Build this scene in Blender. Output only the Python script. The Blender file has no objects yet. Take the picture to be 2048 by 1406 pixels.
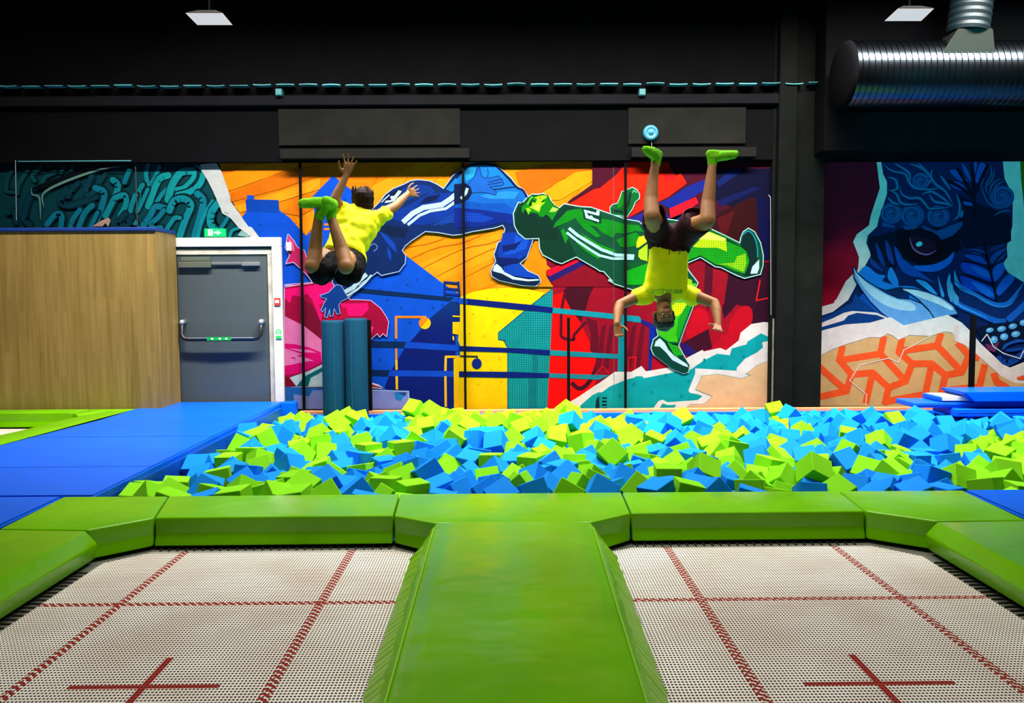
import bpy, bmesh, math, random
from mathutils import Vector, Matrix, geometry, noise
C = bpy.context.scene.collection
PI = math.pi
# ---------------------------------------------------------------- camera
F_PX, CX, CY, CAMZ = 1660.0, 1024.0, 703.0, 1.68
ROLL, YAW, PITCH = math.radians(.33), math.radians(-.4607), math.radians(3.8968)
def ray(px, py):
    dx, dy = px-CX, CY-py
    a = dx*math.cos(ROLL)+dy*math.sin(ROLL); b = -dx*math.sin(ROLL)+dy*math.cos(ROLL)
    v = Vector((a, F_PX, b))
    v = Matrix.Rotation(-PITCH, 3, 'X') @ v
    return Matrix.Rotation(YAW, 3, 'Z') @ v
def at(px, py, Y):                       # photo point on the upright plane y = Y
    v = ray(px, py); return Vector((0, 0, CAMZ)) + v*(Y/v.y)
def on(px, py, z):                       # photo point on the level plane z
    v = ray(px, py); return Vector((0, 0, CAMZ)) + v*((z-CAMZ)/v.z)
cam = bpy.data.objects.new('camera', bpy.data.cameras.new('camera')); C.objects.link(cam)
cam.location = (0, 0, CAMZ)
R3 = Matrix.Rotation(YAW, 3, 'Z') @ Matrix.Rotation(-PITCH, 3, 'X') @ Matrix.Rotation(PI/2, 3, 'X') @ Matrix.Rotation(-ROLL, 3, 'Z')
cam.rotation_euler = R3.to_euler()
cam.data.lens = 36*F_PX/2048; cam.data.sensor_width = 36; cam.data.clip_start = .05; cam.data.clip_end = 100
bpy.context.scene.camera = cam
sc = bpy.context.scene
sc.view_settings.view_transform = 'Standard'; sc.view_settings.look = 'None'
sc.view_settings.exposure = 0; sc.view_settings.gamma = 1
# ---------------------------------------------------------------- colour / material helpers
def s2l(c): return c/12.92 if c <= .04045 else ((c+.055)/1.055)**2.4
def hx(h, a=1.0):
    h = h.lstrip('#'); return tuple(s2l(int(h[i:i+2], 16)/255) for i in (0, 2, 4)) + (a,)
def mat(name, col='#808080', rough=.6, metal=0., spec=.5, vary=0., vscale=6., bump=0., bscale=30., bdist=.01, emit=None, estr=0., coat=0., stretch=(1, 1, 1)):
    m = bpy.data.materials.new(name); m.use_nodes = True; nt = m.node_tree; b = nt.nodes['Principled BSDF']
    c = hx(col) if isinstance(col, str) else col
    b.inputs['Base Color'].default_value = c; b.inputs['Roughness'].default_value = rough
    b.inputs['Metallic'].default_value = metal; b.inputs['Specular IOR Level'].default_value = spec
    if coat: b.inputs['Coat Weight'].default_value = coat; b.inputs['Coat Roughness'].default_value = .15
    if vary or bump:
        tc = nt.nodes.new('ShaderNodeTexCoord'); mp = nt.nodes.new('ShaderNodeMapping'); mp.inputs['Scale'].default_value = stretch
        nt.links.new(tc.outputs['Object'], mp.inputs['Vector'])
    if vary:
        n = nt.nodes.new('ShaderNodeTexNoise'); n.inputs['Scale'].default_value = vscale; n.inputs['Detail'].default_value = 4
        nt.links.new(mp.outputs[0], n.inputs['Vector'])
        r = nt.nodes.new('ShaderNodeMapRange'); r.inputs[1].default_value = .3; r.inputs[2].default_value = .7
        r.inputs[3].default_value = 1-vary; r.inputs[4].default_value = 1+vary*.6
        nt.links.new(n.outputs[0], r.inputs[0])
        x = nt.nodes.new('ShaderNodeVectorMath'); x.operation = 'SCALE'; x.inputs[0].default_value = c[:3]
        nt.links.new(r.outputs[0], x.inputs['Scale']); nt.links.new(x.outputs[0], b.inputs['Base Color'])
    if bump:
        n = nt.nodes.new('ShaderNodeTexNoise'); n.inputs['Scale'].default_value = bscale; n.inputs['Detail'].default_value = 3
        nt.links.new(mp.outputs[0], n.inputs['Vector'])
        bp = nt.nodes.new('ShaderNodeBump'); bp.inputs['Strength'].default_value = bump; bp.inputs['Distance'].default_value = bdist
        nt.links.new(n.outputs[0], bp.inputs['Height']); nt.links.new(bp.outputs[0], b.inputs['Normal'])
    if emit:
        b.inputs['Emission Color'].default_value = hx(emit); b.inputs['Emission Strength'].default_value = estr
    return m
# ---------------------------------------------------------------- object helpers
def obj(name, bm, m=None, parent=None, smooth=False):
    me = bpy.data.meshes.new(name); bm.normal_update(); bm.to_mesh(me); bm.free()
    if m:
        for q in (m if isinstance(m, (list, tuple)) else [m]): me.materials.append(q)
    if smooth:
        for p in me.polygons: p.use_smooth = True
    o = bpy.data.objects.new(name, me); C.objects.link(o)
    if parent: o.parent = parent; o.matrix_parent_inverse = Matrix.Translation(parent.location).inverted() if parent.location.length else Matrix()
    return o
def tag(o, label=None, cat=None, group=None, kind=None):
    if label: o['label'] = label
    if cat: o['category'] = cat
    if group: o['group'] = group
    if kind: o['kind'] = kind
    return o
def thing(name, label, cat, loc=(0, 0, 0), group=None):
    o = bpy.data.objects.new(name, None); C.objects.link(o); o.location = loc; o.empty_display_size = .1
    return tag(o, label, cat, group)
def struct(name, bm, m, label=None, cat='structure'):
    o = obj(name, bm, m); o['kind'] = 'structure'
    if label: tag(o, label, cat)
    return o
def box(bm, x0, x1, y0, y1, z0, z1, bev=0, seg=1):
    g = bmesh.ops.create_cube(bm, size=1); vs = g['verts']
    for v in vs:
        v.co = Vector((x0+(v.co.x+.5)*(x1-x0), y0+(v.co.y+.5)*(y1-y0), z0+(v.co.z+.5)*(z1-z0)))
    if bev:
        es = list({e for v in vs for e in v.link_edges}); bmesh.ops.bevel(bm, geom=es, offset=bev, segments=seg, profile=.6, affect='EDGES')
    return bm
def B(x0, x1, y0, y1, z0, z1, bev=0, seg=1): return box(bmesh.new(), x0, x1, y0, y1, z0, z1, bev, seg)
def cyl(bm, p, q, r, r2=None, n=24, cap=True):
    p, q = Vector(p), Vector(q); r2 = r if r2 is None else r2; d = (q-p).normalized(); u = d.orthogonal().normalized(); w = d.cross(u)
    a, b = [], []
    for i in range(n):
        t = 2*PI*i/n; k = u*math.cos(t)+w*math.sin(t); a.append(bm.verts.new(p+k*r)); b.append(bm.verts.new(q+k*r2))
    for i in range(n): bm.faces.new((a[i], a[(i+1) % n], b[(i+1) % n], b[i]))
    if cap: bm.faces.new(a[::-1]); bm.faces.new(b)
    return bm
def tube(bm, pts, r, n=10):
    pts = [Vector(p) for p in pts]; rings = []
    u = None
    for i, p in enumerate(pts):
        d = (pts[min(i+1, len(pts)-1)]-pts[max(i-1, 0)]).normalized()
        u = (d.orthogonal() if u is None else (u-d*u.dot(d))).normalized(); w = d.cross(u)
        rr = r[i] if isinstance(r, (list, tuple)) else r
        rings.append([bm.verts.new(p+(u*math.cos(2*PI*k/n)+w*math.sin(2*PI*k/n))*rr) for k in range(n)])
    for a, b in zip(rings, rings[1:]):
        for k in range(n): bm.faces.new((a[k], a[(k+1) % n], b[(k+1) % n], b[k]))
    bm.faces.new(rings[0][::-1]); bm.faces.new(rings[-1])
    return bm
def lathe(bm, c, prof, axis='Z', n=32):          # profile: list of (radius, height)
    rings = []
    for r, h in prof:
        ring = []
        for k in range(n):
            a = 2*PI*k/n; x, y = r*math.cos(a), r*math.sin(a)
            v = {'Z': (x, y, h), 'Y': (x, h, y), 'X': (h, x, y)}[axis]
            ring.append(bm.verts.new(Vector(c)+Vector(v)))
        rings.append(ring)
    for a, b in zip(rings, rings[1:]):
        for k in range(n): bm.faces.new((a[k], a[(k+1) % n], b[(k+1) % n], b[k]))
    bm.faces.new(rings[0][::-1]); bm.faces.new(rings[-1])
    bmesh.ops.recalc_face_normals(bm, faces=bm.faces); return bm
YW, YR = 9.4, 9.8            # main wall, recessed right wall
# ================================================================= MURALS (flat paint on the wall)
class Art:
    def __init__(s, Y, clip): s.Y = Y; s.clip = clip; s.v = []; s.f = []; s.c = []; s.d = []; s.k = 0; s.o = (0, 0, 1)
    def frame(s, x, y, k): s.o = (x, y, k)
    def px(s, p): return (s.o[0]+p[0]/s.o[2], s.o[1]+p[1]/s.o[2])
    def _clip(s, P):
        x0, y0, x1, y1 = s.clip
        for ax, lim, sg in ((0, x0, 1), (0, x1, -1), (1, y0, 1), (1, y1, -1)):
            out = []
            for i in range(len(P)):
                a, b = P[i-1], P[i]; ia, ib = sg*(a[ax]-lim) >= 0, sg*(b[ax]-lim) >= 0
                if ia != ib:
                    t = (lim-a[ax])/(b[ax]-a[ax]); out.append((a[0]+(b[0]-a[0])*t, a[1]+(b[1]-a[1])*t))
                if ib: out.append(b)
            P = out
            if not P: return P
        return P
    def _add(s, P, col, dot=None, col2=None, yr=None):
        P = s._clip(P)
        if len(P) < 3: return
        Q = []
        for p in P:
            if not Q or abs(p[0]-Q[-1][0])+abs(p[1]-Q[-1][1]) > 1e-4: Q.append(p)
        P = Q
        if len(P) < 3: return
        y = s.Y-.004-.00012*s.k
        W3 = [at(a, b, y) for a, b in P]
        n0 = len(s.v); s.v += [tuple(w) for w in W3]
        for t in geometry.tessellate_polygon([W3]):
            a, b, c = [W3[i] for i in t]
            if (b-a).cross(c-a).y > 0: t = (t[0], t[2], t[1])
            s.f.append([n0+i for i in t])
            gm = lambda q: tuple(v**1.14 for v in q[:3])+(q[3],)
            for i in t:
                cc = hx(col)
                if col2:
                    u = min(1, max(0, (P[i][1]-yr[0])/(yr[1]-yr[0]))); c2 = hx(col2); cc = tuple(cc[j]*(1-u)+c2[j]*u for j in range(4))
                s.c += list(gm(cc)); s.d += list(gm(hx(dot)) if dot else (0, 0, 0, 0))
    def poly(s, col, P, dot=None, sm=False, col2=None, yr=None):
        P = [s.px(p) for p in P]
        if sm: P = s.spl(P, True)
        if yr: yr = (s.o[1]+yr[0]/s.o[2], s.o[1]+yr[1]/s.o[2])
        s._add(P, col, dot, col2, yr); s.k += 1
    def spl(s, P, closed, n=4):
        out = []; N = len(P)
        for i in range(N if closed else N-1):
            g = lambda j: P[j % N] if closed else P[max(0, min(N-1, j))]
            a, b, c, d = g(i-1), g(i), g(i+1), g(i+2)
            for k in range(n):
                t = k/n; out.append(tuple(.5*(2*b[m]+(c[m]-a[m])*t+(2*a[m]-5*b[m]+4*c[m]-d[m])*t*t+(3*b[m]-a[m]-3*c[m]+d[m])*t**3) for m in (0, 1)))
        if not closed: out.append(P[-1])
        return out
    def line(s, col, w, P, closed=False, sm=False, taper=False):
        P = [s.px(p) for p in P]; w = w/s.o[2]/2
        if sm: P = s.spl(P, closed)
        if closed: P = P+[P[0]]
        N = len(P)
        for i in range(N-1):
            a, b = Vector(P[i]), Vector(P[i+1]); d = b-a
            if d.length < 1e-6: continue
            d.normalize(); nn = Vector((-d.y, d.x))
            wa = wb = w
            if taper:
                q = lambda t: w*max(.12, math.sin(PI*min(1, max(0, t)))**.6)
                wa, wb = q(i/(N-1)), q((i+1)/(N-1))
            ea = .5*wa if (i or closed) else 0; eb = .5*wb if (i < N-2 or closed) else 0
            s._add([tuple(a-d*ea+nn*wa), tuple(b+d*eb+nn*wb), tuple(b+d*eb-nn*wb), tuple(a-d*ea-nn*wa)], col)
            if i % 2 == 0: s.k += .5      # overlapping pieces of a stroke get their own depth
            else: s.k -= .5
        s.k += 1.5
    def out(s, col, w, P, fill, sm=False, dot=None, col2=None, yr=None):   # outlined shape
        s.line(col, w, P, True, sm); s.poly(fill, P, dot, sm, col2, yr)
    def ell(s, col, x, y, rx, ry, n=28, a0=0, a1=360, rot=0, dot=None):
        r = math.radians(rot); P = []
        full = a1-a0 >= 360
        for i in range(n if full else n+1):
            t = math.radians(a0+(a1-a0)*i/n); u, v = rx*math.cos(t), ry*math.sin(t)
            P.append((x+u*math.cos(r)-v*math.sin(r), y+u*math.sin(r)+v*math.cos(r)))
        s.poly(col, P, dot)
    def spiral(s, col, w, x, y, r, turns=1.6, a=0, flip=1):
        P = [(x+r*(1-.8*t/24)*math.cos(a+flip*turns*2*PI*t/24), y+r*(1-.8*t/24)*math.sin(a+flip*turns*2*PI*t/24)) for t in range(25)]
        s.line(col, w, P)
    def build(s, name, m, label, cat='mural'):
        me = bpy.data.meshes.new(name); me.from_pydata(s.v, [], s.f); me.update()
        for nm, dat in (('Col', s.c), ('Dot', s.d)):
            at_ = me.color_attributes.new(nm, 'FLOAT_COLOR', 'CORNER'); at_.data.foreach_set('color', dat)
        me.materials.append(m); o = bpy.data.objects.new(name, me); C.objects.link(o)
        return tag(o, label, cat)
def mural_mat():
    m = bpy.data.materials.new('mural_paint'); m.use_nodes = True; nt = m.node_tree; N = nt.nodes; L = nt.links; b = N['Principled BSDF']
    b.inputs['Roughness'].default_value = .75; b.inputs['Specular IOR Level'].default_value = .05
    a = N.new('ShaderNodeAttribute'); a.attribute_name = 'Col'; d = N.new('ShaderNodeAttribute'); d.attribute_name = 'Dot'
    tc = N.new('ShaderNodeTexCoord'); sp = N.new('ShaderNodeSeparateXYZ'); L.new(tc.outputs['Object'], sp.inputs[0])
    fr = []
    for ax in ('X', 'Z'):
        k = N.new('ShaderNodeMath'); k.operation = 'MULTIPLY'; k.inputs[1].default_value = 1/.0262; L.new(sp.outputs[ax], k.inputs[0])
        f = N.new('ShaderNodeMath'); f.operation = 'FRACT'; L.new(k.outputs[0], f.inputs[0])
        g = N.new('ShaderNodeMath'); g.operation = 'SUBTRACT'; g.inputs[1].default_value = .5; L.new(f.outputs[0], g.inputs[0])
        h = N.new('ShaderNodeMath'); h.operation = 'POWER'; h.inputs[1].default_value = 2; L.new(g.outputs[0], h.inputs[0])
        ab = N.new('ShaderNodeMath'); ab.operation = 'ABSOLUTE'; L.new(h.outputs[0], ab.inputs[0]); fr.append(ab)
    s_ = N.new('ShaderNodeMath'); L.new(fr[0].outputs[0], s_.inputs[0]); L.new(fr[1].outputs[0], s_.inputs[1])
    lt = N.new('ShaderNodeMapRange'); lt.inputs[1].default_value = .045; lt.inputs[2].default_value = .075; lt.inputs[3].default_value = .8; lt.inputs[4].default_value = 0
    L.new(s_.outputs[0], lt.inputs[0])
    mu = N.new('ShaderNodeMath'); mu.operation = 'MULTIPLY'; L.new(lt.outputs[0], mu.inputs[0]); L.new(d.outputs['Alpha'], mu.inputs[1])
    mx = N.new('ShaderNodeMix'); mx.data_type = 'RGBA'; L.new(mu.outputs[0], mx.inputs['Factor']); L.new(a.outputs['Color'], mx.inputs['A']); L.new(d.outputs['Color'], mx.inputs['B'])
    n = N.new('ShaderNodeTexNoise'); n.inputs['Scale'].default_value = 9; n.inputs['Detail'].default_value = 8; L.new(tc.outputs['Object'], n.inputs['Vector'])
    r = N.new('ShaderNodeMapRange'); r.inputs[1].default_value = .25; r.inputs[2].default_value = .75; r.inputs[3].default_value = .42; r.inputs[4].default_value = .53; L.new(n.outputs[0], r.inputs[0])
    v = N.new('ShaderNodeVectorMath'); v.operation = 'SCALE'; L.new(mx.outputs['Result'], v.inputs[0]); L.new(r.outputs[0], v.inputs['Scale']); L.new(v.outputs[0], b.inputs['Base Color'])
    return m
MURAL = mural_mat()
fA, fL, fM = (0, 300, 2.556), (0, 320, 6.827), (260, 320, 6.827)
fB, fC, fD, fE = (540, 300, 5.12), (540, 560, 5.12), (920, 300, 5.12), (920, 560, 5.12)
fF, fG, fH, fI = (1200, 300, 5.12), (1200, 560, 5.12), (1600, 300, 4.571), (1600, 560, 4.571)
fJ, fK, fP = (1820, 300, 7.03), (1850, 460, 7.813), (0, 0, 1)
a = Art(YW, (430, 318, 1541, 818)); P, Ln, O, Fr = a.poly, a.line, a.out, a.frame
# ---- orange sky with diagonal wood-like bands
Fr(*fP); P('#f58a06', [(420, 315), (1545, 315), (1545, 820), (420, 820)])
random.seed(4)
for k in range(17):
    x = 330+k*58+random.uniform(-14, 14); w = random.uniform(12, 34); c = random.choice(['#fb9c10', '#e57c06', '#e9960c', '#fca018'])
    y0 = 620; P(c, [(x-150, y0), (x+60, y0-95), (x+300, y0-185), (x+720, y0-400), (x+720+w*2, y0-400), (x+330+w*2, y0-170), (x+90+w, y0-80), (x-120+w, y0)], sm=False)
for k in range(14):
    x = 380+k*60; Ln('#d0700a', 2.2, [(x-60, 560), (x+60, 500), (x+140, 480), (x+270, 410), (x+330, 330)], sm=True, taper=True)
for c, p in [('#fa9a10', [(440, 352), (500, 330), (600, 316), (640, 316), (560, 345), (470, 378), (448, 385)]), ('#e07a08', [(448, 392), (540, 352), (640, 330), (640, 350), (560, 378), (470, 402), (455, 405)]), ('#fca41c', [(468, 412), (560, 384), (640, 356), (640, 378), (570, 400), (480, 425)]), ('#e27e0a', [(560, 425), (640, 380), (640, 410), (600, 432)]), ('#f9980e', [(590, 440), (640, 412), (640, 440), (612, 470)]), ('#d87008', [(1030, 345), (1090, 330), (1185, 322), (1185, 338), (1120, 360), (1060, 400), (1040, 372)]), ('#f0a010', [(1080, 390), (1150, 345), (1185, 340), (1185, 362), (1120, 400), (1095, 400)])]: P(c, p)
# ---- big blue buildings
P('#0a5ad2', [(491, 399), (494, 399), (494, 390), (508, 391), (508, 399), (557, 400), (559, 421), (579, 435), (612, 472), (622, 462), (630, 446), (630, 440), (625, 393), (666, 351), (708, 384), (747, 417), (800, 500), (809.5, 509), (886, 567), (921, 590), (935, 640), (935, 820), (560, 820), (560, 480), (518, 474), (497, 453), (484, 434), (493, 422)])
P('#0a4eb4', [(491, 399), (557, 400), (558, 427), (493, 423)])
for q in [(0, 0), (0, 9)]: Ln('#f08a20', 4, [(648, 449+q[1]), (664, 449+q[1])])
for x, y in [(520, 450), (600, 520), (835, 560), (815, 570), (775, 600), (802, 616), (760, 580), (820, 645), (790, 680), (885, 610), (760, 720), (840, 735), (640, 470), (690, 400), (866, 615)]: a.ell('#0c48a8', x, y, 2.4, 3.4, 8)
Fr(*fC)
P('#0a3a80', [(1890, 185), (1760, 290), (1640, 390), (1500, 560), (1390, 680), (1310, 810), (1240, 930), (1170, 1110), (1420, 1140), (1425, 1382), (1900, 1382), (1900, 560), (1920, 430), (2010, 330), (2048, 240), (2048, 185)], col2='#06227a', yr=(250, 520))
P('#063060', [(900, 130), (920, 85), (1890, 180), (1840, 217)]); P('#0f52c4', [(1890, 180), (2100, 190), (2100, 245), (1840, 217)])
P('#063060', [(1010, 625), (1395, 632), (1370, 696), (1010, 688)]); P('#1050c8', [(1395, 632), (1930, 668), (1930, 728), (1370, 696)])
P('#063060', [(1000, 918), (1230, 925), (1205, 985), (1000, 978)]); P('#1050c8', [(1230, 925), (1890, 932), (1890, 992), (1205, 985)])
Ln('#ee8c20', 24, [(1600, 380), (1290, 378), (1292, 600)]); Ln('#ee8c20', 22, [(1292, 700), (1294, 820)]); Ln('#f5c400', 22, [(1294, 820), (1296, 918)]); Ln('#f5c400', 24, [(1297, 985), (1300, 1122)])
a.ell('#f2c80c', 1585, 442, 61, 61); P('#ee8c20', [(1524, 442), (1535, 405), (1560, 386), (1600, 383), (1625, 395), (1545, 487), (1528, 468)])
Ln('#f0b820', 24, [(1796, 930), (1800, 786), (1945, 786)]); Ln('#f0b820', 24, [(1796, 985), (1800, 1300)])
for q in [[(1786, 15), (1790, 165)], [(1926, 15), (1942, 175)]]: Ln('#12348a', 22, q)
for y in (28, 92, 150): Ln('#12348a', 20, [(1780, y-8), (1940, y+6)])
# ---- yellow block
P('#f2cc00', [(1870, 430), (1960, 430), (1960, 405), (2010, 405), (2015, 250), (2060, 250), (2060, 1382), (1885, 1382), (1880, 805), (1945, 790), (1945, 665), (1925, 620), (1930, 560), (1870, 550)], col2='#ecb408', yr=(300, 1382))
for y in (368, 590): P('#f2cc00', [(1870, y-6), (1950, y), (1950, y+14), (1870, y+8)] if y < 400 else [(1870, 570), (1885, 580), (1885, 620), (1870, 610)])
Fr(*fE)
P('#f5d800', [(0, 175), (40, 160), (130, 120), (300, 90), (500, 80), (700, 95), (870, 132), (740, 260), (665, 330), (420, 560), (420, 600), (500, 690), (500, 1382), (0, 1382)], col2='#f0be02', yr=(200, 1382))
for x, y in [(380, 100), (470, 160), (705, 150), (280, 190), (135, 350), (550, 330), (250, 575), (95, 550), (360, 425), (405, 810), (320, 920), (185, 1070), (425, 1040)]: a.ell('#e0b400', x, y, 13, 11, 8)
P('#0a858e', [(955, 90), (740, 250), (665, 315), (395, 540), (395, 610), (455, 617), (465, 650), (490, 690), (490, 1382), (893, 1382), (950, 330)], dot='#2cbcc0')
Ln('#0a6a80', 12, [(950, 90), (740, 250), (665, 315), (395, 540), (395, 610), (455, 617), (465, 650), (490, 690), (490, 1382)])
P('#0a7480', [(700, 1000), (790, 1000), (790, 1382), (700, 1382)], dot='#1c9ca4')
P('#0a7480', [(740, 770), (800, 770), (800, 940), (740, 940)], dot='#1c9ca4')
# ---- red block right of the teal building
P('#9c0c2c', [(950, 60), (3200, 60), (3200, 1382), (890, 1382), (920, 800), (945, 330)])
P('#f00606', [(950, 160), (1070, 118), (1080, 200), (1200, 380), (1280, 540), (1330, 640), (1390, 790), (1400, 1000), (1300, 1382), (890, 1382), (920, 800), (945, 330)])
P('#4c0c26', [(1170, -20), (1420, -20), (1330, 150), (1290, 290), (1240, 430), (1150, 330), (1080, 190), (1060, 110)])
Ln('#5c0c28', 30, [(1075, 130), (1042, 300), (1035, 470), (1045, 585), (1160, 612), (1172, 560), (1290, 430)], sm=True)
P('#6c0c28', [(1285, 380), (1400, 420), (1420, 600), (1400, 900), (1370, 960), (1400, 790), (1330, 720), (1340, 560)])
Ln('#50102a', 42, [(1430, 790), (1370, 960), (1300, 1070), (1220, 1112), (1140, 1050)], sm=True)
for x in (1450, 1530, 1760, 1850): P('#740c2c', [(x, 480), (x+50, 440), (x-10, 900), (x-70, 930)])
Ln('#e01c20', 8, [(1380, 970), (1460, 880), (1530, 960)]); Ln('#e81c1c', 12, [(1725, 930), (1725, 795), (1800, 790), (1790, 930)])
P('#06247c', [(40, 188), (740, 255), (952, 283), (945, 337), (660, 310), (40, 247)]); P('#1060e0', [(-10, 183), (75, 193), (75, 247), (-10, 242)])
P('#06247c', [(-10, 675), (490, 695), (922, 717), (920, 772), (490, 742), (-10, 727)]); P('#06247c', [(-10, 935), (490, 940), (915, 955), (910, 1001), (490, 1001), (-10, 992)])
P('#1296a8', [(952, 283), (1560, 345), (1830, 372), (1856, 400), (1850, 438), (1560, 400), (945, 337)]); P('#1890a0', [(922, 717), (1620, 760), (1620, 808), (920, 772)]); P('#2a8898', [(915, 955), (1530, 975), (1430, 1022), (910, 1001)])
P('#1296a8', [(1625, 440), (1640, 380), (1700, 380), (1692, 440), (1676, 945), (1615, 945)])
P('#2c2480', [(1856, 400), (1960, 440), (2020, 480), (2000, 520), (1850, 438)]); P('#0a2f9a', [(1938, 470), (2016, 480), (2008, 940), (1930, 940)])
a.ell('#0a2c86', 172, 856, 50, 54); Ln('#2a3a50', 14, [(0, 778), (176, 782), (176, 812)])
# ---- upper right: maroon, red and blue spray
Fr(*fD); P('#54102e', [(1355, 100), (3300, 100), (3300, 1400), (900, 1382), (885, 1220), (880, 1110), (1100, 1100), (1110, 525), (1355, 350)], col2='#3c0e24', yr=(100, 1382))
P('#f58a06', [(780, 900), (890, 1110), (890, 1180), (930, 1210), (880, 1240), (880, 1290), (955, 1400), (720, 1400), (640, 1200)])
P('#dc0c30', [(885, 1230), (1190, 1100), (1240, 1130), (920, 1300), (885, 1270)]); P('#2c1c70', [(900, 1300), (1240, 1130), (1290, 1170), (940, 1350), (920, 1340)]); P('#8c0c30', [(880, 1110), (920, 1140), (1010, 1160), (940, 1200), (890, 1180)])
P('#8a0c28', [(940, 1350), (1290, 1170), (1470, 1240), (1700, 1400), (955, 1400)])
Fr(*fF)
P('#e0260e', [(280, 120), (700, 120), (720, 190), (780, 260), (830, 240), (890, 340), (700, 480), (580, 540), (480, 590), (280, 700), (100, 700), (-330, 560), (-60, 400), (0, 390), (170, 250)])
P('#c01c1c', [(640, 180), (720, 190), (780, 260), (760, 330), (660, 300)]); P('#f03010', [(300, 200), (560, 210), (540, 330), (300, 480), (200, 380)])
P('#1c2c90', [(600, 540), (700, 500), (900, 370), (1080, 300), (1090, 400), (1000, 450), (830, 560), (720, 600)]); P('#d41a30', [(710, 600), (980, 480), (1010, 540), (900, 620), (720, 700)])
P('#2c2a8c', [(280, 700), (450, 640), (600, 560), (720, 700), (740, 780), (960, 620), (1060, 640), (980, 760), (300, 780)])
P('#0e1038', [(1090, 190), (1745, 190), (1745, 760), (1500, 640), (1200, 520), (1080, 500)]); P('#10266a', [(1190, 330), (1340, 200), (1420, 190), (1480, 200), (1220, 380)]); P('#141e5c', [(1200, 520), (1560, 380), (1650, 390), (1230, 580)])
P('#3c0e16', [(1100, 760), (1220, 640), (1560, 480), (1745, 600), (1745, 1382), (880, 1382), (880, 1100)])
P('#5c1018', [(1200, 700), (1380, 620), (1300, 860), (1240, 900)]); P('#0c1048', [(1600, 500), (1745, 480), (1745, 1250), (1640, 1230)])
Fr(*fG)
P('#8c0c26', [(880, -200), (1745, -200), (1745, 760), (520, 940), (560, 600), (900, 200)], col2='#b40a2c', yr=(0, 700))
P('#3c0c2a', [(1330, -180), (1745, -180), (1745, 430), (1500, 560), (1560, 300), (1400, 250), (1270, 400), (1250, 300), (1280, 100)])
P('#5a0c2a', [(1080, -200), (1160, -200), (1150, 100), (1110, 330), (1060, 200)]); P('#9c1028', [(1160, -180), (1330, -180), (1270, 250), (1180, 200), (1150, 60)])
a.ell('#c80828', 1000, 470, 120, 185, rot=10); a.ell('#c40828', 1440, 440, 105, 190, rot=25); P('#4a0c2a', [(850, 640), (1110, 500), (1150, 700), (1000, 740), (880, 700)]); P('#c00a2a', [(1130, 720), (1250, 560), (1420, 560), (1420, 700), (1290, 740)])
P('#2c1a70', [(820, 640), (900, 660), (990, 740), (940, 800), (850, 760)])
Ln('#e0201c', 14, [(1640, 0), (1600, 210), (1720, 185)])
# ---- torn paper edge, teal water, beige ground
P('#e6dcd8', [(-400, 1382), (-380, 1290), (-210, 1190), (-50, 1080), (0, 1050), (150, 940), (320, 940), (425, 880), (470, 935), (740, 890), (920, 780), (1050, 715), (1062, 732), (1230, 695), (1290, 720), (1420, 620), (1440, 540), (1550, 450), (1680, 430), (1745, 438), (1745, 1382)])
P('#0aa2a6', [(-260, 1382), (-230, 1310), (-80, 1180), (-20, 1150), (20, 1150), (100, 1090), (270, 1020), (350, 1000), (370, 985), (430, 985), (450, 1005), (780, 940), (880, 955), (980, 880), (1070, 820), (1200, 755), (1330, 770), (1350, 700), (1500, 660), (1510, 630), (1650, 545), (1720, 580), (1720, 625), (1660, 640), (1670, 690), (1610, 740), (1480, 810), (1400, 900), (1400, 930), (1250, 920), (975, 905), (975, 960), (905, 1130), (920, 1155), (1000, 1170), (1050, 1190), (1000, 1230), (690, 1252), (640, 1225), (600, 1240), (540, 1320), (500, 1382)])
P('#0c8c98', [(-60, 1382), (-40, 1200), (10, 1170), (0, 1382)]); P('#04343c', [(-45, 1320), (-40, 1230), (-10, 1190), (-5, 1320)])
for y in (1200, 1235, 1270, 1305): P('#062c34', [(20, y), (70, y), (70, y+18), (20, y+18)])
for x, y in [(345, 1070), (530, 1150), (910, 1035), (675, 975), (1070, 820), (1470, 780), (1240, 895), (205, 1190), (835, 1190)]: a.ell('#0c8a96', x, y, 15, 18, 7)
P('#0aa2a6', [(570, 1382), (640, 1262), (690, 1280), (780, 1278), (700, 1382)])
O('#58a096', 8, [(1040, 985), (1200, 965), (1450, 1010), (1550, 975), (1500, 960), (1600, 880), (1745, 818), (1745, 1400), (780, 1400), (930, 1275), (1070, 1270), (1155, 1190), (980, 1120), (1035, 1010)], '#e6bb90')
# ---- pink figure
Fr(*fB)
O('#c8b8e8', 16, [(185, 865), (240, 930), (280, 1000), (350, 1030), (385, 1160), (470, 1300), (620, 1300), (700, 1382), (150, 1382), (440, 1360), (400, 1300), (320, 1215), (240, 1145), (165, 1160), (205, 1080), (160, 1000)], '#c22e66')
P('#e070a8', [(190, 890), (240, 960), (250, 1030), (200, 1040)])
Fr(*fC)
O('#d8c0e8', 14, [(150, 75), (430, 35), (640, -20), (700, 60), (820, 205), (920, 205), (1030, 212), (1130, 290), (1190, 380), (1212, 430), (1192, 575), (1160, 545), (1122, 580), (1098, 545), (1060, 580), (1010, 630), (900, 700), (900, 1090), (150, 1090)], '#a80c44')
P('#f2147e', [(150, 95), (430, 55), (620, 20), (700, 120), (560, 220), (540, 330), (520, 430), (430, 200), (380, 140), (320, 170), (230, 160), (200, 240), (150, 180)], dot='#c00c60')
P('#f2147e', [(700, 235), (830, 240), (1000, 235), (1010, 300), (940, 370), (810, 370), (760, 300)], dot='#c80c60'); P('#c01048', [(500, 250), (560, 230), (650, 300), (780, 280), (800, 380), (560, 420)])
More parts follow.
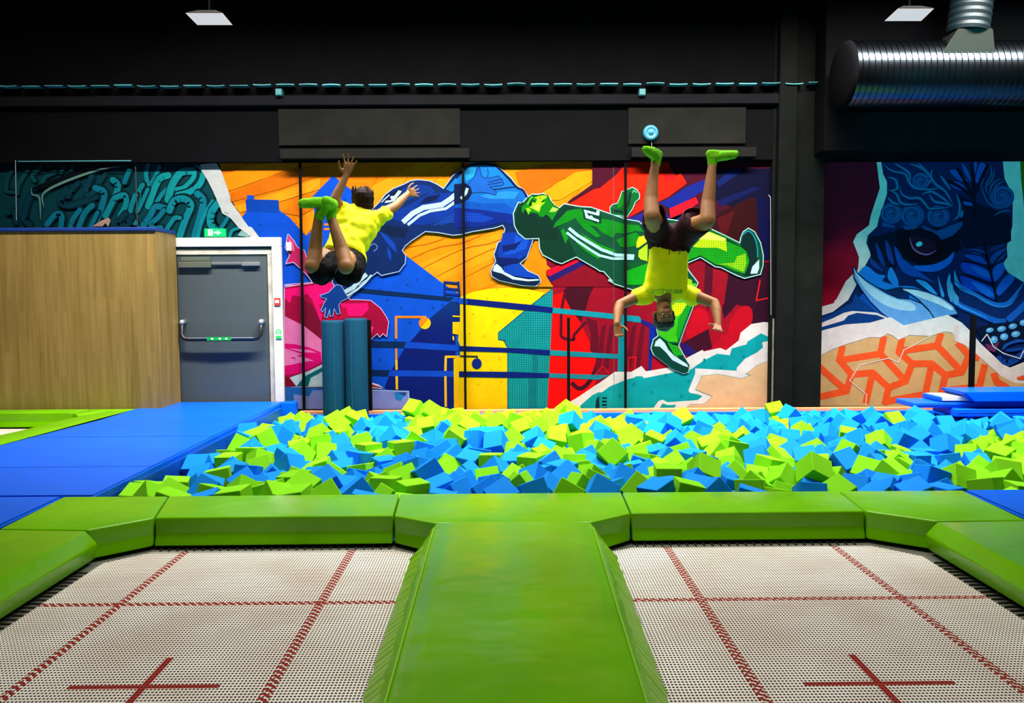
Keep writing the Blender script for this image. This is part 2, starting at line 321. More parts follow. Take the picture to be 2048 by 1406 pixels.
P('#841038', [(330, 200), (430, 250), (520, 440), (525, 600), (350, 470), (340, 330)]); P('#e8308c', [(1000, 460), (1060, 480), (1040, 540), (1000, 520)])
P('#e684b6', [(150, 370), (350, 470), (530, 615), (530, 830), (350, 930), (150, 960)], dot='#d84c98')
P('#e4087c', [(150, 650), (240, 655), (400, 690), (520, 740), (530, 850), (450, 890), (350, 940), (150, 975), (150, 880), (400, 830), (200, 800), (330, 760), (150, 700)], dot='#c80868')
P('#e684b6', [(190, 700), (400, 715), (480, 745), (330, 740)]); P('#e684b6', [(220, 770), (380, 800), (450, 830), (300, 830)])
P('#b00c50', [(150, 975), (350, 940), (530, 840), (530, 900), (300, 985), (180, 1010)])
P('#c8d8dc', [(200, 1000), (400, 930), (560, 850), (560, 1088), (270, 1088)]); P('#0c7880', [(270, 1088), (350, 990), (560, 880), (560, 930), (420, 1000), (390, 1088)]); Ln('#c8d8dc', 16, [(520, 950), (410, 1075), (530, 1020)])
P('#8c0c30', [(150, 990), (195, 1000), (215, 1040), (275, 1088), (150, 1092)])
P('#2a70b8', [(150, 1092), (560, 1110), (560, 1382), (150, 1382)]); P('#8a94d4', [(240, 1170), (400, 1190), (440, 1130), (560, 1130), (560, 1382), (260, 1382)])
P('#8a94d4', [(980, 1125), (1420, 1140), (1428, 1382), (980, 1382)]); Ln('#a8bce8', 10, [(980, 1125), (1420, 1140), (1428, 1382)]); P('#2a88cc', [(1270, 1150), (1400, 1150), (1340, 1240), (1290, 1230)]); P('#2a4a90', [(1300, 1150), (1400, 1150), (1385, 1190)])
P('#e8dcf0', [(980, 1050), (1040, 1050), (1110, 1070), (1180, 1115), (980, 1105)]); P('#d84870', [(980, 1065), (1060, 1070), (1130, 1105), (980, 1100)]); Ln('#301830', 8, [(1020, 1075), (1100, 1090), (1170, 1112)])
# ---- blue figure
Fr(*fP)
def seq(*a_):
    r = []
    for fr, pts in a_: r += [(fr[0]+x/fr[2], fr[1]+y/fr[2]) for x, y in pts]
    return r
blue = seq((fB, [(1060, 600), (1130, 530), (1180, 460), (1260, 400), (1370, 355), (1440, 320), (1520, 308), (1630, 320), (1700, 350), (1780, 400), (1870, 270), (1950, 205)]),
    (fD, [(30, 210), (110, 135), (330, 140), (430, 210), (520, 290), (580, 370), (640, 400), (700, 480), (760, 600), (700, 850), (740, 930), (680, 1100), (610, 1160), (690, 1240), (800, 1290), (822, 1345), (780, 1388), (640, 1382), (400, 1330), (330, 1290), (320, 1240), (370, 1140), (352, 1070), (392, 950), (430, 930), (465, 810), (440, 765), (350, 795), (130, 830), (0, 862)]),
    (fB, [(1870, 868), (1720, 840), (1590, 830), (1440, 930), (1380, 980), (1350, 1030), (1385, 1080), (1380, 1160), (1320, 1240), (1140, 1280), (1100, 1245), (1010, 1310), (900, 1382)]),
    (fC, [(930, 60), (800, 180), (720, 210), (690, 100), (640, 20), (660, -60)]), (fB, [(700, 1200), (900, 1000), (1000, 800)]))
O('#a8c0e8', 3.4, blue, '#0c2e68')
Fr(*fB)
P('#0e3e92', [(1130, 560), (1200, 480), (1370, 390), (1500, 350), (1640, 370), (1700, 430), (1500, 470), (1330, 560), (1230, 640), (1100, 640)], dot='#0c2a66')
P('#0c3c9a', [(1180, 700), (1330, 610), (1500, 520), (1640, 440), (1900, 440), (2048, 400), (2048, 560), (1800, 700), (1600, 770), (1450, 760), (1350, 730)], dot='#0a2a70')
P('#0a2050', [(1600, 480), (1750, 450), (1700, 520), (1520, 560)]); P('#08244c', [(1150, 760), (1420, 800), (1380, 900), (1240, 880), (1120, 820)])
P('#0f4ab0', [(1120, 830), (1200, 880), (1280, 960), (1300, 1060), (1250, 1010), (1160, 900)]); P('#0f4ab0', [(1200, 980), (1240, 1060), (1240, 1140), (1210, 1100)]); P('#0c3c90', [(1640, 780), (1900, 640), (2048, 620), (2048, 720), (1900, 740)], dot='#2a62c0')
P('#1a78c0', [(1800, 400), (1960, 220), (2060, 180), (2060, 330), (1900, 400), (1860, 430)]); Ln('#0a2050', 14, [(1780, 410), (1880, 280), (1990, 190)], sm=True)
Ln('#b4d0e0', 52, [(1360, 740), (1460, 650), (1570, 590), (1760, 560), (1850, 500), (1960, 410)]); Ln('#b4d0e0', 28, [(1410, 768), (1530, 670), (1640, 625), (1800, 600), (1900, 530), (2010, 440)])
Fr(750, 370, 25.56); P('#082048', [(260, 930), (600, 480), (1300, 180), (1450, 330), (1000, 850), (600, 960)])
P('#b8c8dc', [(475, 915), (560, 795), (850, 770), (775, 640), (810, 565), (985, 550), (1200, 265), (1385, 310), (1290, 440), (960, 830), (700, 905)]); Ln('#a8c0e0', 62, [(340, 900), (470, 740), (620, 610), (740, 500)]); Fr(*fB); Ln('#6a90c8', 8, [(1030, 980), (1070, 960), (1100, 1000), (1060, 1040)], sm=True)
Fr(*fD)
P('#1a80cc', [(-60, 300), (40, 220), (110, 150), (330, 150), (430, 220), (520, 300), (580, 380), (640, 410), (700, 490), (640, 530), (590, 560), (560, 620), (300, 560), (40, 520), (-60, 520)], col2='#1460b8', yr=(250, 600))
P('#0c54b0', [(-60, 540), (40, 520), (250, 550), (460, 545), (560, 620), (555, 700), (200, 640), (-60, 640)]); P('#0a2c86', [(-60, 590), (200, 610), (555, 660), (560, 770), (440, 740), (200, 790), (-60, 800)])
P('#0a3ca4', [(20, 630), (200, 650), (350, 700), (250, 740), (20, 730)], dot='#2a62d0'); P('#2aa0d8', [(30, 240), (100, 180), (170, 170), (140, 270), (60, 320)]); P('#2c8cd0', [(200, 470), (330, 440), (480, 420), (600, 430), (560, 500), (300, 500)])
Ln('#08204c', 22, [(-40, 290), (30, 215), (120, 150), (330, 150), (430, 220), (580, 380), (640, 410), (690, 490)], sm=True); Ln('#08204c', 12, [(580, 378), (500, 385), (400, 400), (310, 405)], sm=True)
Ln('#0c4488', 8, [(280, 190), (290, 230), (280, 280)])
O('#08265a', 12, [(200, 182), (213, 255), (240, 290), (320, 285), (400, 268), (405, 292), (430, 300), (436, 322), (445, 348), (430, 362), (330, 372), (300, 385), (345, 410), (372, 432), (362, 460), (270, 435), (200, 430), (130, 438), (85, 390), (95, 330), (140, 290), (170, 230), (175, 190)], '#1f68c0')
Ln('#08265a', 7, [(290, 330), (425, 300)]); Ln('#08265a', 7, [(280, 355), (430, 330)]); P('#0a204c', [(-60, 350), (60, 340), (110, 380), (125, 440), (90, 500), (20, 540), (-60, 560)]); Ln('#b8dce8', 30, [(10, 500), (60, 440), (75, 390)]); 
P('#0a3ea6', [(440, 850), (560, 840), (660, 900), (730, 930), (680, 1080), (560, 1150), (400, 1140), (380, 1060), (420, 940)]); P('#1458c8', [(560, 870), (700, 930), (680, 1010), (560, 1060), (420, 1080), (560, 1000)], dot='#0a2c7c'); P('#0a2268', [(430, 980), (560, 960), (640, 920), (560, 1020), (440, 1040)]); P('#0a2268', [(380, 1100), (600, 1110), (560, 1180), (400, 1180)])
P('#0c4cb8', [(440, 1190), (600, 1160), (700, 1250), (780, 1290), (800, 1320), (560, 1290), (450, 1250)], dot='#0a2c7c')
P('#082848', [(332, 1250), (420, 1240), (560, 1310), (700, 1340), (815, 1330), (810, 1360), (770, 1385), (640, 1378), (400, 1325), (335, 1285)]); P('#c0dce4', [(335, 1240), (350, 1190), (375, 1165), (420, 1200), (455, 1250), (560, 1300), (700, 1325), (800, 1322), (812, 1335), (700, 1345), (540, 1325), (430, 1265)])
Fr(*fC)
Ln('#b4d0e0', 44, [(750, 130), (850, 80), (920, 0), (990, -60)]); Ln('#b4d0e0', 22, [(785, 165), (890, 100), (980, 20), (1040, -50)])
O('#98b8ec', 12, [(515, 160), (600, 130), (680, 50), (730, 60), (765, 130), (800, 180), (720, 222), (700, 262), (716, 340), (690, 350), (655, 285), (642, 365), (618, 372), (612, 292), (582, 385), (562, 372), (575, 275), (538, 325), (526, 305), (565, 220), (585, 190), (530, 178)], '#0e4690')
# ---- green figure
Fr(*fP)
green = seq((fD, [(690, 490), (740, 455), (800, 458), (850, 448), (905, 475), (935, 530), (975, 580), (1020, 595), (1070, 555), (1160, 572), (1240, 585), (1340, 590), (1430, 620), (1560, 665), (1690, 710), (1830, 735), (1890, 790), (1915, 850)]),
    (fF, [(600, 700), (900, 740), (1110, 800), (1280, 880), (1435, 958), (1445, 900), (1470, 840), (1520, 805), (1580, 840), (1640, 950), (1668, 1080), (1665, 1180), (1640, 1270), (1480, 1310), (1400, 1280), (1240, 1200), (1180, 1190), (1030, 1095), (880, 1160), (900, 1230), (1000, 1360)]),
    (fG, [(970, 90), (965, 235), (880, 450), (800, 675), (915, 880), (902, 942), (850, 952), (740, 905), (550, 760), (525, 700), (550, 610), (600, 572), (582, 490), (600, 300), (620, 100), (430, 90), (330, 95), (160, 40), (90, 0)]),
    (fF, [(140, 1350), (40, 1240), (0, 1235)]), (fD, [(1400, 1212), (1190, 1090), (1040, 1160), (980, 1140), (850, 1070), (820, 1010), (812, 902), (670, 905), (600, 850), (560, 770), (550, 650), (575, 590), (600, 540), (640, 545)]))
O('#b0dcdc', 3.6, green, '#0a5238')
O('#a8d8d8', 3, seq((fF, [(110, 650), (105, 590), (130, 560), (180, 550), (210, 480), (225, 430), (280, 408), (330, 385), (370, 405), (402, 450), (400, 495), (360, 530), (330, 600), (275, 680), (130, 660)])), '#0a6a30')
Fr(*fF); P('#1c8c24', [(220, 450), (260, 430), (240, 560), (190, 600), (180, 570)]); P('#063c30', [(300, 440), (330, 420), (300, 560), (270, 600)]); Ln('#5cb8a0', 10, [(330, 440), (350, 410), (375, 440)]); P('#063c30', [(120, 600), (230, 620), (240, 650), (130, 640)])
Fr(*fD)
P('#063c2e', [(812, 900), (670, 905), (900, 700), (1060, 560), (1180, 580), (1000, 800), (1100, 900), (1190, 1080), (1040, 1150), (850, 1065), (820, 1000)])
Fr(1020, 360, 11.72)
P('#0c8416', [(270, 620), (400, 500), (480, 365), (580, 380), (750, 335), (900, 365), (960, 500), (1050, 600), (1150, 665), (1080, 800), (980, 960), (930, 880), (850, 810), (760, 870), (640, 800), (500, 770), (440, 830), (360, 720), (320, 780), (260, 740)])
P('#58b83c', [(490, 375), (545, 400), (470, 480), (430, 570), (400, 585), (395, 555)]); P('#063c14', [(440, 570), (520, 430), (545, 440), (510, 530), (505, 605), (455, 600)])
P('#a8d41c', [(515, 525), (600, 535), (640, 440), (560, 410), (700, 372), (760, 358), (875, 368), (850, 425), (770, 460), (715, 525), (830, 515), (725, 620), (685, 752), (560, 690), (450, 640), (515, 605)])
P('#c4e060', [(560, 600), (660, 570), (700, 600), (680, 700), (600, 680)]); P('#063c14', [(535, 470), (595, 480), (580, 512), (550, 505)]); P('#063c14', [(735, 515), (800, 470), (790, 510), (750, 530)]); P('#0c5c14', [(690, 395), (735, 425), (705, 435)])
P('#8cc828', [(365, 660), (450, 655), (505, 720), (450, 740), (435, 810), (395, 720)]); P('#a4d05c', [(915, 752), (1000, 630), (1145, 680), (1060, 745)])
P('#04362a', [(115, 800), (165, 700), (190, 560), (245, 650), (275, 490), (320, 560), (272, 640), (275, 740), (310, 790), (345, 680), (395, 740), (430, 830), (500, 760), (640, 785), (690, 880), (760, 870), (850, 805), (930, 870), (985, 960), (1100, 1200), (1100, 1390), (700, 1400), (690, 1345), (345, 1350), (140, 1090)])
Ln('#0a5010', 18, [(300, 590), (400, 500), (488, 362), (580, 380), (740, 337), (890, 362), (940, 480), (1040, 600), (1150, 662)])
Fr(*fD)
P('#0c8a1e', [(1100, 620), (1240, 600), (1280, 690), (1400, 760), (1420, 700), (1560, 720), (1690, 760), (1830, 770), (1880, 840), (1800, 830), (1690, 860), (1600, 850), (1560, 900), (1460, 850), (1400, 790), (1330, 770), (1440, 880), (1400, 900), (1260, 800), (1180, 700), (1100, 740), (950, 800), (980, 740)], dot='#0a6a24')
P('#0c8a1e', [(1600, 920), (1800, 840), (1860, 900), (1820, 980), (1700, 1000), (1640, 990)], dot='#0a6a24'); P('#0c9220', [(1030, 830), (1060, 800), (1110, 900), (1080, 960)], dot='#0a6a24'); P('#0c8a1e', [(1180, 940), (1300, 1050), (1420, 1120), (1430, 1080), (1280, 960)]); P('#0c8a1e', [(1230, 840), (1420, 960), (1600, 1030), (1560, 1050), (1420, 1000), (1280, 900)])
P('#065a2c', [(1700, 1160), (1900, 1140), (1860, 1220), (1720, 1230)]); P('#12a81c', [(1700, 1240), (1920, 1160), (1915, 1382), (1680, 1382)], dot='#0a7c24'); 
P('#c4dc20', [(1810, 940), (1830, 890), (1910, 870), (1920, 940), (1830, 1000), (1805, 1000)]); P('#a8d428', [(1830, 1030), (1920, 960), (1920, 1140), (1850, 1120), (1825, 1090)]); Ln('#0a5a30', 8, [(1820, 1010), (1920, 940)])
Ln('#a8d8dc', 32, [(1115, 800), (1200, 870), (1330, 950), (1450, 1020), (1600, 1075), (1785, 1085)]); Ln('#a8d8dc', 26, [(1092, 845), (1200, 930), (1330, 1020), (1430, 1080), (1560, 1112), (1780, 1112)])
Fr(1150, 400, 25.56); P('#064030', [(380, 440), (700, 400), (1090, 520), (1250, 600), (1360, 830), (1330, 1200), (1200, 1170), (450, 960)])
P('#b4dce4', [(450, 485), (1090, 655), (1100, 530), (1260, 560), (1235, 805), (1130, 785), (465, 605)]); P('#b4dce4', [(488, 622), (600, 655), (695, 810), (765, 840), (780, 775), (890, 820), (925, 905), (1225, 1010), (1225, 1135), (550, 920)])
Fr(*fF)
P('#1a9c1c', [(880, 1050), (1000, 960), (1280, 930), (1440, 990), (1500, 1040), (1530, 1120), (1520, 1200), (1480, 1270), (1380, 1240), (1240, 1180), (1180, 1170), (1030, 1080), (900, 1130)], dot='#0c6c20')
P('#b8d81c', [(950, 990), (1110, 830), (1290, 905), (1300, 1040), (1200, 1000), (1020, 1000)], dot='#4c9a10'); P('#c8e068', [(1010, 915), (1110, 840), (1290, 905), (1270, 935), (1100, 915)]); P('#8cc418', [(1400, 1090), (1490, 1060), (1500, 1160), (1470, 1250), (1300, 1180), (1200, 1170), (1380, 1150)], dot='#2c8c10')
P('#0a6a30', [(1110, 805), (1280, 880), (1440, 965), (1440, 990), (1290, 905), (1110, 830)])
P('#04302c', [(1440, 975), (1470, 870), (1520, 832), (1570, 880), (1600, 980), (1610, 1090), (1580, 1170), (1540, 1275), (1480, 1280), (1530, 1140), (1500, 1040)]); Ln('#1890a0', 14, [(1460, 870), (1520, 830), (1580, 890), (1610, 1000), (1615, 1100)], sm=True); P('#b8d0e0', [(1560, 1195), (1630, 1120), (1630, 1210), (1610, 1265), (1540, 1268)])
Fr(*fG)
P('#48c41c', [(620, 100), (985, 30), (962, 235), (880, 440), (800, 650), (700, 640), (605, 575), (590, 490), (610, 250)], dot='#149022'); P('#d6e414', [(740, 235), (900, 235), (860, 330), (790, 370), (745, 360)], dot='#48a818'); P('#18a428', [(800, 400), (900, 230), (960, 230), (880, 430), (800, 650), (780, 560)], dot='#0c7c24')
Ln('#046040', 16, [(955, 235), (875, 440), (800, 645), (700, 640), (605, 575)]); P('#28ac20', [(690, 640), (800, 680), (850, 770), (870, 840), (760, 770)], dot='#0c8424'); P('#a0cc14', [(890, -20), (940, 0), (950, 60), (900, 60)], dot='#48a818')
P('#05483a', [(548, 700), (600, 672), (690, 740), (760, 830), (905, 905), (898, 938), (845, 945), (730, 898), (560, 765)]); P('#05483a', [(790, 770), (850, 770), (915, 870), (905, 890), (840, 850)]); P('#c4dce8', [(556, 680), (570, 630), (612, 595), (660, 640), (700, 715), (760, 775), (890, 862), (908, 895), (860, 880), (740, 820), (680, 745), (610, 680)])
main_mural = a.build('wall_mural', MURAL, 'large graffiti mural of blue, green and pink tumbling figures, behind the foam pit')
# ---------------------------------------------------------------- left mural: brush lettering on teal
a = Art(YW-.0005, (-40, 318, 520, 490)); P, Ln, O, Fr = a.poly, a.line, a.out, a.frame
Fr(*fM)
P('#065058', [(-1900, -20), (1200, -20), (1260, 180), (1360, 500), (1500, 740), (1760, 1060), (1760, 1200), (-1900, 1200)])
DK, T1, T2, T3 = '#02323c', '#14a4a8', '#1094a0', '#0c849a'
def br(c, w, pts):
    Ln(DK, w*1.2, [(x+14, y-6) for x, y in pts], sm=True); a.ell(DK, pts[0][0]+14, pts[0][1]-6, w*.6, w*.6, 14); a.ell(DK, pts[-1][0]+14, pts[-1][1]-6, w*.6, w*.6, 14)
    Ln(c, w*.82, pts, sm=True); a.ell(c, *pts[0], w*.41, w*.41, 14); a.ell(c, *pts[-1], w*.41, w*.41, 14)
for c, w, p in [(T2, 70, [(250, 60), (220, 200), (260, 330), (340, 240), (400, 90)]), (T1, 110, [(520, 210), (400, 260), (310, 450), (250, 630)]), (T2, 70, [(620, 300), (450, 450), (350, 600)]),
    (T1, 120, [(860, 150), (700, 170), (580, 330), (520, 540)]), (T1, 75, [(880, 160), (860, 250), (740, 370), (640, 400)]), (T1, 100, [(1010, 180), (950, 330), (820, 430), (650, 480)]),
    (T2, 80, [(170, 340), (120, 440), (120, 560), (90, 700)]), (T2, 60, [(240, 400), (180, 540), (110, 690)]), (T3, 100, [(480, 660), (350, 640), (260, 780), (170, 900), (60, 960)]), (T3, 80, [(460, 690), (380, 790), (290, 870), (330, 930), (420, 920)]),
    (T2, 110, [(540, 690), (600, 560), (740, 530), (830, 620), (760, 800), (680, 1030)]), (T2, 70, [(500, 950), (600, 800), (680, 790)]), (T3, 110, [(920, 460), (1000, 560), (960, 760), (880, 1030)]), (T2, 60, [(1130, 560), (1030, 720), (960, 900), (930, 1040)]),
    (T2, 120, [(1230, 560), (1120, 700), (1100, 860), (1170, 960)]), (T3, 60, [(1330, 790), (1290, 860), (1240, 930)]), (T2, 50, [(1480, 930), (1400, 960), (1360, 1040)])]: br(c, w, p)
P('#0c9a9c', [(880, 75), (1180, 80), (1250, 200), (990, 160)])
P('#d2d6d4', [(960, 60), (1180, 40), (1250, 160), (1300, 300), (1370, 500), (1370, 560), (1500, 740), (1560, 830), (1620, 910), (1660, 915), (1770, 1060), (1770, 1200), (1640, 1200), (1640, 1040), (1480, 920), (1370, 790), (1260, 730), (1220, 620), (1130, 420), (1060, 280), (980, 150)])
P('#a0a8a4', [(1290, 705), (1350, 730), (1340, 745), (1280, 715)]); P('#8ab8b4', [(1470, 1030), (1520, 960), (1600, 1000), (1640, 1060)])
Fr(*fL)
for c, w, p in [('#0a5c60', 60, [(180, 110), (100, 260), (90, 420), (200, 440)]), ('#0a6468', 60, [(380, 130), (260, 330), (240, 460)]), ('#0c6a6c', 70, [(560, 80), (450, 200), (470, 280)]), ('#0a5c64', 70, [(740, 170), (620, 230), (560, 330)]), ('#0c6064', 60, [(880, 80), (830, 170)]), ('#0c6064', 50, [(1010, 80), (960, 150)]),
    ('#06485a', 90, [(420, 470), (360, 620), (330, 800), (400, 880)]), ('#064a58', 90, [(900, 400), (820, 560), (900, 620), (1080, 590), (1300, 500)]), ('#064a58', 70, [(1060, 320), (960, 430), (930, 500)]), ('#06505e', 80, [(1250, 220), (1180, 380), (1200, 480), (1300, 420)]), ('#06505e', 60, [(1430, 200), (1340, 330)]),
    (T3, 100, [(1300, 380), (1420, 440), (1400, 600), (1300, 880)]), (T2, 100, [(1540, 270), (1610, 350), (1560, 520), (1440, 760)]), (T2, 90, [(1560, 520), (1700, 480), (1720, 600), (1640, 760)]), (T3, 80, [(1760, 150), (1700, 300)]), (T2, 80, [(1850, 480), (1780, 700), (1840, 860)]),
    (T3, 90, [(640, 880), (760, 740), (840, 760), (830, 900)]), (T3, 80, [(1090, 680), (1000, 800), (960, 900)]), (T3, 90, [(1260, 620), (1160, 720), (1080, 900)]), (T3, 70, [(1330, 720), (1240, 900)]), ('#064454', 90, [(1700, 740), (1600, 880), (1720, 880), (1790, 780)]), ('#06505c', 60, [(110, 720), (180, 700), (220, 860)])]: br(c, w, p)
Ln('#02141c', 90, [(430, 400), (600, 350), (900, 250), (1250, 120), (1560, 70)], sm=True, taper=True)
Ln('#7aa89c', 34, [(600, 650), (580, 480), (700, 380), (950, 270), (1200, 180), (1450, 110), (1640, 90)], sm=True, taper=True); Ln('#6a9a94', 26, [(430, 380), (440, 470), (530, 500), (550, 650), (555, 820)], sm=True, taper=True)
P('#caa894', [(1260, 905), (1380, 830), (1480, 785), (1510, 820), (1480, 905)]); P('#021c20', [(1400, 905), (1440, 860), (1470, 905)])
left_mural = a.build('lettering_mural', MURAL, 'dark teal brush lettering mural above the plywood box')
# ---------------------------------------------------------------- right mural: blue horned beast
a = Art(YR, (1640, 314, 2075, 812)); P, Ln, O, Fr = a.poly, a.line, a.out, a.frame
Fr(*fH)
P('#8c0c30', [(150, 40), (2200, 40), (2200, 2400), (150, 2400)], col2='#b80830', yr=(900, 1371))  # red painted darker above, overhang shade put into the colour
P('#e8e0dc', [(695, 60), (730, 350), (700, 440), (650, 590), (630, 690), (520, 770), (485, 840), (540, 980), (530, 1090), (490, 1130), (420, 1200), (330, 1371), (320, 1371), (310, 1400), (170, 1440), (170, 2400), (2200, 2400), (2200, 60)])
P('#6a7a10', [(2010, 60), (2020, 260), (2040, 440), (2060, 700), (2200, 700), (2200, 60)])
beast = [(735, 60), (760, 220), (795, 290), (795, 400), (770, 480), (722, 620), (705, 700), (620, 780), (606, 850), (650, 960), (600, 1050), (560, 1150), (500, 1260), (440, 1371), (300, 1480), (150, 1530), (150, 2400), (2200, 2400), (2200, 1290), (2048, 1210), (1900, 1120), (1855, 1040), (1897, 980), (1890, 900), (1900, 830), (1942, 700), (1945, 500), (1930, 380), (1870, 260), (1850, 60)]
P('#0a2c66', beast)
P('#04142e', [(880, 720), (1440, 700), (1480, 900), (1300, 1050), (1100, 1060), (950, 1000), (870, 860)]); P('#051a3c', [(1440, 400), (1650, 500), (1930, 600), (1930, 830), (1880, 860), (1500, 900), (1450, 760)]); P('#051a3c', [(620, 800), (880, 740), (880, 870), (930, 1000), (860, 1100), (650, 1000)])
# forehead curls
for x, y, r, aa, fl in [(835, 580, 82, 2.6, 1), (1030, 600, 88, 2.4, 1), (1265, 605, 84, 2.6, 1), (1105, 285, 66, 3.4, 1), (1850, 430, 90, 0, -1)]:
    a.ell('#17599c', x, y, r*1.22, r*1.16); a.spiral('#0a2c60', 17, x, y, r*.92, 1.7, aa, fl); a.spiral('#2a76bc', 9, x, y, r*1.02, 1.5, aa, fl)
P('#17599c', [(1120, 690), (1250, 740), (1380, 690), (1490, 650), (1480, 700), (1400, 780), (1300, 820), (1220, 800), (1140, 760)]); P('#17599c', [(750, 660), (860, 690), (870, 715), (750, 700)]); P('#17599c', [(930, 690), (1080, 700), (1040, 730), (960, 730)])
for p in [[(760, 130), (840, 190), (960, 220), (1000, 300), (1060, 350), (1180, 360), (1280, 350)], [(860, 120), (960, 180), (1000, 220), (1010, 290)], [(1080, 120), (1150, 190), (1180, 250)], [(1000, 130), (1100, 160), (1200, 250), (1160, 330)], [(1210, 170), (1200, 250), (1250, 320), (1330, 380), (1400, 500)], [(1280, 230), (1330, 300), (1380, 370)],
          [(800, 250), (870, 270), (890, 350), (830, 370)], [(800, 360), (880, 400), (920, 480), (1000, 500), (1080, 490)], [(910, 330), (930, 400), (1000, 440), (1090, 440), (1150, 500), (1200, 540), (1380, 520)], [(1110, 410), (1200, 380), (1290, 430), (1380, 500)], [(1180, 400), (1230, 470), (1330, 490), (1400, 520)], [(1430, 400), (1460, 500), (1450, 600), (1400, 640)], [(1490, 550), (1470, 620)], [(800, 430), (850, 480), (910, 500)]]:
    Ln('#06244c', 26, [(x+8, y+10) for x, y in p], sm=True, taper=True); Ln('#1a68a4', 26, p, sm=True, taper=True); Ln('#3a92bc', 7, p, sm=True, taper=True)
# leafy forehead and nose bridge
for p in [[(1370, 190), (1440, 190), (1520, 260), (1530, 290), (1440, 270)], [(1360, 290), (1460, 300), (1540, 380), (1500, 380), (1400, 340)], [(1480, 120), (1540, 200), (1560, 290), (1500, 200)], [(1590, 120), (1620, 120), (1590, 260), (1570, 200)], [(1650, 120), (1700, 140), (1680, 230), (1610, 300), (1610, 220)], [(1660, 240), (1680, 270), (1630, 350), (1620, 300)], [(1490, 470), (1560, 480), (1580, 510), (1510, 500)]]: P('#1a62c4', p, sm=True)
for p in [[(1570, 120), (1590, 300), (1600, 640)], [(1440, 170), (1530, 320), (1590, 420)], [(1720, 130), (1650, 280), (1600, 400)], [(1350, 280), (1480, 350), (1590, 440)]]: Ln('#041430', 30, p, sm=True)
for p in [[(1740, 130), (1750, 220), (1700, 330), (1720, 420)], [(1780, 170), (1760, 260), (1720, 330)], [(1850, 260), (1780, 290), (1740, 360), (1740, 460)], [(1870, 280), (1800, 320), (1760, 380)], [(1650, 310), (1680, 400), (1720, 480), (1800, 530), (1900, 520)], [(1770, 600), (1850, 560), (1930, 555)]]: Ln('#206a9c', 14, p, sm=True, taper=True)
# eye
a.ell('#200c1c', 1125, 880, 190, 150, rot=10); a.ell('#4a1a3c', 1120, 850, 135, 90, rot=25); a.ell('#8ce8f0', 1090, 860, 30, 22, rot=-20); Ln('#c878b8', 14, [(1005, 800), (1030, 890), (1090, 940), (1170, 955), (1250, 915)], sm=True, taper=True); P('#04142e', [(960, 730), (1120, 720), (1300, 820), (1340, 860), (1200, 830), (1050, 780)])
for c, p in [('#1a74dc', [(1040, 1060), (1200, 1050), (1330, 1000), (1410, 930), (1370, 1040), (1240, 1110), (1080, 1100)]), ('#1458b8', [(940, 1000), (1050, 1080), (1170, 1170), (1240, 1220), (1130, 1180), (1000, 1120)]), ('#1458b8', [(860, 880), (920, 960), (970, 1080), (1080, 1160), (960, 1130), (890, 1030)]), ('#12489c', [(780, 820), (830, 900), (860, 1050), (800, 980)]), ('#12489c', [(690, 850), (740, 930), (780, 1060), (720, 1000)]), ('#12489c', [(640, 980), (700, 1040), (760, 1110), (660, 1060)])]: P(c, p, sm=True)
for c, p in [('#1f86e0', [(600, 1060), (700, 1130), (780, 1150), (760, 1200), (900, 1240), (1040, 1250), (1200, 1330), (1280, 1450), (900, 1480), (700, 1400), (560, 1250), (520, 1160)]), ('#2a92e4', [(830, 1070), (880, 1150), (900, 1230), (850, 1230), (800, 1160)]), ('#38a8ec', [(1060, 1190), (1140, 1200), (1200, 1250), (1260, 1330), (1180, 1290)]), ('#38a8ec', [(1260, 1150), (1290, 1240), (1320, 1330), (1290, 1330)]), ('#44b0ec', [(1370, 1130), (1380, 1230), (1420, 1310), (1370, 1300), (1340, 1220)]), ('#44b0ec', [(1410, 1100), (1440, 1180), (1480, 1260), (1420, 1230)]),
             ('#0f50c8', [(1480, 1030), (1620, 1050), (1720, 1100), (1750, 1200), (1600, 1150), (1490, 1110)]), ('#0f50c8', [(1470, 1150), (1600, 1190), (1760, 1260), (1790, 1371), (1640, 1300), (1500, 1250)]), ('#1c74dc', [(1560, 1060), (1700, 1100), (1735, 1170), (1640, 1140)]), ('#1c7ce0', [(1560, 1200), (1700, 1250), (1780, 1330), (1700, 1330)]), ('#1258c0', [(1500, 960), (1640, 970), (1710, 1040), (1600, 1020)]), ('#1250a8', [(1540, 910), (1640, 910), (1700, 950), (1600, 950)]),
             ('#1c6cd4', [(1770, 1080), (1850, 1030), (1870, 1100), (1790, 1200), (1760, 1160)]), ('#1c6cd4', [(1800, 1260), (1900, 1140), (1960, 1180), (1860, 1300), (1810, 1330)]), ('#1458a8', [(1740, 990), (1800, 930), (1890, 900), (1860, 980), (1760, 1040)]), ('#103c80', [(1730, 920), (1800, 870), (1880, 860), (1800, 910)])]: P(c, p, sm=True)
Ln('#04142e', 22, [(1690, 850), (1710, 980), (1740, 1100), (1770, 1240), (1800, 1400)], sm=True); Ln('#04142e', 12, [(1560, 920), (1650, 940), (1700, 960)]); Ln('#04142e', 14, [(1500, 1020), (1620, 1040), (1720, 1090)], sm=True); Ln('#04142e', 14, [(1490, 1140), (1620, 1180), (1750, 1240)], sm=True); Ln('#04142e', 14, [(1890, 920), (1800, 1000), (1750, 1080)], sm=True)
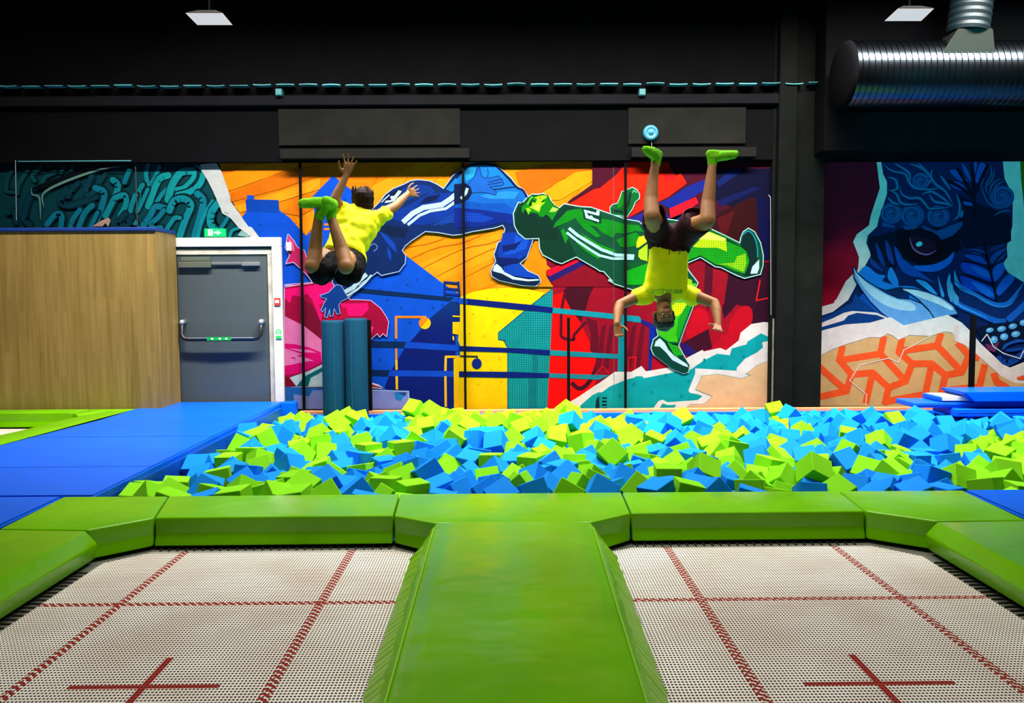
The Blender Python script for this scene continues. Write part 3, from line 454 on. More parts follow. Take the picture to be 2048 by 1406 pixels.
# muzzle
Fr(*fI)
P('#0c3470', [(1450, 60), (1560, 130), (1700, 220), (1860, 240), (2000, 180), (2200, 60), (2200, 460), (1900, 390), (1600, 300), (1450, 250)])
for c, w, p in [('#1f78d0', 40, [(1420, 0), (1480, 60), (1600, 130), (1700, 190), (1800, 225), (1900, 210), (1980, 120), (2048, 20)]), ('#3a9ce0', 12, [(1400, 20), (1480, 90), (1620, 150), (1720, 210), (1820, 245), (1920, 225), (2000, 130)]), ('#1c6cc8', 50, [(1380, 170), (1480, 240), (1620, 300), (1780, 370), (1880, 380)]), ('#44a8e4', 16, [(1380, 60), (1400, 160), (1460, 230), (1560, 280), (1720, 350)]),
                ('#1c6cc8', 60, [(1900, 370), (2000, 280), (2080, 200)]), ('#1a5cb4', 40, [(1850, 640), (1900, 580), (2000, 550), (2080, 560)]), ('#0f4ca0', 60, [(1800, 700), (1880, 760), (1980, 720), (2080, 640)]), ('#0f4ca0', 30, [(1880, 640), (1950, 640), (2060, 620)])]: Ln(c, w, p, sm=True, taper=w < 45)
for p in [[(1350, 0), (1400, 60), (1390, 200), (1350, 120)], [(1400, 110), (1450, 160), (1440, 230), (1400, 190)]]: P('#5cb4e0', p, dot='#1c5c9c', sm=True)
P('#041c3c', [(1600, 440), (1750, 400), (2060, 370), (2200, 380), (2200, 560), (1980, 540), (1860, 590), (1820, 700), (1740, 620), (1660, 540)])
for x, y, w, h in [(1735, 458, 36, 22), (1842, 446, 42, 26), (1946, 422, 40, 26), (2040, 390, 34, 28), (1775, 545, 34, 34), (1866, 518, 38, 32), (1972, 494, 42, 28)]: a.ell('#62aee0', x, y, w, h, 12, rot=-12); a.ell('#a0d4ec', x-6, y-6, w*.5, h*.4, 10, rot=-12)
P('#7a3468', [(1690, 580), (1760, 600), (1830, 560), (1780, 660), (1720, 640)])
Ln('#0a3a80', 60, [(600, 40), (780, 120), (1000, 140)], sm=True); P('#0f5cc0', [(480, 220), (640, 60), (760, 130), (1300, 320), (900, 420), (640, 380)], dot='#0a3c8c'); P('#06305c', [(780, 90), (930, 60), (960, 140), (880, 160)])
O('#06264c', 22, [(490, -120), (520, -60), (600, 10), (700, 70), (800, 130), (900, 172), (1010, 180), (1110, 220), (1190, 300), (1240, 360), (950, 425), (840, 370), (740, 290), (640, 190), (560, 80), (500, -20)], '#78b0e4', dot='#3c78c0')
P('#bcdcec', [(495, -100), (530, -50), (620, 30), (760, 120), (900, 180), (1000, 200), (1060, 250), (1030, 280), (900, 270), (760, 220), (640, 130), (550, 20)], dot='#8ab8dc', sm=True)
O('#06264c', 20, [(935, 80), (1040, 85), (1160, 112), (1300, 165), (1400, 240), (1440, 310), (1330, 325), (1240, 360), (1180, 270), (1090, 180), (990, 110)], '#6aa8dc', dot='#3c78c0')
P('#c4e0ec', [(940, 84), (1040, 90), (1160, 120), (1290, 175), (1390, 250), (1380, 275), (1250, 215), (1100, 160), (990, 110)], sm=True)
P('#0a4a90', [(150, 370), (310, 300), (480, 200), (500, 120), (560, 180), (700, 290), (800, 340), (640, 400), (420, 420), (150, 480)], dot='#062c60'); P('#e8e0dc', [(150, 410), (300, 350), (400, 300), (480, 283), (700, 298), (800, 345), (900, 420), (780, 350), (700, 320), (520, 300), (440, 325), (400, 370), (215, 425), (150, 440)])
# white ridge and patterned ground
P('#e8e0dc', [(150, 480), (215, 458), (400, 410), (640, 390), (780, 350), (830, 340), (950, 415), (1240, 345), (1350, 318), (1480, 390), (1560, 470), (1650, 580), (1780, 700), (1850, 770), (1920, 800), (2048, 750), (2200, 700), (2200, 1400), (150, 1400)])
P('#dcb680', [(150, 710), (215, 680), (300, 635), (420, 590), (640, 525), (740, 530), (800, 492), (850, 510), (900, 550), (1000, 505), (1180, 515), (1240, 500), (1320, 472), (1390, 485), (1425, 560), (1500, 580), (1600, 670), (1700, 760), (1830, 875), (1960, 940), (2200, 960), (2200, 1400), (150, 1400)], sm=False)
OR = '#fb6632'
for p in [[(390, 600), (360, 730), (470, 865), (425, 1015), (150, 1075)], [(360, 735), (735, 675), (768, 512)], [(735, 675), (965, 925), (1025, 765), (905, 660), (935, 528)], [(470, 865), (665, 848), (600, 1130)], [(665, 848), (810, 985), (965, 925)], [(810, 985), (775, 1140)], [(425, 1015), (215, 830), (150, 770)],
          [(1025, 765), (1205, 765), (1145, 1045), (760, 1115)], [(1205, 765), (1330, 870), (1480, 840), (1255, 600), (950, 645)], [(1255, 600), (1290, 484)], [(1480, 840), (1545, 690), (1440, 570)], [(1330, 870), (1295, 1015), (1640, 975), (1690, 770)], [(1145, 1045), (1180, 1140)], [(1545, 690), (1640, 710)], [(1770, 850), (1800, 930), (1900, 990)]]: Ln(OR, 62, p)
P(OR, [(1980, 890), (2060, 865), (2060, 915), (1990, 910)])
P('#e8e0dc', [(1440, 520), (1560, 470), (1650, 580), (1850, 770), (1830, 872), (1700, 755), (1600, 665), (1500, 590), (1425, 560)]); P('#e8e0dc', [(215, 458), (420, 405), (640, 390), (820, 345), (950, 415), (1350, 320), (1480, 390), (1440, 550), (1420, 520), (1390, 480), (1320, 470), (1240, 497), (1180, 512), (1000, 502), (900, 548), (850, 508), (800, 488), (740, 526), (640, 522), (420, 587), (300, 632), (150, 710), (150, 480)])
Ln('#f0d8cc', 9, [(600, 1150), (610, 1050), (455, 920), (545, 780), (810, 715), (900, 755), (950, 640), (1050, 590), (1200, 510)]); Ln('#dce8f0', 9, [(1660, 560), (1710, 495), (1770, 610), (1860, 670), (2010, 718), (2060, 620)])
right_mural = a.build('beast_mural', MURAL, 'mural of a dark blue horned beast above orange hexagon pattern, right of the black column')
# ================================================================= ROOM
black = mat('black_paint', '#070709', rough=.9, spec=.04, vary=.2, vscale=3)
charcoal = mat('charcoal_panel', '#141412', rough=.9, spec=.06, vary=.25, vscale=4)
dkgrey = mat('dark_grey_steel', '#0d0d10', rough=.8, spec=.06, vary=.2, vscale=5)
floor_m = mat('grey_floor', '#2c2c30', rough=.9, vary=.2, vscale=8)
wallm = mat('grey_wall', '#3c3c40', rough=.9, vary=.1, vscale=4)
wood = mat('ledge_wood', '#c07c4a', rough=.6, vary=.2, vscale=10, stretch=(.3, 3, 3))
X = lambda px, py=600, Y=YW: at(px, py, Y).x
Zp = lambda py, px=1024, Y=YW: at(px, py, Y).z
struct('floor', B(-9, 9.5, -1.5, 10.6, -.1, 0), floor_m)
xr = X(1543)
struct('wall_back', B(-9, xr, YW, YW+.5, 0, 5.6), wallm)
struct('wall_right_back', B(xr, 9.5, YR, YR+.5, 0, 5.6), wallm)
struct('wall_left', B(-9.2, -9, -1.5, 10, 0, 5.6), black)
struct('wall_right', B(9.5, 9.7, -1.5, 10.3, 0, 5.6), black)
struct('ceiling', B(-9.2, 9.7, -1.5, 10.6, 5.6, 5.7), black)
# ceiling beams (dark)
for i, y in enumerate((2.6, 5.2, 7.9)):
    struct('beam' if i == 0 else 'beam.%03d' % i, B(-9, 9.5, y, y+.16, 5.2, 5.58, .01), dkgrey)
# black fascia above the mural
zl = Zp(324)
bm = bmesh.new(); box(bm, -9, xr+.05, 9.31, YW-.002, zl, 5.55)
struct('fascia_black', bm, black)
struct('fascia_right', B(X(1648, 300, 9.0), 9.5, 9.0, YR-.002, Zp(324, 1850, 9.8), 5.55, .004), black)
for i, (x0, x1) in enumerate(((570, 925), (1252, 1482))):
    bm = bmesh.new(); box(bm, X(x0), X(x1), 9.285, 9.309, Zp(294), Zp(218), .01); box(bm, X(x0)+.03, X(x1)+.1, 9.22, 9.309, Zp(321), Zp(302), .006)
    struct('trim_%d' % (i+1), bm, charcoal)
struct('trim_3', B(-9, xr+.1, 9.24, 9.309, Zp(216), Zp(196), .01), dkgrey)
# corrugated deck edge: dashes of folded metal, teal light put into the colour
tealm = mat('deck_edge_lit_teal', '#3a8890', rough=.4, metal=.2, spec=.6, vary=.5, vscale=2)
bm = bmesh.new(); random.seed(2)
p0, p1 = 16, 1655; n = 36
for k in range(n):
    a0 = p0+(p1-p0)*k/n; z = Zp(172-6.5*k/n, a0, 9.2)+random.uniform(-.006, .006); t = random.uniform(.003, .006); x0 = X(a0, Y=9.2); sag = random.uniform(-.008, .008)
    V = []
    for j in range(7):
        u = j/6; V.append((x0+u*.196, z+sag*math.sin(PI*u)))
    for (xa, za), (xb, zb) in zip(V, V[1:]):
        f = [bm.verts.new(q) for q in ((xa, 9.2, za-t), (xb, 9.2, zb-t), (xb, 9.2, zb+t), (xa, 9.2, za+t))]; bm.faces.new(f)
        g = [bm.verts.new(q) for q in ((xa, 9.2, za+t), (xb, 9.2, zb+t), (xb, 9.3, zb+t), (xa, 9.3, za+t))]; bm.faces.new(g)
        g = [bm.verts.new(q) for q in ((xa, 9.2, za-t), (xa, 9.3, za-t), (xb, 9.3, zb-t), (xb, 9.2, zb-t))]; bm.faces.new(g)
struct('trim_4', bm, tealm, 'dashed row of folded metal deck edge with teal light in its colour under the black ceiling', 'ceiling edge')
# column between the two murals
bm = bmesh.new(); x0, x1 = X(1543, Y=9.3), X(1645, Y=9.3)
box(bm, x0+.03, X(1583, Y=9.3), 9.22, 9.78, 0, 5.5, .006); box(bm, X(1583, Y=9.3), x1, 9.3, YR-.002, 0, 5.5, .006); box(bm, x0-.01, x0+.028, 9.3, 9.42, 0, 5.5, .004)
struct('column', bm, mat('column_black', '#0b0d0b', rough=.85, spec=.06, vary=.3, vscale=5))
bm = bmesh.new(); box(bm, X(1546, Y=9.29), X(1553, Y=9.29), 9.285, 9.299, 0, Zp(640), .003)
o = struct('trim_5', bm, mat('worn_strip', '#6c6a58', rough=.7, vary=.4, vscale=9))
# black joint strips between the mural panels
for i, (xa, xb) in enumerate(((600, 608), (926, 931), (1251, 1251))):
    bm = bmesh.new(); w = .013; A, Bb = at(xa, 326, 9.325), at(xb, 815, 9.325)
    vs = [bm.verts.new(q) for q in ((A.x-w, 9.31, A.z), (A.x+w, 9.31, A.z), (Bb.x+w, 9.31, .3), (Bb.x-w, 9.31, .3), (A.x-w, 9.34, A.z), (A.x+w, 9.34, A.z), (Bb.x+w, 9.34, .3), (Bb.x-w, 9.34, .3))]
    for f in ((0, 3, 2, 1), (0, 4, 7, 3), (1, 2, 6, 5), (4, 5, 6, 7)): bm.faces.new([vs[j] for j in f])
    bmesh.ops.recalc_face_normals(bm, faces=bm.faces)
    struct('trim_%d' % (6+i), bm, black, ('black vertical joint strip beside the door frame', 'black vertical joint strip crossing the yellow building', 'black vertical joint strip crossing the green figure')[i], 'joint strip')
wire = mat('wire', '#30343a', rough=.5); wirel = mat('pale_wire', '#8a9098', rough=.4)
A, Bb = at(1227, 335, 9.3), at(1228, 780, 9.3)
o = obj('cable', tube(bmesh.new(), [A, Bb, Bb+Vector((0, 0, -.07)), Bb+Vector((-.02, 0, -.14)), Bb+Vector((-.06, 0, -.17))], .0028, 6), wire); tag(o, 'thin dark cable hanging down the mural and curling at its foot', 'cable')
A, Bb = at(1541, 395, 9.27), at(1542, 630, 9.27)
o = obj('cable', tube(bmesh.new(), [A+Vector((-.015, .02, .03)), A, Bb], .003, 6), wirel); tag(o, 'thin pale cable hanging beside the black column', 'cable')
# thin pale rail over the lettering mural
A, Bb = at(36, 323, 9.28), at(262, 321.5, 9.28)
rail_m = mat('teal_rail', '#3c8c90', rough=.4)
o = obj('rail', tube(bmesh.new(), [A, Bb], .006, 8), rail_m); tag(o, 'thin pale teal rail above the lettering mural', 'rail')
o = obj('cable', tube(bmesh.new(), [at(31, 320, 9.307), at(31, 330, 9.307), at(33, 440, 9.307)], .004, 6), wirel); tag(o, 'short grey cable in front of the lettering mural, far left', 'cable')
o = obj('cable', tube(bmesh.new(), [at(271, 333, 9.28), at(275, 455, 9.28)], .006, 6), wire); tag(o, 'dark cable in front of the lettering mural, above the plywood box corner', 'cable')
# ---------------------------------------------------------------- emergency door
white = mat('white_frame_paint', '#ccc8c4', rough=.5, vary=.06, vscale=7)
worn = mat('worn_reveal', '#b8b4a4', rough=.7, vary=.35, vscale=6)
greyd = mat('grey_door_paint', '#3e484c', rough=.5, vary=.08, vscale=3)
steel = mat('steel', '#c8ccd0', rough=.3, metal=.8); dsteel = mat('dark_steel', '#20262a', rough=.35, metal=.3)
door = thing('emergency_door', 'grey steel emergency door with push bar in a white frame', 'door', (X(450), YW, 0)); 
bm = bmesh.new(); xa, xb, xc, xd = X(349), X(537), X(549), X(567); zt, zi, zd = Zp(476, 450), Zp(494, 450), Zp(513, 450)
box(bm, xa, xd, 9.33, 9.398, zi, zt, .004); box(bm, xc, xd, 9.33, 9.398, 0, zi-.001, .004)
obj('door_frame', bm, white, door)
bm = bmesh.new(); box(bm, xa, xc, 9.36, 9.398, zd+.02, zi-.025, .002); box(bm, xb+.01, xc-.001, 9.36, 9.398, 0, zd+.018, .002); obj('reveal', bm, worn, door)
bm = bmesh.new(); box(bm, xa, xc, 9.37, 9.398, zi-.024, zi-.002); box(bm, xa, xb+.008, 9.37, 9.398, zd+.001, zd+.018); obj('seal', bm, mat('teal_seal', '#1c3c40', rough=.5), door)
leaf = obj('door_leaf', B(xa+.05, xb, 9.372, 9.397, 0, zd, .003), greyd, door)
def part(name, bm, m, parent, smooth=False, label=None):
    o = obj(name, bm, m, None, smooth); o.parent = parent
    def wm_(q): return (wm_(q.parent) @ q.matrix_parent_inverse if q.parent else Matrix()) @ Matrix.Translation(q.location)
    o.matrix_parent_inverse = wm_(parent).inverted()
    if label: o['label'] = label
    return o
bm = bmesh.new(); box(bm, X(364), X(428), 9.32, 9.371, Zp(536, 400), Zp(524, 400), .006); box(bm, X(368), X(426), 9.34, 9.371, Zp(523, 400), Zp(515, 400), .004)
cl = part('door_closer', bm, mat('closer_metal', '#6a7266', rough=.4, metal=.5), leaf)
part('closer_arm', box(B(X(429), X(488), 9.335, 9.35, Zp(528, 450), Zp(524, 450)), X(489), X(524), 9.33, 9.371, Zp(532, 500), Zp(525, 500), .003), steel, leaf)
bm = bmesh.new(); zb, zk = Zp(677, 450), Zp(647, 450); xl, xr_ = X(369), X(526)
tube(bm, [(xl, 9.33, zk), (xl, 9.30, zk-.03), (xl, 9.28, zb+.05), (xl+.03, 9.27, zb+.01), (xl+.08, 9.27, zb), (xr_-.08, 9.27, zb), (xr_-.03, 9.27, zb+.01), (xr_, 9.28, zb+.05), (xr_, 9.30, zk-.03), (xr_, 9.33, zk)], .024, 10)
pb = part('push_bar', bm, dsteel, leaf, True)
bm = bmesh.new()
for x in (xl, xr_): lathe(bm, (x, 9.33, zk+.02), [(.0, -.05), (.024, -.048), (.03, -.03), (.03, .04)], 'Y', 16)
part('bracket', bm, steel, leaf, True)
part('bar_strip', tube(bmesh.new(), [(xl+.08, 9.248, zb+.013), (xr_-.08, 9.248, zb+.013)], .005, 6), steel, leaf)
gm = mat('sign_green', '#0c9a44', rough=.4); wm = mat('sign_white', '#f0f4f0', rough=.5)
bm = B(X(421), X(469), 9.242, 9.25, zb-.014, zb+.024)
st = part('push_label', bm, gm, leaf)
bm = bmesh.new()
for k in (430, 445, 458): box(bm, X(k), X(k+4), 9.239, 9.2415, zb-.004, zb+.014)
part('push_symbol', bm, wm, leaf, label='white marks on green strip')
# ---- lit exit sign above the door
ex = thing('exit_sign', 'lit green exit sign with running figure and arrow above the white door frame', 'sign', (X(436), 9.36, Zp(466, 436)))
gx = mat('lit_green', '#00a050', rough=.4, emit='#00b458', estr=.85); wx = mat('lit_white', '#ffffff', rough=.4, emit='#e8fff0', estr=1.3)
x0, x1, z0, z1 = X(416), X(457), Zp(474, 436), Zp(458, 436)
part('sign_body', B(x0, x1, 9.345, 9.398, z0, z1, .004), gx, ex)
cxx, cz = X(427), (z0+z1)/2
bm = bmesh.new(); box(bm, X(424), X(433), 9.341, 9.3445, z0+.012, z1-.01)
part('door_symbol', bm, wx, ex)
bm = bmesh.new(); lathe(bm, (X(429.5), 9.340, cz+.022), [(.008, -.001), (.008, .0005)], 'Y', 12)
for P_ in ([(429.5, .014), (428.5, -.006)], [(428.5, -.006), (431, -.014), (430.5, -.028)], [(428.5, -.006), (426.5, -.02)], [(429.5, .01), (432, .002)], [(429.3, .012), (427, .006)]):
    tube(bm, [(X(p[0]), 9.3395, cz+p[1]) for p in P_], .0035, 5)
part('running_figure', bm, gx, ex)
bm = bmesh.new(); zz = cz
for q in ([(X(436), zz-.008), (X(443), zz-.008), (X(443), zz+.008), (X(436), zz+.008)], [(X(442), zz-.026), (X(450), zz), (X(442), zz+.026)]):
    bm.faces.new([bm.verts.new((a_, 9.341, b_)) for a_, b_ in q])
part('arrow', bm, wx, ex)
# ---- small signs and sensor on the frame
s1 = thing('call_point_sign', 'small square red and white sign on the door frame', 'sign', (X(558), 9.325, Zp(603, 558)))
part('sign_plate', B(X(552), X(564.5), 9.318, 9.329, Zp(611, 558), Zp(596, 558), .002), mat('sign_red', '#b82c1c', rough=.5), s1)
bm = B(X(554), X(562), 9.314, 9.317, Zp(606, 558), Zp(600, 558)); part('sign_text', bm, wm, s1)
s2 = thing('door_release_sign', 'small green and white pictogram sign low on the door frame', 'sign', (X(559), 9.325, Zp(667, 558)))
part('sign_plate', B(X(553), X(566), 9.322, 9.329, Zp(677, 558), Zp(657, 558), .001), wm, s2)
bm = bmesh.new(); c0 = (X(559.5), 9.3205, Zp(664, 558))
for k in range(20):
    if k in (14, 15): continue
    aa, ab = 2*PI*k/20, 2*PI*(k+1)/20
    bm.faces.new([bm.verts.new((c0[0]+r*math.cos(t), c0[1], c0[2]+r*math.sin(t))) for r, t in ((.022, aa), (.022, ab), (.034, ab), (.034, aa))])
box(bm, c0[0]-.014, c0[0]+.014, 9.319, 9.321, c0[2]-.006, c0[2]+.004); box(bm, c0[0]-.03, c0[0]+.03, 9.319, 9.321, Zp(676.5, 558), Zp(671, 558))
bmesh.ops.recalc_face_normals(bm, faces=bm.faces); part('release_symbol', bm, mat('sign_green_bright', '#18c048', rough=.5), s2)
sn = thing('wall_sensor', 'small white box sensor on the mural beside the door', 'sensor', (X(582), 9.36, Zp(493, 582)))
part('sensor_body', B(X(577.5), X(587), 9.345, 9.392, Zp(502, 582), Zp(485, 582), .006, 2), white, sn); part('sensor_lens', B(X(580), X(584.5), 9.342, 9.346, Zp(500, 582), Zp(496, 582), .001), worn, sn)
# ---- round siren and junction boxes on the fascia
cy = mat('cyan_lit_plastic', '#1c6880', rough=.5)  # cyan light falling on the sounder is put into its base colour
d0 = at(1302, 265, 9.24)
sr = thing('round_sounder', 'round wall sounder coloured by cyan light, with short cable above the upside down person', 'sounder', d0)
part('sounder_body', lathe(bmesh.new(), d0, [(.086, .066), (.086, .02), (.08, .0), (.055, -.01), (.05, -.004), (.022, -.004), (.02, -.012), (.004, -.014)], 'Y', 40), cy, sr, True)
part('sounder_cable', tube(bmesh.new(), [d0+Vector((.012, .03, -.08)), d0+Vector((.014, .03, -.16))], .003, 6), wirel, sr)
for k, (px, lb) in enumerate(((557, 'small square junction box coloured by cyan light on the black fascia, above the door side'), (1285, 'small square junction box coloured by cyan light on the black fascia, above the round sounder'))):
    q = at(px, 184, 9.2); j = thing('junction_box', lb, 'junction box', q)
    part('box_body', B(q.x-.036, q.x+.036, 9.2, 9.308, q.z-.037, q.z+.037, .008, 2), mat('cyan_lit_box', '#1c6064', rough=.5), j)  # box and lid colours carry the cyan light that falls on them
    part('box_lid', B(q.x-.03, q.x+.03, 9.195, 9.2, q.z-.03, q.z+.03, .002), mat('cyan_lit_lid', '#24686c', rough=.5), j)
# ---------------------------------------------------------------- floodlights
lamp_face = mat('lamp_diffuser', '#c8c4c4', rough=.5, emit='#fff4f0', estr=.5); rim = mat('lamp_rim', '#f0d8cc', rough=.4, emit='#ffd8c8', estr=.75)
for k, (cn, lb) in enumerate(((((371, 26), (445, 26), (465, 50), (395, 50)), 'square ceiling floodlight on the left, glowing grey white'), (((1796, 17), (1868, 17), (1842, 42), (1769, 42)), 'square ceiling floodlight on the right, near the metal duct'))):
    zc = 4.07; P_ = [on(p[0], p[1], zc) for p in cn]; c = sum(P_, Vector())/4
    t = thing('ceiling_floodlight', lb, 'ceiling light', c)
    P_ = [c+(p-c)*1 for p in P_]
    bm = bmesh.new(); a_ = [bm.verts.new(p+Vector((0, 0, .004))) for p in P_]; b_ = [bm.verts.new(c+(p-c)*.5+Vector((0, 0, .05))) for p in P_]
    bm.faces.new(a_); bm.faces.new(b_[::-1])
    for i in range(4): bm.faces.new((a_[i], a_[(i+1) % 4], b_[(i+1) % 4], b_[i]))
    bmesh.ops.recalc_face_normals(bm, faces=bm.faces); part('housing', bm, black, t)
    bm = bmesh.new(); bm.faces.new([bm.verts.new(c+(p-c)*.94+Vector((0, 0, -.001))) for p in P_]); part('diffuser', bm, lamp_face, t)
    bm = bmesh.new(); a_ = [bm.verts.new(p) for p in P_]; b_ = [bm.verts.new(c+(p-c)*.94) for p in P_]
    for i in range(4): bm.faces.new((a_[i], a_[(i+1) % 4], b_[(i+1) % 4], b_[i]))
    part('rim', bm, rim, t)
    part('hanger', tube(bmesh.new(), [c+Vector((0, 0, .05)), (c.x, c.y, 5.6)], .008, 6), black, t)
# ---------------------------------------------------------------- spiral duct
def duct_mat():
    m = mat('spiral_duct_metal', '#444c52', rough=.24, metal=1.0, vary=.15, vscale=4); return m
dm = duct_mat()
c0 = at(1690, 151, 8.6); r = .325
dt = thing('spiral_duct', 'large round ribbed metal air duct under the ceiling at the right', 'air duct', c0)
prof = []; x = 0
L_ = 6.2
while x < L_:
    prof += [(r, x), (r, x+.042), (r+.008, x+.047), (r+.008, x+.053), (r, x+.058)]; x += .061
part('duct_pipe', lathe(bmesh.new(), c0, prof, 'X', 96), dm, dt, False)
part('end_cap', lathe(bmesh.new(), c0, [(.02, -.05), (r*.9, -.05), (r+.004, -.02), (r+.012, .0), (.02, .0)], 'X', 64), black, dt, True)
c1 = at(1935, 66, 8.42); c2 = at(1950, -60, 8.42)
prof = []; h = 0; r1 = .19
bmv = bmesh.new(); pts = []; rr = []
n_ = 46
for k in range(n_):
    u = k/(n_-1); pts.append(c1.lerp(c2+Vector((.1, 0, .9)), u)); rr.append(r1+(.008 if k % 2 else 0))
part('branch_pipe', tube(bmv, pts, rr, 48), mat('teal_duct_metal', '#071a20', rough=.5, metal=.3), dt, False)
bm = bmesh.new(); A = [at(1872, 126, 8.32), at(1992, 126, 8.32), at(1992, 118, 8.62), at(1872, 118, 8.62)]; Bq = [c1+Vector((-.17, -.15, 0)), c1+Vector((.17, -.15, 0)), c1+Vector((.17, .15, 0)), c1+Vector((-.17, .15, 0))]
va = [bm.verts.new(p) for p in A]; vb = [bm.verts.new(p) for p in Bq]
for i in range(4): bm.faces.new((va[i], va[(i+1) % 4], vb[(i+1) % 4], vb[i]))
bm.faces.new(va[::-1]); bm.faces.new(vb); bmesh.ops.bevel(bm, geom=list(bm.edges), offset=.008, segments=2, affect='EDGES')
bmesh.ops.recalc_face_normals(bm, faces=bm.faces); part('saddle', bm, mat('saddle_metal', '#50544e', rough=.4, metal=.9), dt)
# ---------------------------------------------------------------- plywood box, left
def ply_mat():
    m = bpy.data.materials.new('plywood'); m.use_nodes = True; nt = m.node_tree; N = nt.nodes; L = nt.links; b = N['Principled BSDF']
    tc = N.new('ShaderNodeTexCoord'); out = []
    for sc_, det in (((9, 9, .55), 3), ((38, 38, 1.6), 4)):
        mp = N.new('ShaderNodeMapping'); mp.inputs['Scale'].default_value = sc_; L.new(tc.outputs['Object'], mp.inputs[0])
        n = N.new('ShaderNodeTexNoise'); n.inputs['Scale'].default_value = 1; n.inputs['Detail'].default_value = det; L.new(mp.outputs[0], n.inputs['Vector']); out.append(n)
    br = N.new('ShaderNodeTexBrick'); mp = N.new('ShaderNodeMapping'); mp.inputs['Rotation'].default_value = (PI/2, 0, 0); mp.vector_type = 'TEXTURE'
    sp = N.new('ShaderNodeSeparateXYZ'); cb = N.new('ShaderNodeCombineXYZ'); L.new(tc.outputs['Object'], sp.inputs[0]); L.new(sp.outputs['Z'], cb.inputs['X']); ad = N.new('ShaderNodeMath'); L.new(sp.outputs['X'], ad.inputs[0]); L.new(sp.outputs['Y'], ad.inputs[1]); L.new(ad.outputs[0], cb.inputs['Y'])
    L.new(cb.outputs[0], br.inputs['Vector']); br.inputs['Scale'].default_value = 1; br.inputs['Brick Width'].default_value = .42; br.inputs['Row Height'].default_value = .045; br.inputs['Mortar Size'].default_value = 0; br.offset = .37
    br.inputs['Color1'].default_value = (.86, .86, .86, 1); br.inputs['Color2'].default_value = (1.1, 1.1, 1.1, 1)
    r = N.new('ShaderNodeValToRGB'); r.color_ramp.elements[0].color = hx('#745a22'); r.color_ramp.elements[1].color = hx('#987e42'); r.color_ramp.elements[0].position = .3; r.color_ramp.elements[1].position = .7
    a_ = N.new('ShaderNodeMath'); L.new(out[0].outputs[0], a_.inputs[0]); L.new(out[1].outputs[0], a_.inputs[1]); h = N.new('ShaderNodeMath'); h.operation = 'MULTIPLY'; h.inputs[1].default_value = .5; L.new(a_.outputs[0], h.inputs[0]); L.new(h.outputs[0], r.inputs[0])
    mx = N.new('ShaderNodeMix'); mx.data_type = 'RGBA'; mx.blend_type = 'MULTIPLY'; mx.inputs['Factor'].default_value = .8; L.new(r.outputs[0], mx.inputs['A']); L.new(br.outputs['Color'], mx.inputs['B']); L.new(mx.outputs['Result'], b.inputs['Base Color'])
    b.inputs['Roughness'].default_value = .55; return m
ply = ply_mat()
blue_v = mat('blue_vinyl', '#0058d8', rough=.38, spec=.14, vary=.08, vscale=2, bump=.18, bscale=5, bdist=.03)
blue_d = mat('blue_vinyl_dark', '#0448a8', rough=.45, spec=.2, vary=.1, vscale=3)
YB = 8.79; xb1 = -3.655; zb1 = 2.37
pbx = thing('plywood_box', 'tall box wall clad in pale wood with a blue padded top, left of the door', 'box wall', (-6, 9.1, 0))
part('front_panel', B(-8.9, xb1-.021, YB, YB+.02, .3, zb1, .002), ply, pbx); part('side_panel', B(xb1-.02, xb1, YB, YW-.08, .3, zb1, .002), ply, pbx); part('back_frame', B(-8.9, xb1-.05, YB+.03, YW-.12, 0, zb1-.02), dkgrey, pbx)
part('top_pad', B(-8.9, xb1+.01, YB-.02, YW-.1, zb1+.001, zb1+.04, .01, 2), mat('blue_pad_dim', '#04307c', rough=.5), pbx)
# ---------------------------------------------------------------- foam rolls and posts by the pit
roll_m = mat('teal_foam', '#053a54', rough=.75, spec=.12, vary=.08, vscale=12, bump=.2, bscale=60, bdist=.004)
for k, (x0, x1, yt, Yc, lb) in enumerate(((644, 689, 641, 9.03, 'upright teal foam cylinder nearer the door'), (690, 735, 637, 9.04, 'upright teal foam cylinder, right one of the pair'))):
    cx_ = (X(x0, 700, Yc)+X(x1, 700, Yc))/2; rr_ = (X(x1, 700, Yc)-X(x0, 700, Yc))/2; zt_ = at(x0, yt, Yc).z
    t = thing('foam_cylinder', lb, 'foam roll', (cx_, Yc, .12))
    part('roll_body', lathe(bmesh.new(), (cx_, Yc, 0), [(rr_*.97, .12), (rr_, .135), (rr_, zt_-.03), (rr_*.985, zt_-.008), (rr_*.93, zt_)], 'Z', 40), roll_m, t, True)
    part('seam', B(cx_+.03*(1-2*k), cx_+.034*(1-2*k), Yc-rr_-.002, Yc-rr_+.006, .2, zt_-.03), mat('roll_seam', '#0a5468', rough=.6), t)
for px, yt, yb, w, lb in ((1137, 635, 806, .016, 'slim black post standing at the pit edge before the red building'), (1947, 630, 778, .024, 'slim black post standing behind the stacked blue mats'), (738, 640, 806, .02, 'black post half hidden behind the teal foam cylinders')):
    Yp = 9.16 if px != 738 else 9.27; q = at(px, yt, Yp); t = thing('black_post', lb, 'post', (q.x, Yp, .1))
    part('post_tube', B(q.x-w, q.x+w, Yp-w, Yp+w, .1, q.z, .004, 2), black, t); part('post_base', B(q.x-w*2, q.x+w*2, Yp-w*2, Yp+w*2, .1, .12, .003), black, t)
# ---------------------------------------------------------------- pit edges
struct('ledge', B(-2.3, 9.3, 9.24, YW-.07, .1, Zp(813.5, 1400), .004), wood)
o = obj('pit_edge_pad', B(-2.3, 9.3, 9.2, 9.238, .1, Zp(824, 1400, 9.2), .01, 3), blue_v); tag(o, 'long blue pad along the far edge of the foam pit, under the wooden ledge', 'pad')
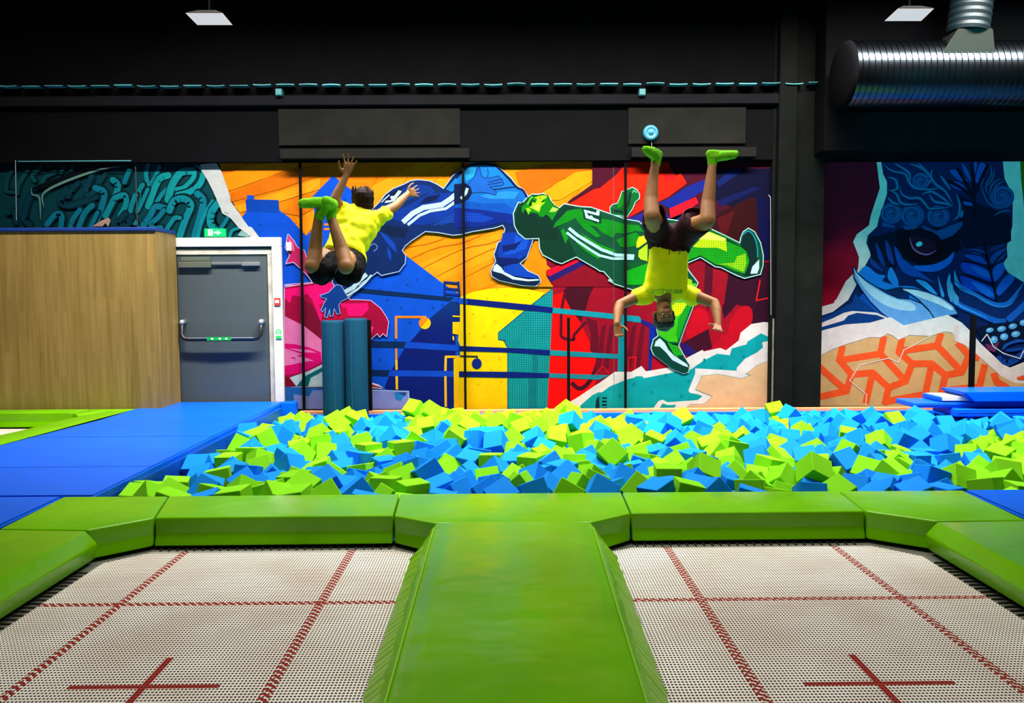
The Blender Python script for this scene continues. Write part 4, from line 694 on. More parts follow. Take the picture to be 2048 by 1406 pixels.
# stacked blue mats, right back
def mat_block(name, x0, x1, y0, y1, z0, z1, m, lb, group='blue mats stacked by the right mural'):
    t = thing(name, lb, 'mat', ((x0+x1)/2, (y0+y1)/2, z0), group)
    part('mat_body', B(x0, x1, y0, y1, z0, z1, .018, 3), m, t)
    part('seam_piping', tube(bmesh.new(), [(x0+.02, y0-.001, (z0+z1)/2), (x1-.02, y0-.001, (z0+z1)/2)], .003, 6), blue_d, t)
    return t
zq = lambda py, px=1950: Zp(py, px, 8.9)
mat_block('blue_mat', X(1890, Y=8.9), 6.6, 8.62, 9.1, zq(826), zq(810.5), blue_v, 'blue mat at the bottom of the stack by the right mural')
mat_block('blue_mat', X(1814, Y=8.9), 6.6, 8.7, 9.1, zq(810), zq(799.5), blue_v, 'blue mat reaching furthest left in the stack by the right mural')
t = mat_block('blue_mat', X(1868, Y=8.9), X(1960, Y=8.9), 8.72, 9.1, zq(799), zq(789), blue_v, 'short blue mat with a white top in the stack by the right mural')
part('white_cover', B(X(1872, Y=8.9), X(1955, Y=8.9), 8.705, 9.06, zq(797), zq(788.5), .004), white, t, label='white cover')
t = thing('wedge_mat', 'topmost blue mat with a slanted end, behind the pit at the right', 'mat', (X(2000, Y=8.9), 8.8, zq(797)), 'blue mats stacked by the right mural')
bm = bmesh.new(); V = []
for y in (8.6, 9.08):
    V.append([bm.verts.new((x, y, z)) for x, z in ((X(1917, Y=8.75), zq(778)), (6.6, zq(777)), (6.6, zq(797)), (X(1940, Y=8.75), zq(797)), (X(1930, Y=8.75), zq(789)))])
bm.faces.new(V[0]); bm.faces.new(V[1][::-1])
for i in range(5): bm.faces.new((V[0][i], V[1][i], V[1][(i+1) % 5], V[0][(i+1) % 5]))
bmesh.ops.recalc_face_normals(bm, faces=bm.faces); bmesh.ops.bevel(bm, geom=list(bm.edges), offset=.01, segments=2, affect='EDGES'); part('mat_body', bm, blue_v, t)
# ================================================================= PADS, MATS, TRAMPOLINES
lime_v = mat('lime_vinyl', '#68b200', rough=.24, spec=.32, vary=.12, vscale=2.2, bump=.35, bscale=2.6, bdist=.05)
lime_s = mat('lime_vinyl_seam', '#3c7806', rough=.5)
ZT, ZM, ZB = .5, .435, .352
def rings(bm, R):
    V = [[bm.verts.new(p) for p in r] for r in R]; n = len(V[0])
    for a_, b_ in zip(V, V[1:]):
        for i in range(n): bm.faces.new((a_[i], b_[i], b_[(i+1) % n], a_[(i+1) % n]))
    bm.faces.new(V[0]); bm.faces.new(V[-1][::-1])
    bmesh.ops.recalc_face_normals(bm, faces=bm.faces); return bm
def pad(label, top, bulge, name='trampoline_pad', group='lime pads around the trampolines', zb=ZB, ztop=ZT, m=None, mid=0, bot=.5):
    """top: outline; bulge: outward push per corner (dx, dy) at the middle height"""
    t = thing(name, label, 'pad', (sum(p[0] for p in top)/len(top), sum(p[1] for p in top)/len(top), zb), group)
    bm = bmesh.new()
    c = Vector((sum(p[0] for p in top)/len(top), sum(p[1] for p in top)/len(top)))
    g = lambda p: tuple(Vector(p)+(c-Vector(p)).normalized()*.004)
    T = [g(p) for p in top]
    rings(bm, [[(x, y, ztop) for x, y in T], [(x+d[0]*mid, y+d[1]*mid, ztop-(.065 if mid else .09)) for (x, y), d in zip(T, bulge)], [(x+d[0]*bot, y+d[1]*bot, zb) for (x, y), d in zip(T, bulge)]])
    bmesh.ops.bevel(bm, geom=list(bm.edges), offset=.012, segments=3, profile=.6, affect='EDGES')
    for f in bm.faces: f.smooth = True
    o = part('pad_cover', bm, m or lime_v, t)
    o.data.set_sharp_from_angle(angle=math.radians(35))
    return t
def seam(t, P_, r=.003):
    part('seam', tube(bmesh.new(), P_, r, 6), lime_s, t)
z0 = (0, 0)
pad('long straight lime pad at the back of the left trampoline', [(-2.008, 4.88), (-.635, 4.89), (-.607, 4.40), (-1.886, 4.39)], [z0, z0, (0, -.055), (0, -.055)])
pad('long straight lime pad at the back of the right trampoline', [(.69, 4.89), (1.99, 4.88), (1.948, 4.416), (.674, 4.413)], [z0, z0, (0, -.055), (0, -.055)])
t = pad('wide lime pad joining both trampolines, at the head of the centre walkway', [(-.635, 4.89), (.69, 4.89), (.674, 4.413), (.448, 4.241), (-.376, 4.246), (-.607, 4.40)], [z0, z0, (-.005, -.04), (.06, -.04), (-.06, -.04), (.005, -.04)])
pad('angled lime corner pad at the back left of the left trampoline', [(-2.63, 4.885), (-2.008, 4.88), (-1.886, 4.388), (-2.128, 4.167), (-2.60, 4.2)], [z0, z0, (.01, -.05), (.04, -.03), z0], )
pad('creased lime corner pad at the back right of the right trampoline', [(1.99, 4.88), (2.73, 4.875), (2.70, 4.21), (2.221, 4.208), (1.948, 4.416)], [z0, z0, z0, (-.04, -.03), (-.01, -.05)])
pad('lime side pad running along the left edge of the left trampoline', [(-2.60, 4.195), (-2.133, 4.16), (-2.136, 1.6), (-2.6, 1.6)], [z0, (.06, 0), (.06, 0), z0], mid=1, bot=.7)
pad('lime side pad running along the right edge of the right trampoline', [(2.70, 4.205), (2.69, 1.6), (2.205, 1.6), (2.221, 4.2)], [z0, z0, (-.06, 0), (-.06, 0)], mid=1, bot=.7)
def quilt_mat():
    m = mat('quilted_lime_vinyl', '#8ccc20', rough=.35, spec=.4); nt = m.node_tree; N = nt.nodes; L = nt.links; b = N['Principled BSDF']
    tc = N.new('ShaderNodeTexCoord'); mp = N.new('ShaderNodeMapping'); mp.inputs['Rotation'].default_value = (0, 0, .5); L.new(tc.outputs['Object'], mp.inputs[0])
    w_ = N.new('ShaderNodeTexWave'); w_.bands_direction = 'Y'; w_.inputs['Scale'].default_value = 7; w_.inputs['Distortion'].default_value = .6; L.new(mp.outputs[0], w_.inputs['Vector'])
    r = N.new('ShaderNodeValToRGB'); r.color_ramp.elements[0].color = hx('#6aac10'); r.color_ramp.elements[1].color = hx('#8cc824'); L.new(w_.outputs['Fac'], r.inputs[0]); L.new(r.outputs[0], b.inputs['Base Color'])
    h = N.new('ShaderNodeBump'); h.inputs['Strength'].default_value = .2; h.inputs['Distance'].default_value = .006; L.new(w_.outputs['Fac'], h.inputs['Height']); L.new(h.outputs[0], b.inputs['Normal']); return m
quilt = quilt_mat()
# centre walkway: crowned strip with splayed quilted sides
t = thing('walkway_pad', 'long lime padded walkway running between the two trampolines towards the viewer', 'pad', (.03, 3, ZB), 'lime pads around the trampolines')
bm = bmesh.new(); Ys = [4.24-.055*i for i in range(53)]; prev = None
def xs(y):
    u = (4.24-y)/1.9; rr = max(0, 1-(4.24-y)/.28)
    l, r = -.376+.014*u-.0, .448-.038*u
    return l-.0, r
for i, y in enumerate(Ys):
    l, r = xs(y); w = r-l; near = min(1, (4.24-y)/.25); lip = .03*math.sin(near*PI/2)
    rip = .004*math.sin(y*55)+.003*math.sin(y*23+1)
    sec = [(l-.085+.0*rip, ZB), (l-.095*near-.0+rip*.6, ZB+.05), (l-.012-lip*.5+rip, ZT-.03), (l+.012, ZT-.003)]
    for k in range(1, 8): sec.append((l+w*k/8, ZT+.006*math.sin(PI*k/8)+.002*math.sin(y*9+k)))
    sec += [(r-.012, ZT-.003), (r+.012+lip*.5-rip, ZT-.03), (r+.095*near-rip*.6, ZB+.05), (r+.085, ZB)]
    vs = [bm.verts.new((x, y, z)) for x, z in sec]
    if prev:
        for a_, b_, c_, d_ in zip(prev, prev[1:], vs[1:], vs): bm.faces.new((a_, b_, c_, d_))
    else: first = vs
    prev = vs
bm.faces.new(first[::-1]); bm.faces.new(prev); bmesh.ops.recalc_face_normals(bm, faces=bm.faces)
for f in bm.faces:
    f.smooth = True
    if len(f.verts) == 4 and (max(v.co.z for v in f.verts) < ZT-.02) and abs(f.normal.y) < .9: f.material_index = 1
    elif len(f.verts) == 4 and min(v.co.z for v in f.verts) < ZB+.1: f.material_index = 1
o = part('pad_cover', bm, [lime_v, quilt], t); o.data.set_sharp_from_angle(angle=math.radians(50))
for s_ in (0, 1):
    P_ = []
    for y in Ys[2:]:
        l, r = xs(y); P_.append((l+.006 if not s_ else r-.006, y, ZT))
    part('edge_piping', tube(bmesh.new(), P_, .0045, 6), mat('pale_lime_piping', '#88c81c', rough=.4), t)
# small welds on the wide pad
# blue mats
def bmat_(label, top, name='floor_mat', zt=ZT, zb=.3, m=None, group='blue floor mats'):
    t = thing(name, label, 'mat', (sum(p[0] for p in top)/len(top), sum(p[1] for p in top)/len(top), zb), group)
    bm = bmesh.new(); rings(bm, [[(x, y, zt) for x, y in top], [(x, y, zb) for x, y in top]]); bmesh.ops.bevel(bm, geom=list(bm.edges), offset=.012, segments=3, affect='EDGES')
    for f in bm.faces: f.smooth = True
    o = part('mat_cover', bm, m or blue_v, t); o.data.set_sharp_from_angle(angle=math.radians(35)); return t
t = bmat_('long blue floor mat along the left side of the foam pit, leading to the door', [(-3.885, 9.3), (-2.49, 9.3), (-2.464, 4.91), (-4.2, 4.91)], zb=.02)
part('pit_side_flap', B(-2.489, -2.462, 4.93, 9.1, .05, .455, .006, 2), blue_d, t)
part('fold_line', B(-4.05, -2.47, 7.0, 7.006, .4995, .5015), blue_d, t); part('fold_line', B(-4.1, -2.47, 5.75, 5.756, .4995, .5015), blue_d, t)
bmat_('blue floor mat in the lower left, beside the corner pad', [(-4.2, 4.90), (-2.64, 4.895), (-2.61, 1.6), (-4.3, 1.6)], zb=.02)
bmat_('blue floor mat at the lower right, beside the creased corner pad', [(2.74, 4.885), (5.2, 4.885), (5.2, 1.6), (2.71, 1.6)], zb=.02)
bmat_('short blue end block at the far corner of the foam pit', [(-2.485, 9.23), (-2.315, 9.23), (-2.315, 9.12), (-2.485, 9.12)], name='end_block', zb=.05, zt=.515, m=blue_v, group=None)
# left side: green strip, second trampoline in the far left
t = pad('lime edging pad between the blue mat and the far left trampoline', [(-3.90, 8.6), (-3.9, 8.0), (-4.215, 4.9), (-4.6, 4.9), (-4.5, 6.5), (-4.34, 7.3), (-4.27, 8.1), (-4.15, 8.62)], [z0]*8, group='lime pads of the far left trampoline')
pad('lime pad at the foot of the plywood box, far left', [(-7.5, 8.77), (-4.40, 8.77), (-4.45, 8.50), (-7.5, 8.50)], [z0, z0, (0, -.05), (0, -.05)], group='lime pads of the far left trampoline')
pad('lime corner pad at the foot of the plywood box corner', [(-4.395, 8.77), (-3.9, 8.77), (-3.9, 8.605), (-4.15, 8.63), (-4.30, 8.3), (-4.44, 8.48)], [z0, z0, z0, z0, (-.02, -.02), (-.02, -.03)], group='lime pads of the far left trampoline')
# ---------------------------------------------------------------- woven beds
class NT:
    def __init__(s, m): s.nt = m.node_tree
    def v(s, x): return x
    def op(s, o, a_, b_=None, c_=None):
        n = s.nt.nodes.new('ShaderNodeMath'); n.operation = o
        for i, q in enumerate((a_, b_, c_)):
            if q is None: continue
            if isinstance(q, (int, float)): n.inputs[i].default_value = q
            else: s.nt.links.new(q, n.inputs[i])
        return n.outputs[0]
def bed_mat(name, lines, cross):
    m = bpy.data.materials.new(name); m.use_nodes = True; nt = m.node_tree; N = nt.nodes; L = nt.links; b = N['Principled BSDF']; b.inputs['Roughness'].default_value = .7; b.inputs['Specular IOR Level'].default_value = .25
    T = NT(m); tc = N.new('ShaderNodeTexCoord'); sp = N.new('ShaderNodeSeparateXYZ'); L.new(tc.outputs['Object'], sp.inputs[0]); x, y = sp.outputs['X'], sp.outputs['Y']
    fx = T.op('ABSOLUTE', T.op('SUBTRACT', T.op('FRACT', T.op('MULTIPLY', x, 1/.0134)), .5)); fy = T.op('ABSOLUTE', T.op('SUBTRACT', T.op('FRACT', T.op('MULTIPLY', y, 1/.0195)), .5))
    hole = T.op('MULTIPLY', T.op('LESS_THAN', fx, .31), T.op('LESS_THAN', fy, .27))
    red = None
    def add(q):
        nonlocal red
        red = q if red is None else T.op('MAXIMUM', red, q)
    for lx in lines:
        dx = T.op('ABSOLUTE', T.op('SUBTRACT', x, lx)); band = T.op('LESS_THAN', dx, .021)
        zg = T.op('GREATER_THAN', T.op('FRACT', T.op('ADD', T.op('MULTIPLY', y, 1/.034), T.op('MULTIPLY', T.op('ABSOLUTE', T.op('SUBTRACT', x, lx-.01)), 28))), .42)
        add(T.op('MULTIPLY', band, zg))
    dy = T.op('ABSOLUTE', T.op('SUBTRACT', y, 3.575)); add(T.op('MULTIPLY', T.op('LESS_THAN', dy, .018), T.op('GREATER_THAN', T.op('FRACT', T.op('ADD', T.op('MULTIPLY', x, 1/.034), T.op('MULTIPLY', y, 30))), .33)))
    cx_, cy_ = cross
    add(T.op('MULTIPLY', T.op('LESS_THAN', T.op('ABSOLUTE', T.op('SUBTRACT', y, cy_)), .0135), T.op('LESS_THAN', T.op('ABSOLUTE', T.op('SUBTRACT', x, cx_)), .262)))
    add(T.op('MULTIPLY', T.op('LESS_THAN', T.op('ABSOLUTE', T.op('SUBTRACT', x, cx_)), .0135), T.op('LESS_THAN', T.op('ABSOLUTE', T.op('SUBTRACT', y, cy_)), .23)))
    n = N.new('ShaderNodeTexNoise'); n.inputs['Scale'].default_value = 2.5; n.inputs['Detail'].default_value = 5; L.new(tc.outputs['Object'], n.inputs['Vector'])
    r = N.new('ShaderNodeValToRGB'); r.color_ramp.elements[0].color = hx('#ece0d2'); r.color_ramp.elements[1].color = hx('#fffaf0'); r.color_ramp.elements[0].position = .35; r.color_ramp.elements[1].position = .65; L.new(n.outputs[0], r.inputs[0])
    m1 = N.new('ShaderNodeMix'); m1.data_type = 'RGBA'; L.new(red, m1.inputs['Factor']); L.new(r.outputs[0], m1.inputs['A']); m1.inputs['B'].default_value = hx('#b02818')
    m2 = N.new('ShaderNodeMix'); m2.data_type = 'RGBA'; L.new(hole, m2.inputs['Factor']); L.new(m1.outputs['Result'], m2.inputs['A']); m2.inputs['B'].default_value = hx('#1c1610'); L.new(m2.outputs['Result'], b.inputs['Base Color'])
    h = N.new('ShaderNodeBump'); h.inputs['Strength'].default_value = .3; h.inputs['Distance'].default_value = .003; L.new(T.op('SUBTRACT', 1.0, hole), h.inputs['Height']); L.new(h.outputs[0], b.inputs['Normal'])
    return m
net_m = mat('edge_webbing', '#6c6c60', rough=.8, vary=.4, vscale=60); spring = mat('spring_steel', '#4c4c48', rough=.45, metal=.7); rope = mat('white_frame_strip', '#b8b4ac', rough=.6)
def bed(label, outl, lines, cross, edge, side):
    t = thing('trampoline', label, 'trampoline', (cross[0], 3, .02), 'trampolines')
    bm = bmesh.new(); f = bm.faces.new([bm.verts.new((x, y, .333)) for x, y in outl]); bmesh.ops.recalc_face_normals(bm, faces=bm.faces)
    if f.normal.z < 0: f.normal_flip()
    part('woven_bed', bm, bed_mat('woven_bed', lines, cross), t)
    bm = bmesh.new(); c = Vector((cross[0], 3)); n = len(outl)
    grow = [(x+(.1 if x > c.x else -.1), y+(.12 if y > 3 else 0)) for x, y in outl]
    vi = [bm.verts.new((x, y, .331)) for x, y in outl]; vo = [bm.verts.new((x, y, .331)) for x, y in grow]
    for i in range(n):
        j = (i+1) % n; bm.faces.new((vi[i], vi[j], vo[j], vo[i]))
    bmesh.ops.recalc_face_normals(bm, faces=bm.faces); part('edge_webbing', bm, net_m, t)
    yb_ = max(p[1] for p in outl); x0, x1 = edge; bm = bmesh.new()
    k = x0
    while k < x1: tube(bm, [(k, yb_+.005, .336), (k, yb_+.10, .338)], .0045, 5); k += .045
    part('springs', bm, spring, t); bm = bmesh.new()
    ys = 1.7; xx = side[0]; sg = side[1]
    while ys < yb_-.3: tube(bm, [(xx, ys, .336), (xx+sg*.1, ys, .338)], .0045, 5); ys += .045
    part('springs', bm, spring, t)
    bm = bmesh.new(); x0b = min(p[0] for p in outl)-.16; x1b = max(p[0] for p in outl)+.16
    box(bm, x0b, x1b, 4.42, 4.47, .02, .34); box(bm, x0b, x0b+.06, 1.7, 4.41, .02, .325); box(bm, x1b-.06, x1b, 1.7, 4.41, .02, .325); part('frame', bm, dkgrey, t)
    return t
bed('left trampoline with white woven bed, red lines and a red cross', [(-2.05, 1.6), (-.40, 1.6), (-.42, 4.22), (-.60, 4.335), (-1.87, 4.33), (-2.05, 4.15)], (-1.70, -.82), (-1.26, 2.80), (-1.84, -.62), (-2.05, -1))
bed('right trampoline with white woven bed, red lines and a red cross', [(.44, 1.6), (2.12, 1.6), (2.13, 4.15), (1.94, 4.345), (.68, 4.345), (.46, 4.22)], (.855, 1.747), (1.285, 2.775), (.70, 1.9), (2.13, 1))
t = thing('trampoline', 'far left trampoline bed, just showing before the plywood box', 'trampoline', (-5.8, 7, .02), 'trampolines')
bm = bmesh.new(); f = bm.faces.new([bm.verts.new((x, y, .345)) for x, y in ((-7.5, 5.2), (-4.62, 5.2), (-4.52, 6.5), (-4.36, 7.3), (-4.29, 8.1), (-4.4, 8.44), (-7.5, 8.46))])
part('woven_bed', bm, bed_mat('woven_bed_far', (-5.5,), (-6, 6.8)), t); part('frame', B(-7.5, -4.7, 5.3, 8.3, .02, .2), dkgrey, t)
# ================================================================= PEOPLE
def ellip(bm, M, n=16):
    h = n//2; top = bm.verts.new(M @ Vector((0, 0, 1))); R_ = []
    for j in range(1, h):
        t = PI*j/h; R_.append([bm.verts.new(M @ Vector((math.sin(t)*math.cos(2*PI*k/n), math.sin(t)*math.sin(2*PI*k/n), math.cos(t)))) for k in range(n)])
    bot = bm.verts.new(M @ Vector((0, 0, -1)))
    for k in range(n):
        k2 = (k+1) % n; bm.faces.new((top, R_[0][k], R_[0][k2])); bm.faces.new((bot, R_[-1][k2], R_[-1][k]))
        for a_, b_ in zip(R_, R_[1:]): bm.faces.new((a_[k], b_[k], b_[k2], a_[k2]))
def ball(bm, c, r, rot=None, n=16):
    r = (r, r, r) if isinstance(r, (int, float)) else r
    ellip(bm, Matrix.Translation(Vector(c)) @ (rot.to_4x4() if rot else Matrix()) @ Matrix.Diagonal((*r, 1)), n)
def cap(bm, p, q, r1, r2, n=14):
    p, q = Vector(p), Vector(q); ball(bm, p, r1, n=n); ball(bm, q, r2, n=n)
    if (q-p).length > 1e-4: cyl(bm, p, q, r1*.995, r2*.995, n)
def limb(bm, pts):
    for (p, r), (q, s) in zip(pts, pts[1:]): cap(bm, p, q, r, s)
def loft(bm, R, n=24):
    V = []
    for i, (c, side, rs, rb) in enumerate(R):
        c = Vector(c); ax = (Vector(R[min(i+1, len(R)-1)][0])-Vector(R[max(i-1, 0)][0])).normalized(); sd = Vector(side); sd = (sd-ax*sd.dot(ax)).normalized(); bk = ax.cross(sd)
        V.append([bm.verts.new(c+sd*rs*math.copysign(abs(math.cos(t))**.8, math.cos(t))+bk*rb*math.copysign(abs(math.sin(t))**.8, math.sin(t))) for t in [2*PI*k/n for k in range(n)]])
    for a_, b_ in zip(V, V[1:]):
        for k in range(n): bm.faces.new((a_[k], a_[(k+1) % n], b_[(k+1) % n], b_[k]))
    bm.faces.new(V[0][::-1]); bm.faces.new(V[-1])
def blob(name, bm, m, parent, vox=.007, it=6, disp=None, label=None):
    bmesh.ops.recalc_face_normals(bm, faces=bm.faces)
    me = bpy.data.meshes.new('tmp'); bm.to_mesh(me); bm.free(); o = bpy.data.objects.new('tmp', me); C.objects.link(o)
    r = o.modifiers.new('r', 'REMESH'); r.mode = 'VOXEL'; r.voxel_size = vox; s_ = o.modifiers.new('s', 'SMOOTH'); s_.factor = .5; s_.iterations = it
    dg = bpy.context.evaluated_depsgraph_get(); me2 = bpy.data.meshes.new_from_object(o.evaluated_get(dg)); bpy.data.objects.remove(o)
    b2 = bmesh.new(); b2.from_mesh(me2)
    if disp:
        b2.normal_update()
        for v in b2.verts: v.co += v.normal*disp(v.co)
    o = part(name, b2, m, parent, True, label); return o
def hand(bm, wrist, palm_dir, side, nrm, curl, s=1.0, spread=.25):
    """palm_dir: towards the fingers, side: towards the thumb, nrm: towards the palm face"""
    w = Vector(wrist); d = Vector(palm_dir).normalized(); sd = Vector(side); sd = (sd-d*sd.dot(d)).normalized(); nr = d.cross(sd); nr = nr if nr.dot(Vector(nrm)) > 0 else -nr
    for k in range(4):
        base = w+d*.085*s+sd*(.03-.02*k)*s; limb(bm, [(w+sd*(.012-.008*k)*s, .014*s), (base, .0115*s)])
        L = (.072, .08, .074, .058)[k]*s; fd = (d+sd*(spread*(1.5-k)*.45)).normalized(); p = base; a_ = 0
        for j, f in enumerate((.45, .32, .23)):
            a_ += curl*(.5 if j == 0 else 1); q = p+(fd*math.cos(a_)+nr*math.sin(a_))*L*f
            cap(bm, p, q, (.0092-.0008*j)*s, (.0086-.0009*j)*s, 10); p = q
    t0 = w+d*.02*s+sd*.022*s; t1 = t0+(d*.5+sd*.8+nr*.25).normalized()*.042*s; t2 = t1+(d*.8+sd*.45+nr*.3*(1+curl)).normalized()*.032*s; t3 = t2+(d*.9+sd*.1+nr*.3*(1+curl)).normalized()*.024*s
    limb(bm, [(t0, .015*s), (t1, .0115*s), (t2, .0095*s), (t3, .008*s)])
def head_shape(bm, M, s=1.0):
    def e(c, r): 
        ellip(bm, M @ Matrix.Translation(Vector(c)*s) @ Matrix.Diagonal((r[0]*s, r[1]*s, r[2]*s, 1)), 20)
    e((0, .012, .03), (.074, .094, .083)); e((0, -.018, -.03), (.062, .072, .06)); e((0, -.03, -.06), (.048, .055, .042)); e((0, -.066, -.086), (.022, .02, .018))
    e((-.034, -.066, -.026), (.02, .018, .02)); e((.034, -.066, -.026), (.02, .018, .02)); e((0, -.076, .018), (.05, .014, .011)); e((0, -.078, -.062), (.024, .011, .007)); e((0, -.076, -.071), (.02, .011, .006))
    e((0, -.092, -.012), (.009, .016, .026)); e((0, -.1, -.032), (.014, .013, .01))
    for x in (-1, 1): e((x*.076, .008, -.012), (.010, .02, .03)); e((x*.08, .016, -.006), (.006, .014, .02))
skin1 = mat('skin_tan', '#96683c', rough=.55, spec=.35, vary=.1, vscale=14); skin2 = mat('skin_warm', '#a87244', rough=.55, spec=.35, vary=.1, vscale=14)
yel = mat('neon_yellow_shirt', '#dce000', rough=.7, spec=.2, vary=.06, vscale=9, emit='#c8dc00', estr=.14); shb = mat('black_shorts', '#0a090b', rough=.85, spec=.1, vary=.3, vscale=12); shm = mat('maroon_shorts', '#34101c', rough=.8, spec=.2, vary=.15, vscale=10)  # yel: weak emission stands in for backlight coming through the shirt cloth
sock = mat('neon_green_sock', '#74cc18', rough=.85, spec=.15, vary=.12, vscale=30); hairb = mat('brown_hair', '#26140a', rough=.7, spec=.15, vary=.4, vscale=40, stretch=(1, 1, .1)); hairk = mat('black_hair', '#0e0a0a', rough=.5, spec=.5)
J = at
# ---------------------------------------------------------------- person 1: seen from behind, knees bent, feet towards us
p1 = thing('person', 'person in yellow shirt and black shorts, back to us, knees bent, arms up', 'person', J(690, 520, 6.2))
sL, sR = J(688, 424, 6.48), J(757, 432, 6.5); neck = J(724, 424, 6.5); pel = J(683, 512, 6.2); hd = J(727, 405, 6.5)
bm = bmesh.new()
side = (sR-sL).normalized()
loft(bm, [(pel+Vector((.01, -.05, -.05)), side, .12, .09), (pel, side, .14, .10), (pel.lerp(neck, .3), side, .125, .088), (pel.lerp(neck, .62), side, .145, .098), (pel.lerp(neck, .88), side, .15, .08), (neck, side, .06, .055)])
limb(bm, [(neck, .055), (hd, .05)])
hL, hR = J(662, 512, 6.2), J(701, 519, 6.2); kL, kR = J(625, 531, 5.93), J(692, 532, 5.88); aL, aR = J(637, 432, 5.97), J(662, 434, 6.0)
for h, k, a_ in ((hL, kL, aL), (hR, kR, aR)):
    cf = k.lerp(a_, .3)+Vector((0, .03, 0)); limb(bm, [(h, .085), (k, .056), (cf, .052), (k.lerp(a_, .65)+Vector((0, .012, 0)), .042), (a_, .031)]); ball(bm, k+Vector((0, -.006, -.004)), .057)
limb(bm, [(aL, .033), (J(648, 412, 5.95), .034), (J(622, 406, 5.93), .033), (J(605, 407, 5.92), .028)])
limb(bm, [(aR, .033), (J(663, 411, 6.02), .036), (J(656, 404, 5.9), .032), (J(652, 402, 5.82), .026)])
eL, wL = J(669, 399, 6.36), J(692, 352, 6.42)
limb(bm, [(sL, .052), (sL.lerp(eL, .5), .045), (eL, .038), (eL.lerp(wL, .35), .036), (wL, .024)]); hand(bm, wL, J(698, 330, 6.42)-wL, Vector((-1, 0, .1)), Vector((0, -1, .2)), .22, 1.0, .7)
eR, wR = J(790, 413, 6.68), J(815, 388, 6.86)
limb(bm, [(sR, .052), (sR.lerp(eR, .5), .043), (eR, .037), (eR.lerp(wR, .4), .035), (wR, .023)]); hand(bm, wR, J(832, 383.5, 6.96)-wR, Vector((0, .3, 1)), Vector((.2, -.5, -1)), .12, .95, .4)
Mh = Matrix.Translation(hd) @ Matrix.Rotation(math.radians(172), 4, 'Z') @ Matrix.Rotation(math.radians(-14), 4, 'X'); head_shape(bm, Mh, .95)
blob('body', bm, skin1, p1, .0065, 5)
bm = bmesh.new(); ball(bm, hd+Vector((0, -.02, .03)), (.082, .104, .09)); ball(bm, hd+Vector((0, -.035, -.03)), (.076, .075, .06)); random.seed(8)
for k in range(90):
    th = random.uniform(-.2, PI+.2); x = .074*math.cos(th); yv = -.03-.07*math.sin(th)*random.uniform(.2, 1); b0 = hd+Vector((x, yv, random.uniform(-.05, .03))); h_ = random.uniform(.06, .125)-.25*abs(x)
    limb(bm, [(b0, .009), (b0+Vector((x*.05+random.uniform(-.006, .006), .0, h_*.6)), .007), (b0+Vector((x*.05+random.uniform(-.01, .01), .01, h_)), .003)])
blob('hair', bm, hairb, p1, .0055, 2, label='brown hair flying up')
fold = lambda f, a_: (lambda c: a_*(noise.noise(Vector((c.x*f, c.y*f, c.z*f*.6)))+.5*noise.noise(c*f*2.1)))
bm = bmesh.new()
hemc = pel+Vector((.01, .0, .03))
loft(bm, [(hemc+Vector((.015, -.01, -.035)), Vector((1, 0, -.42)), .155, .105), (pel.lerp(neck, .25), Vector((1, 0, -.35)), .150, .112), (pel.lerp(neck, .5), side, .16, .118), (pel.lerp(neck, .75), side, .17, .115), (pel.lerp(neck, .95), side, .165, .09), (neck+Vector((0, .0, .02)), side, .075, .06)])
cap(bm, sL+Vector((.01, 0, -.01)), sL.lerp(eL, .3), .066, .066); cap(bm, sR, sR.lerp(eR, .42)+Vector((0, 0, -.012)), .068, .062); 
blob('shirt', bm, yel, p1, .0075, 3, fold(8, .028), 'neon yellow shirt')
bm = bmesh.new(); ball(bm, pel+Vector((.01, -.02, -.05)), (.158, .13, .115)); limb(bm, [(hL+Vector((0, 0, -.03)), .11), (J(641, 541, 5.99), .092)]); limb(bm, [(hR+Vector((0, 0, -.02)), .112), (J(701, 544, 5.98), .092)]); cyl(bm, J(662, 520, 6.2), J(638, 550, 5.97), .1, .085); cyl(bm, J(697, 520, 6.2), J(693, 554, 5.96), .1, .08)
blob('shorts', bm, shb, p1, .0075, 3, fold(15, .012), 'black shorts')
bm = bmesh.new(); limb(bm, [(aL+Vector((0, 0, -.015)), .036), (J(650, 413, 5.95), .040), (J(640, 405, 5.94), .041), (J(622, 406, 5.93), .039), (J(606, 407, 5.92), .034)]); ball(bm, J(651, 409, 5.96), .041)
for k in range(4): ball(bm, J(602.5, 402.5+k*3, 5.92), .012)
blob('sock', bm, sock, p1, .006, 3, fold(40, .003), 'neon green sock, foot pointing left')
bm = bmesh.new(); limb(bm, [(aR+Vector((0, 0, -.015)), .036), (J(664, 412, 6.01), .042), (J(657, 405, 5.9), .041), (J(652, 402, 5.82), .034)]); ball(bm, J(665, 409, 6.03), .042); blob('sock', bm, sock, p1, .006, 3, fold(40, .003), 'neon green sock, foot towards the viewer')
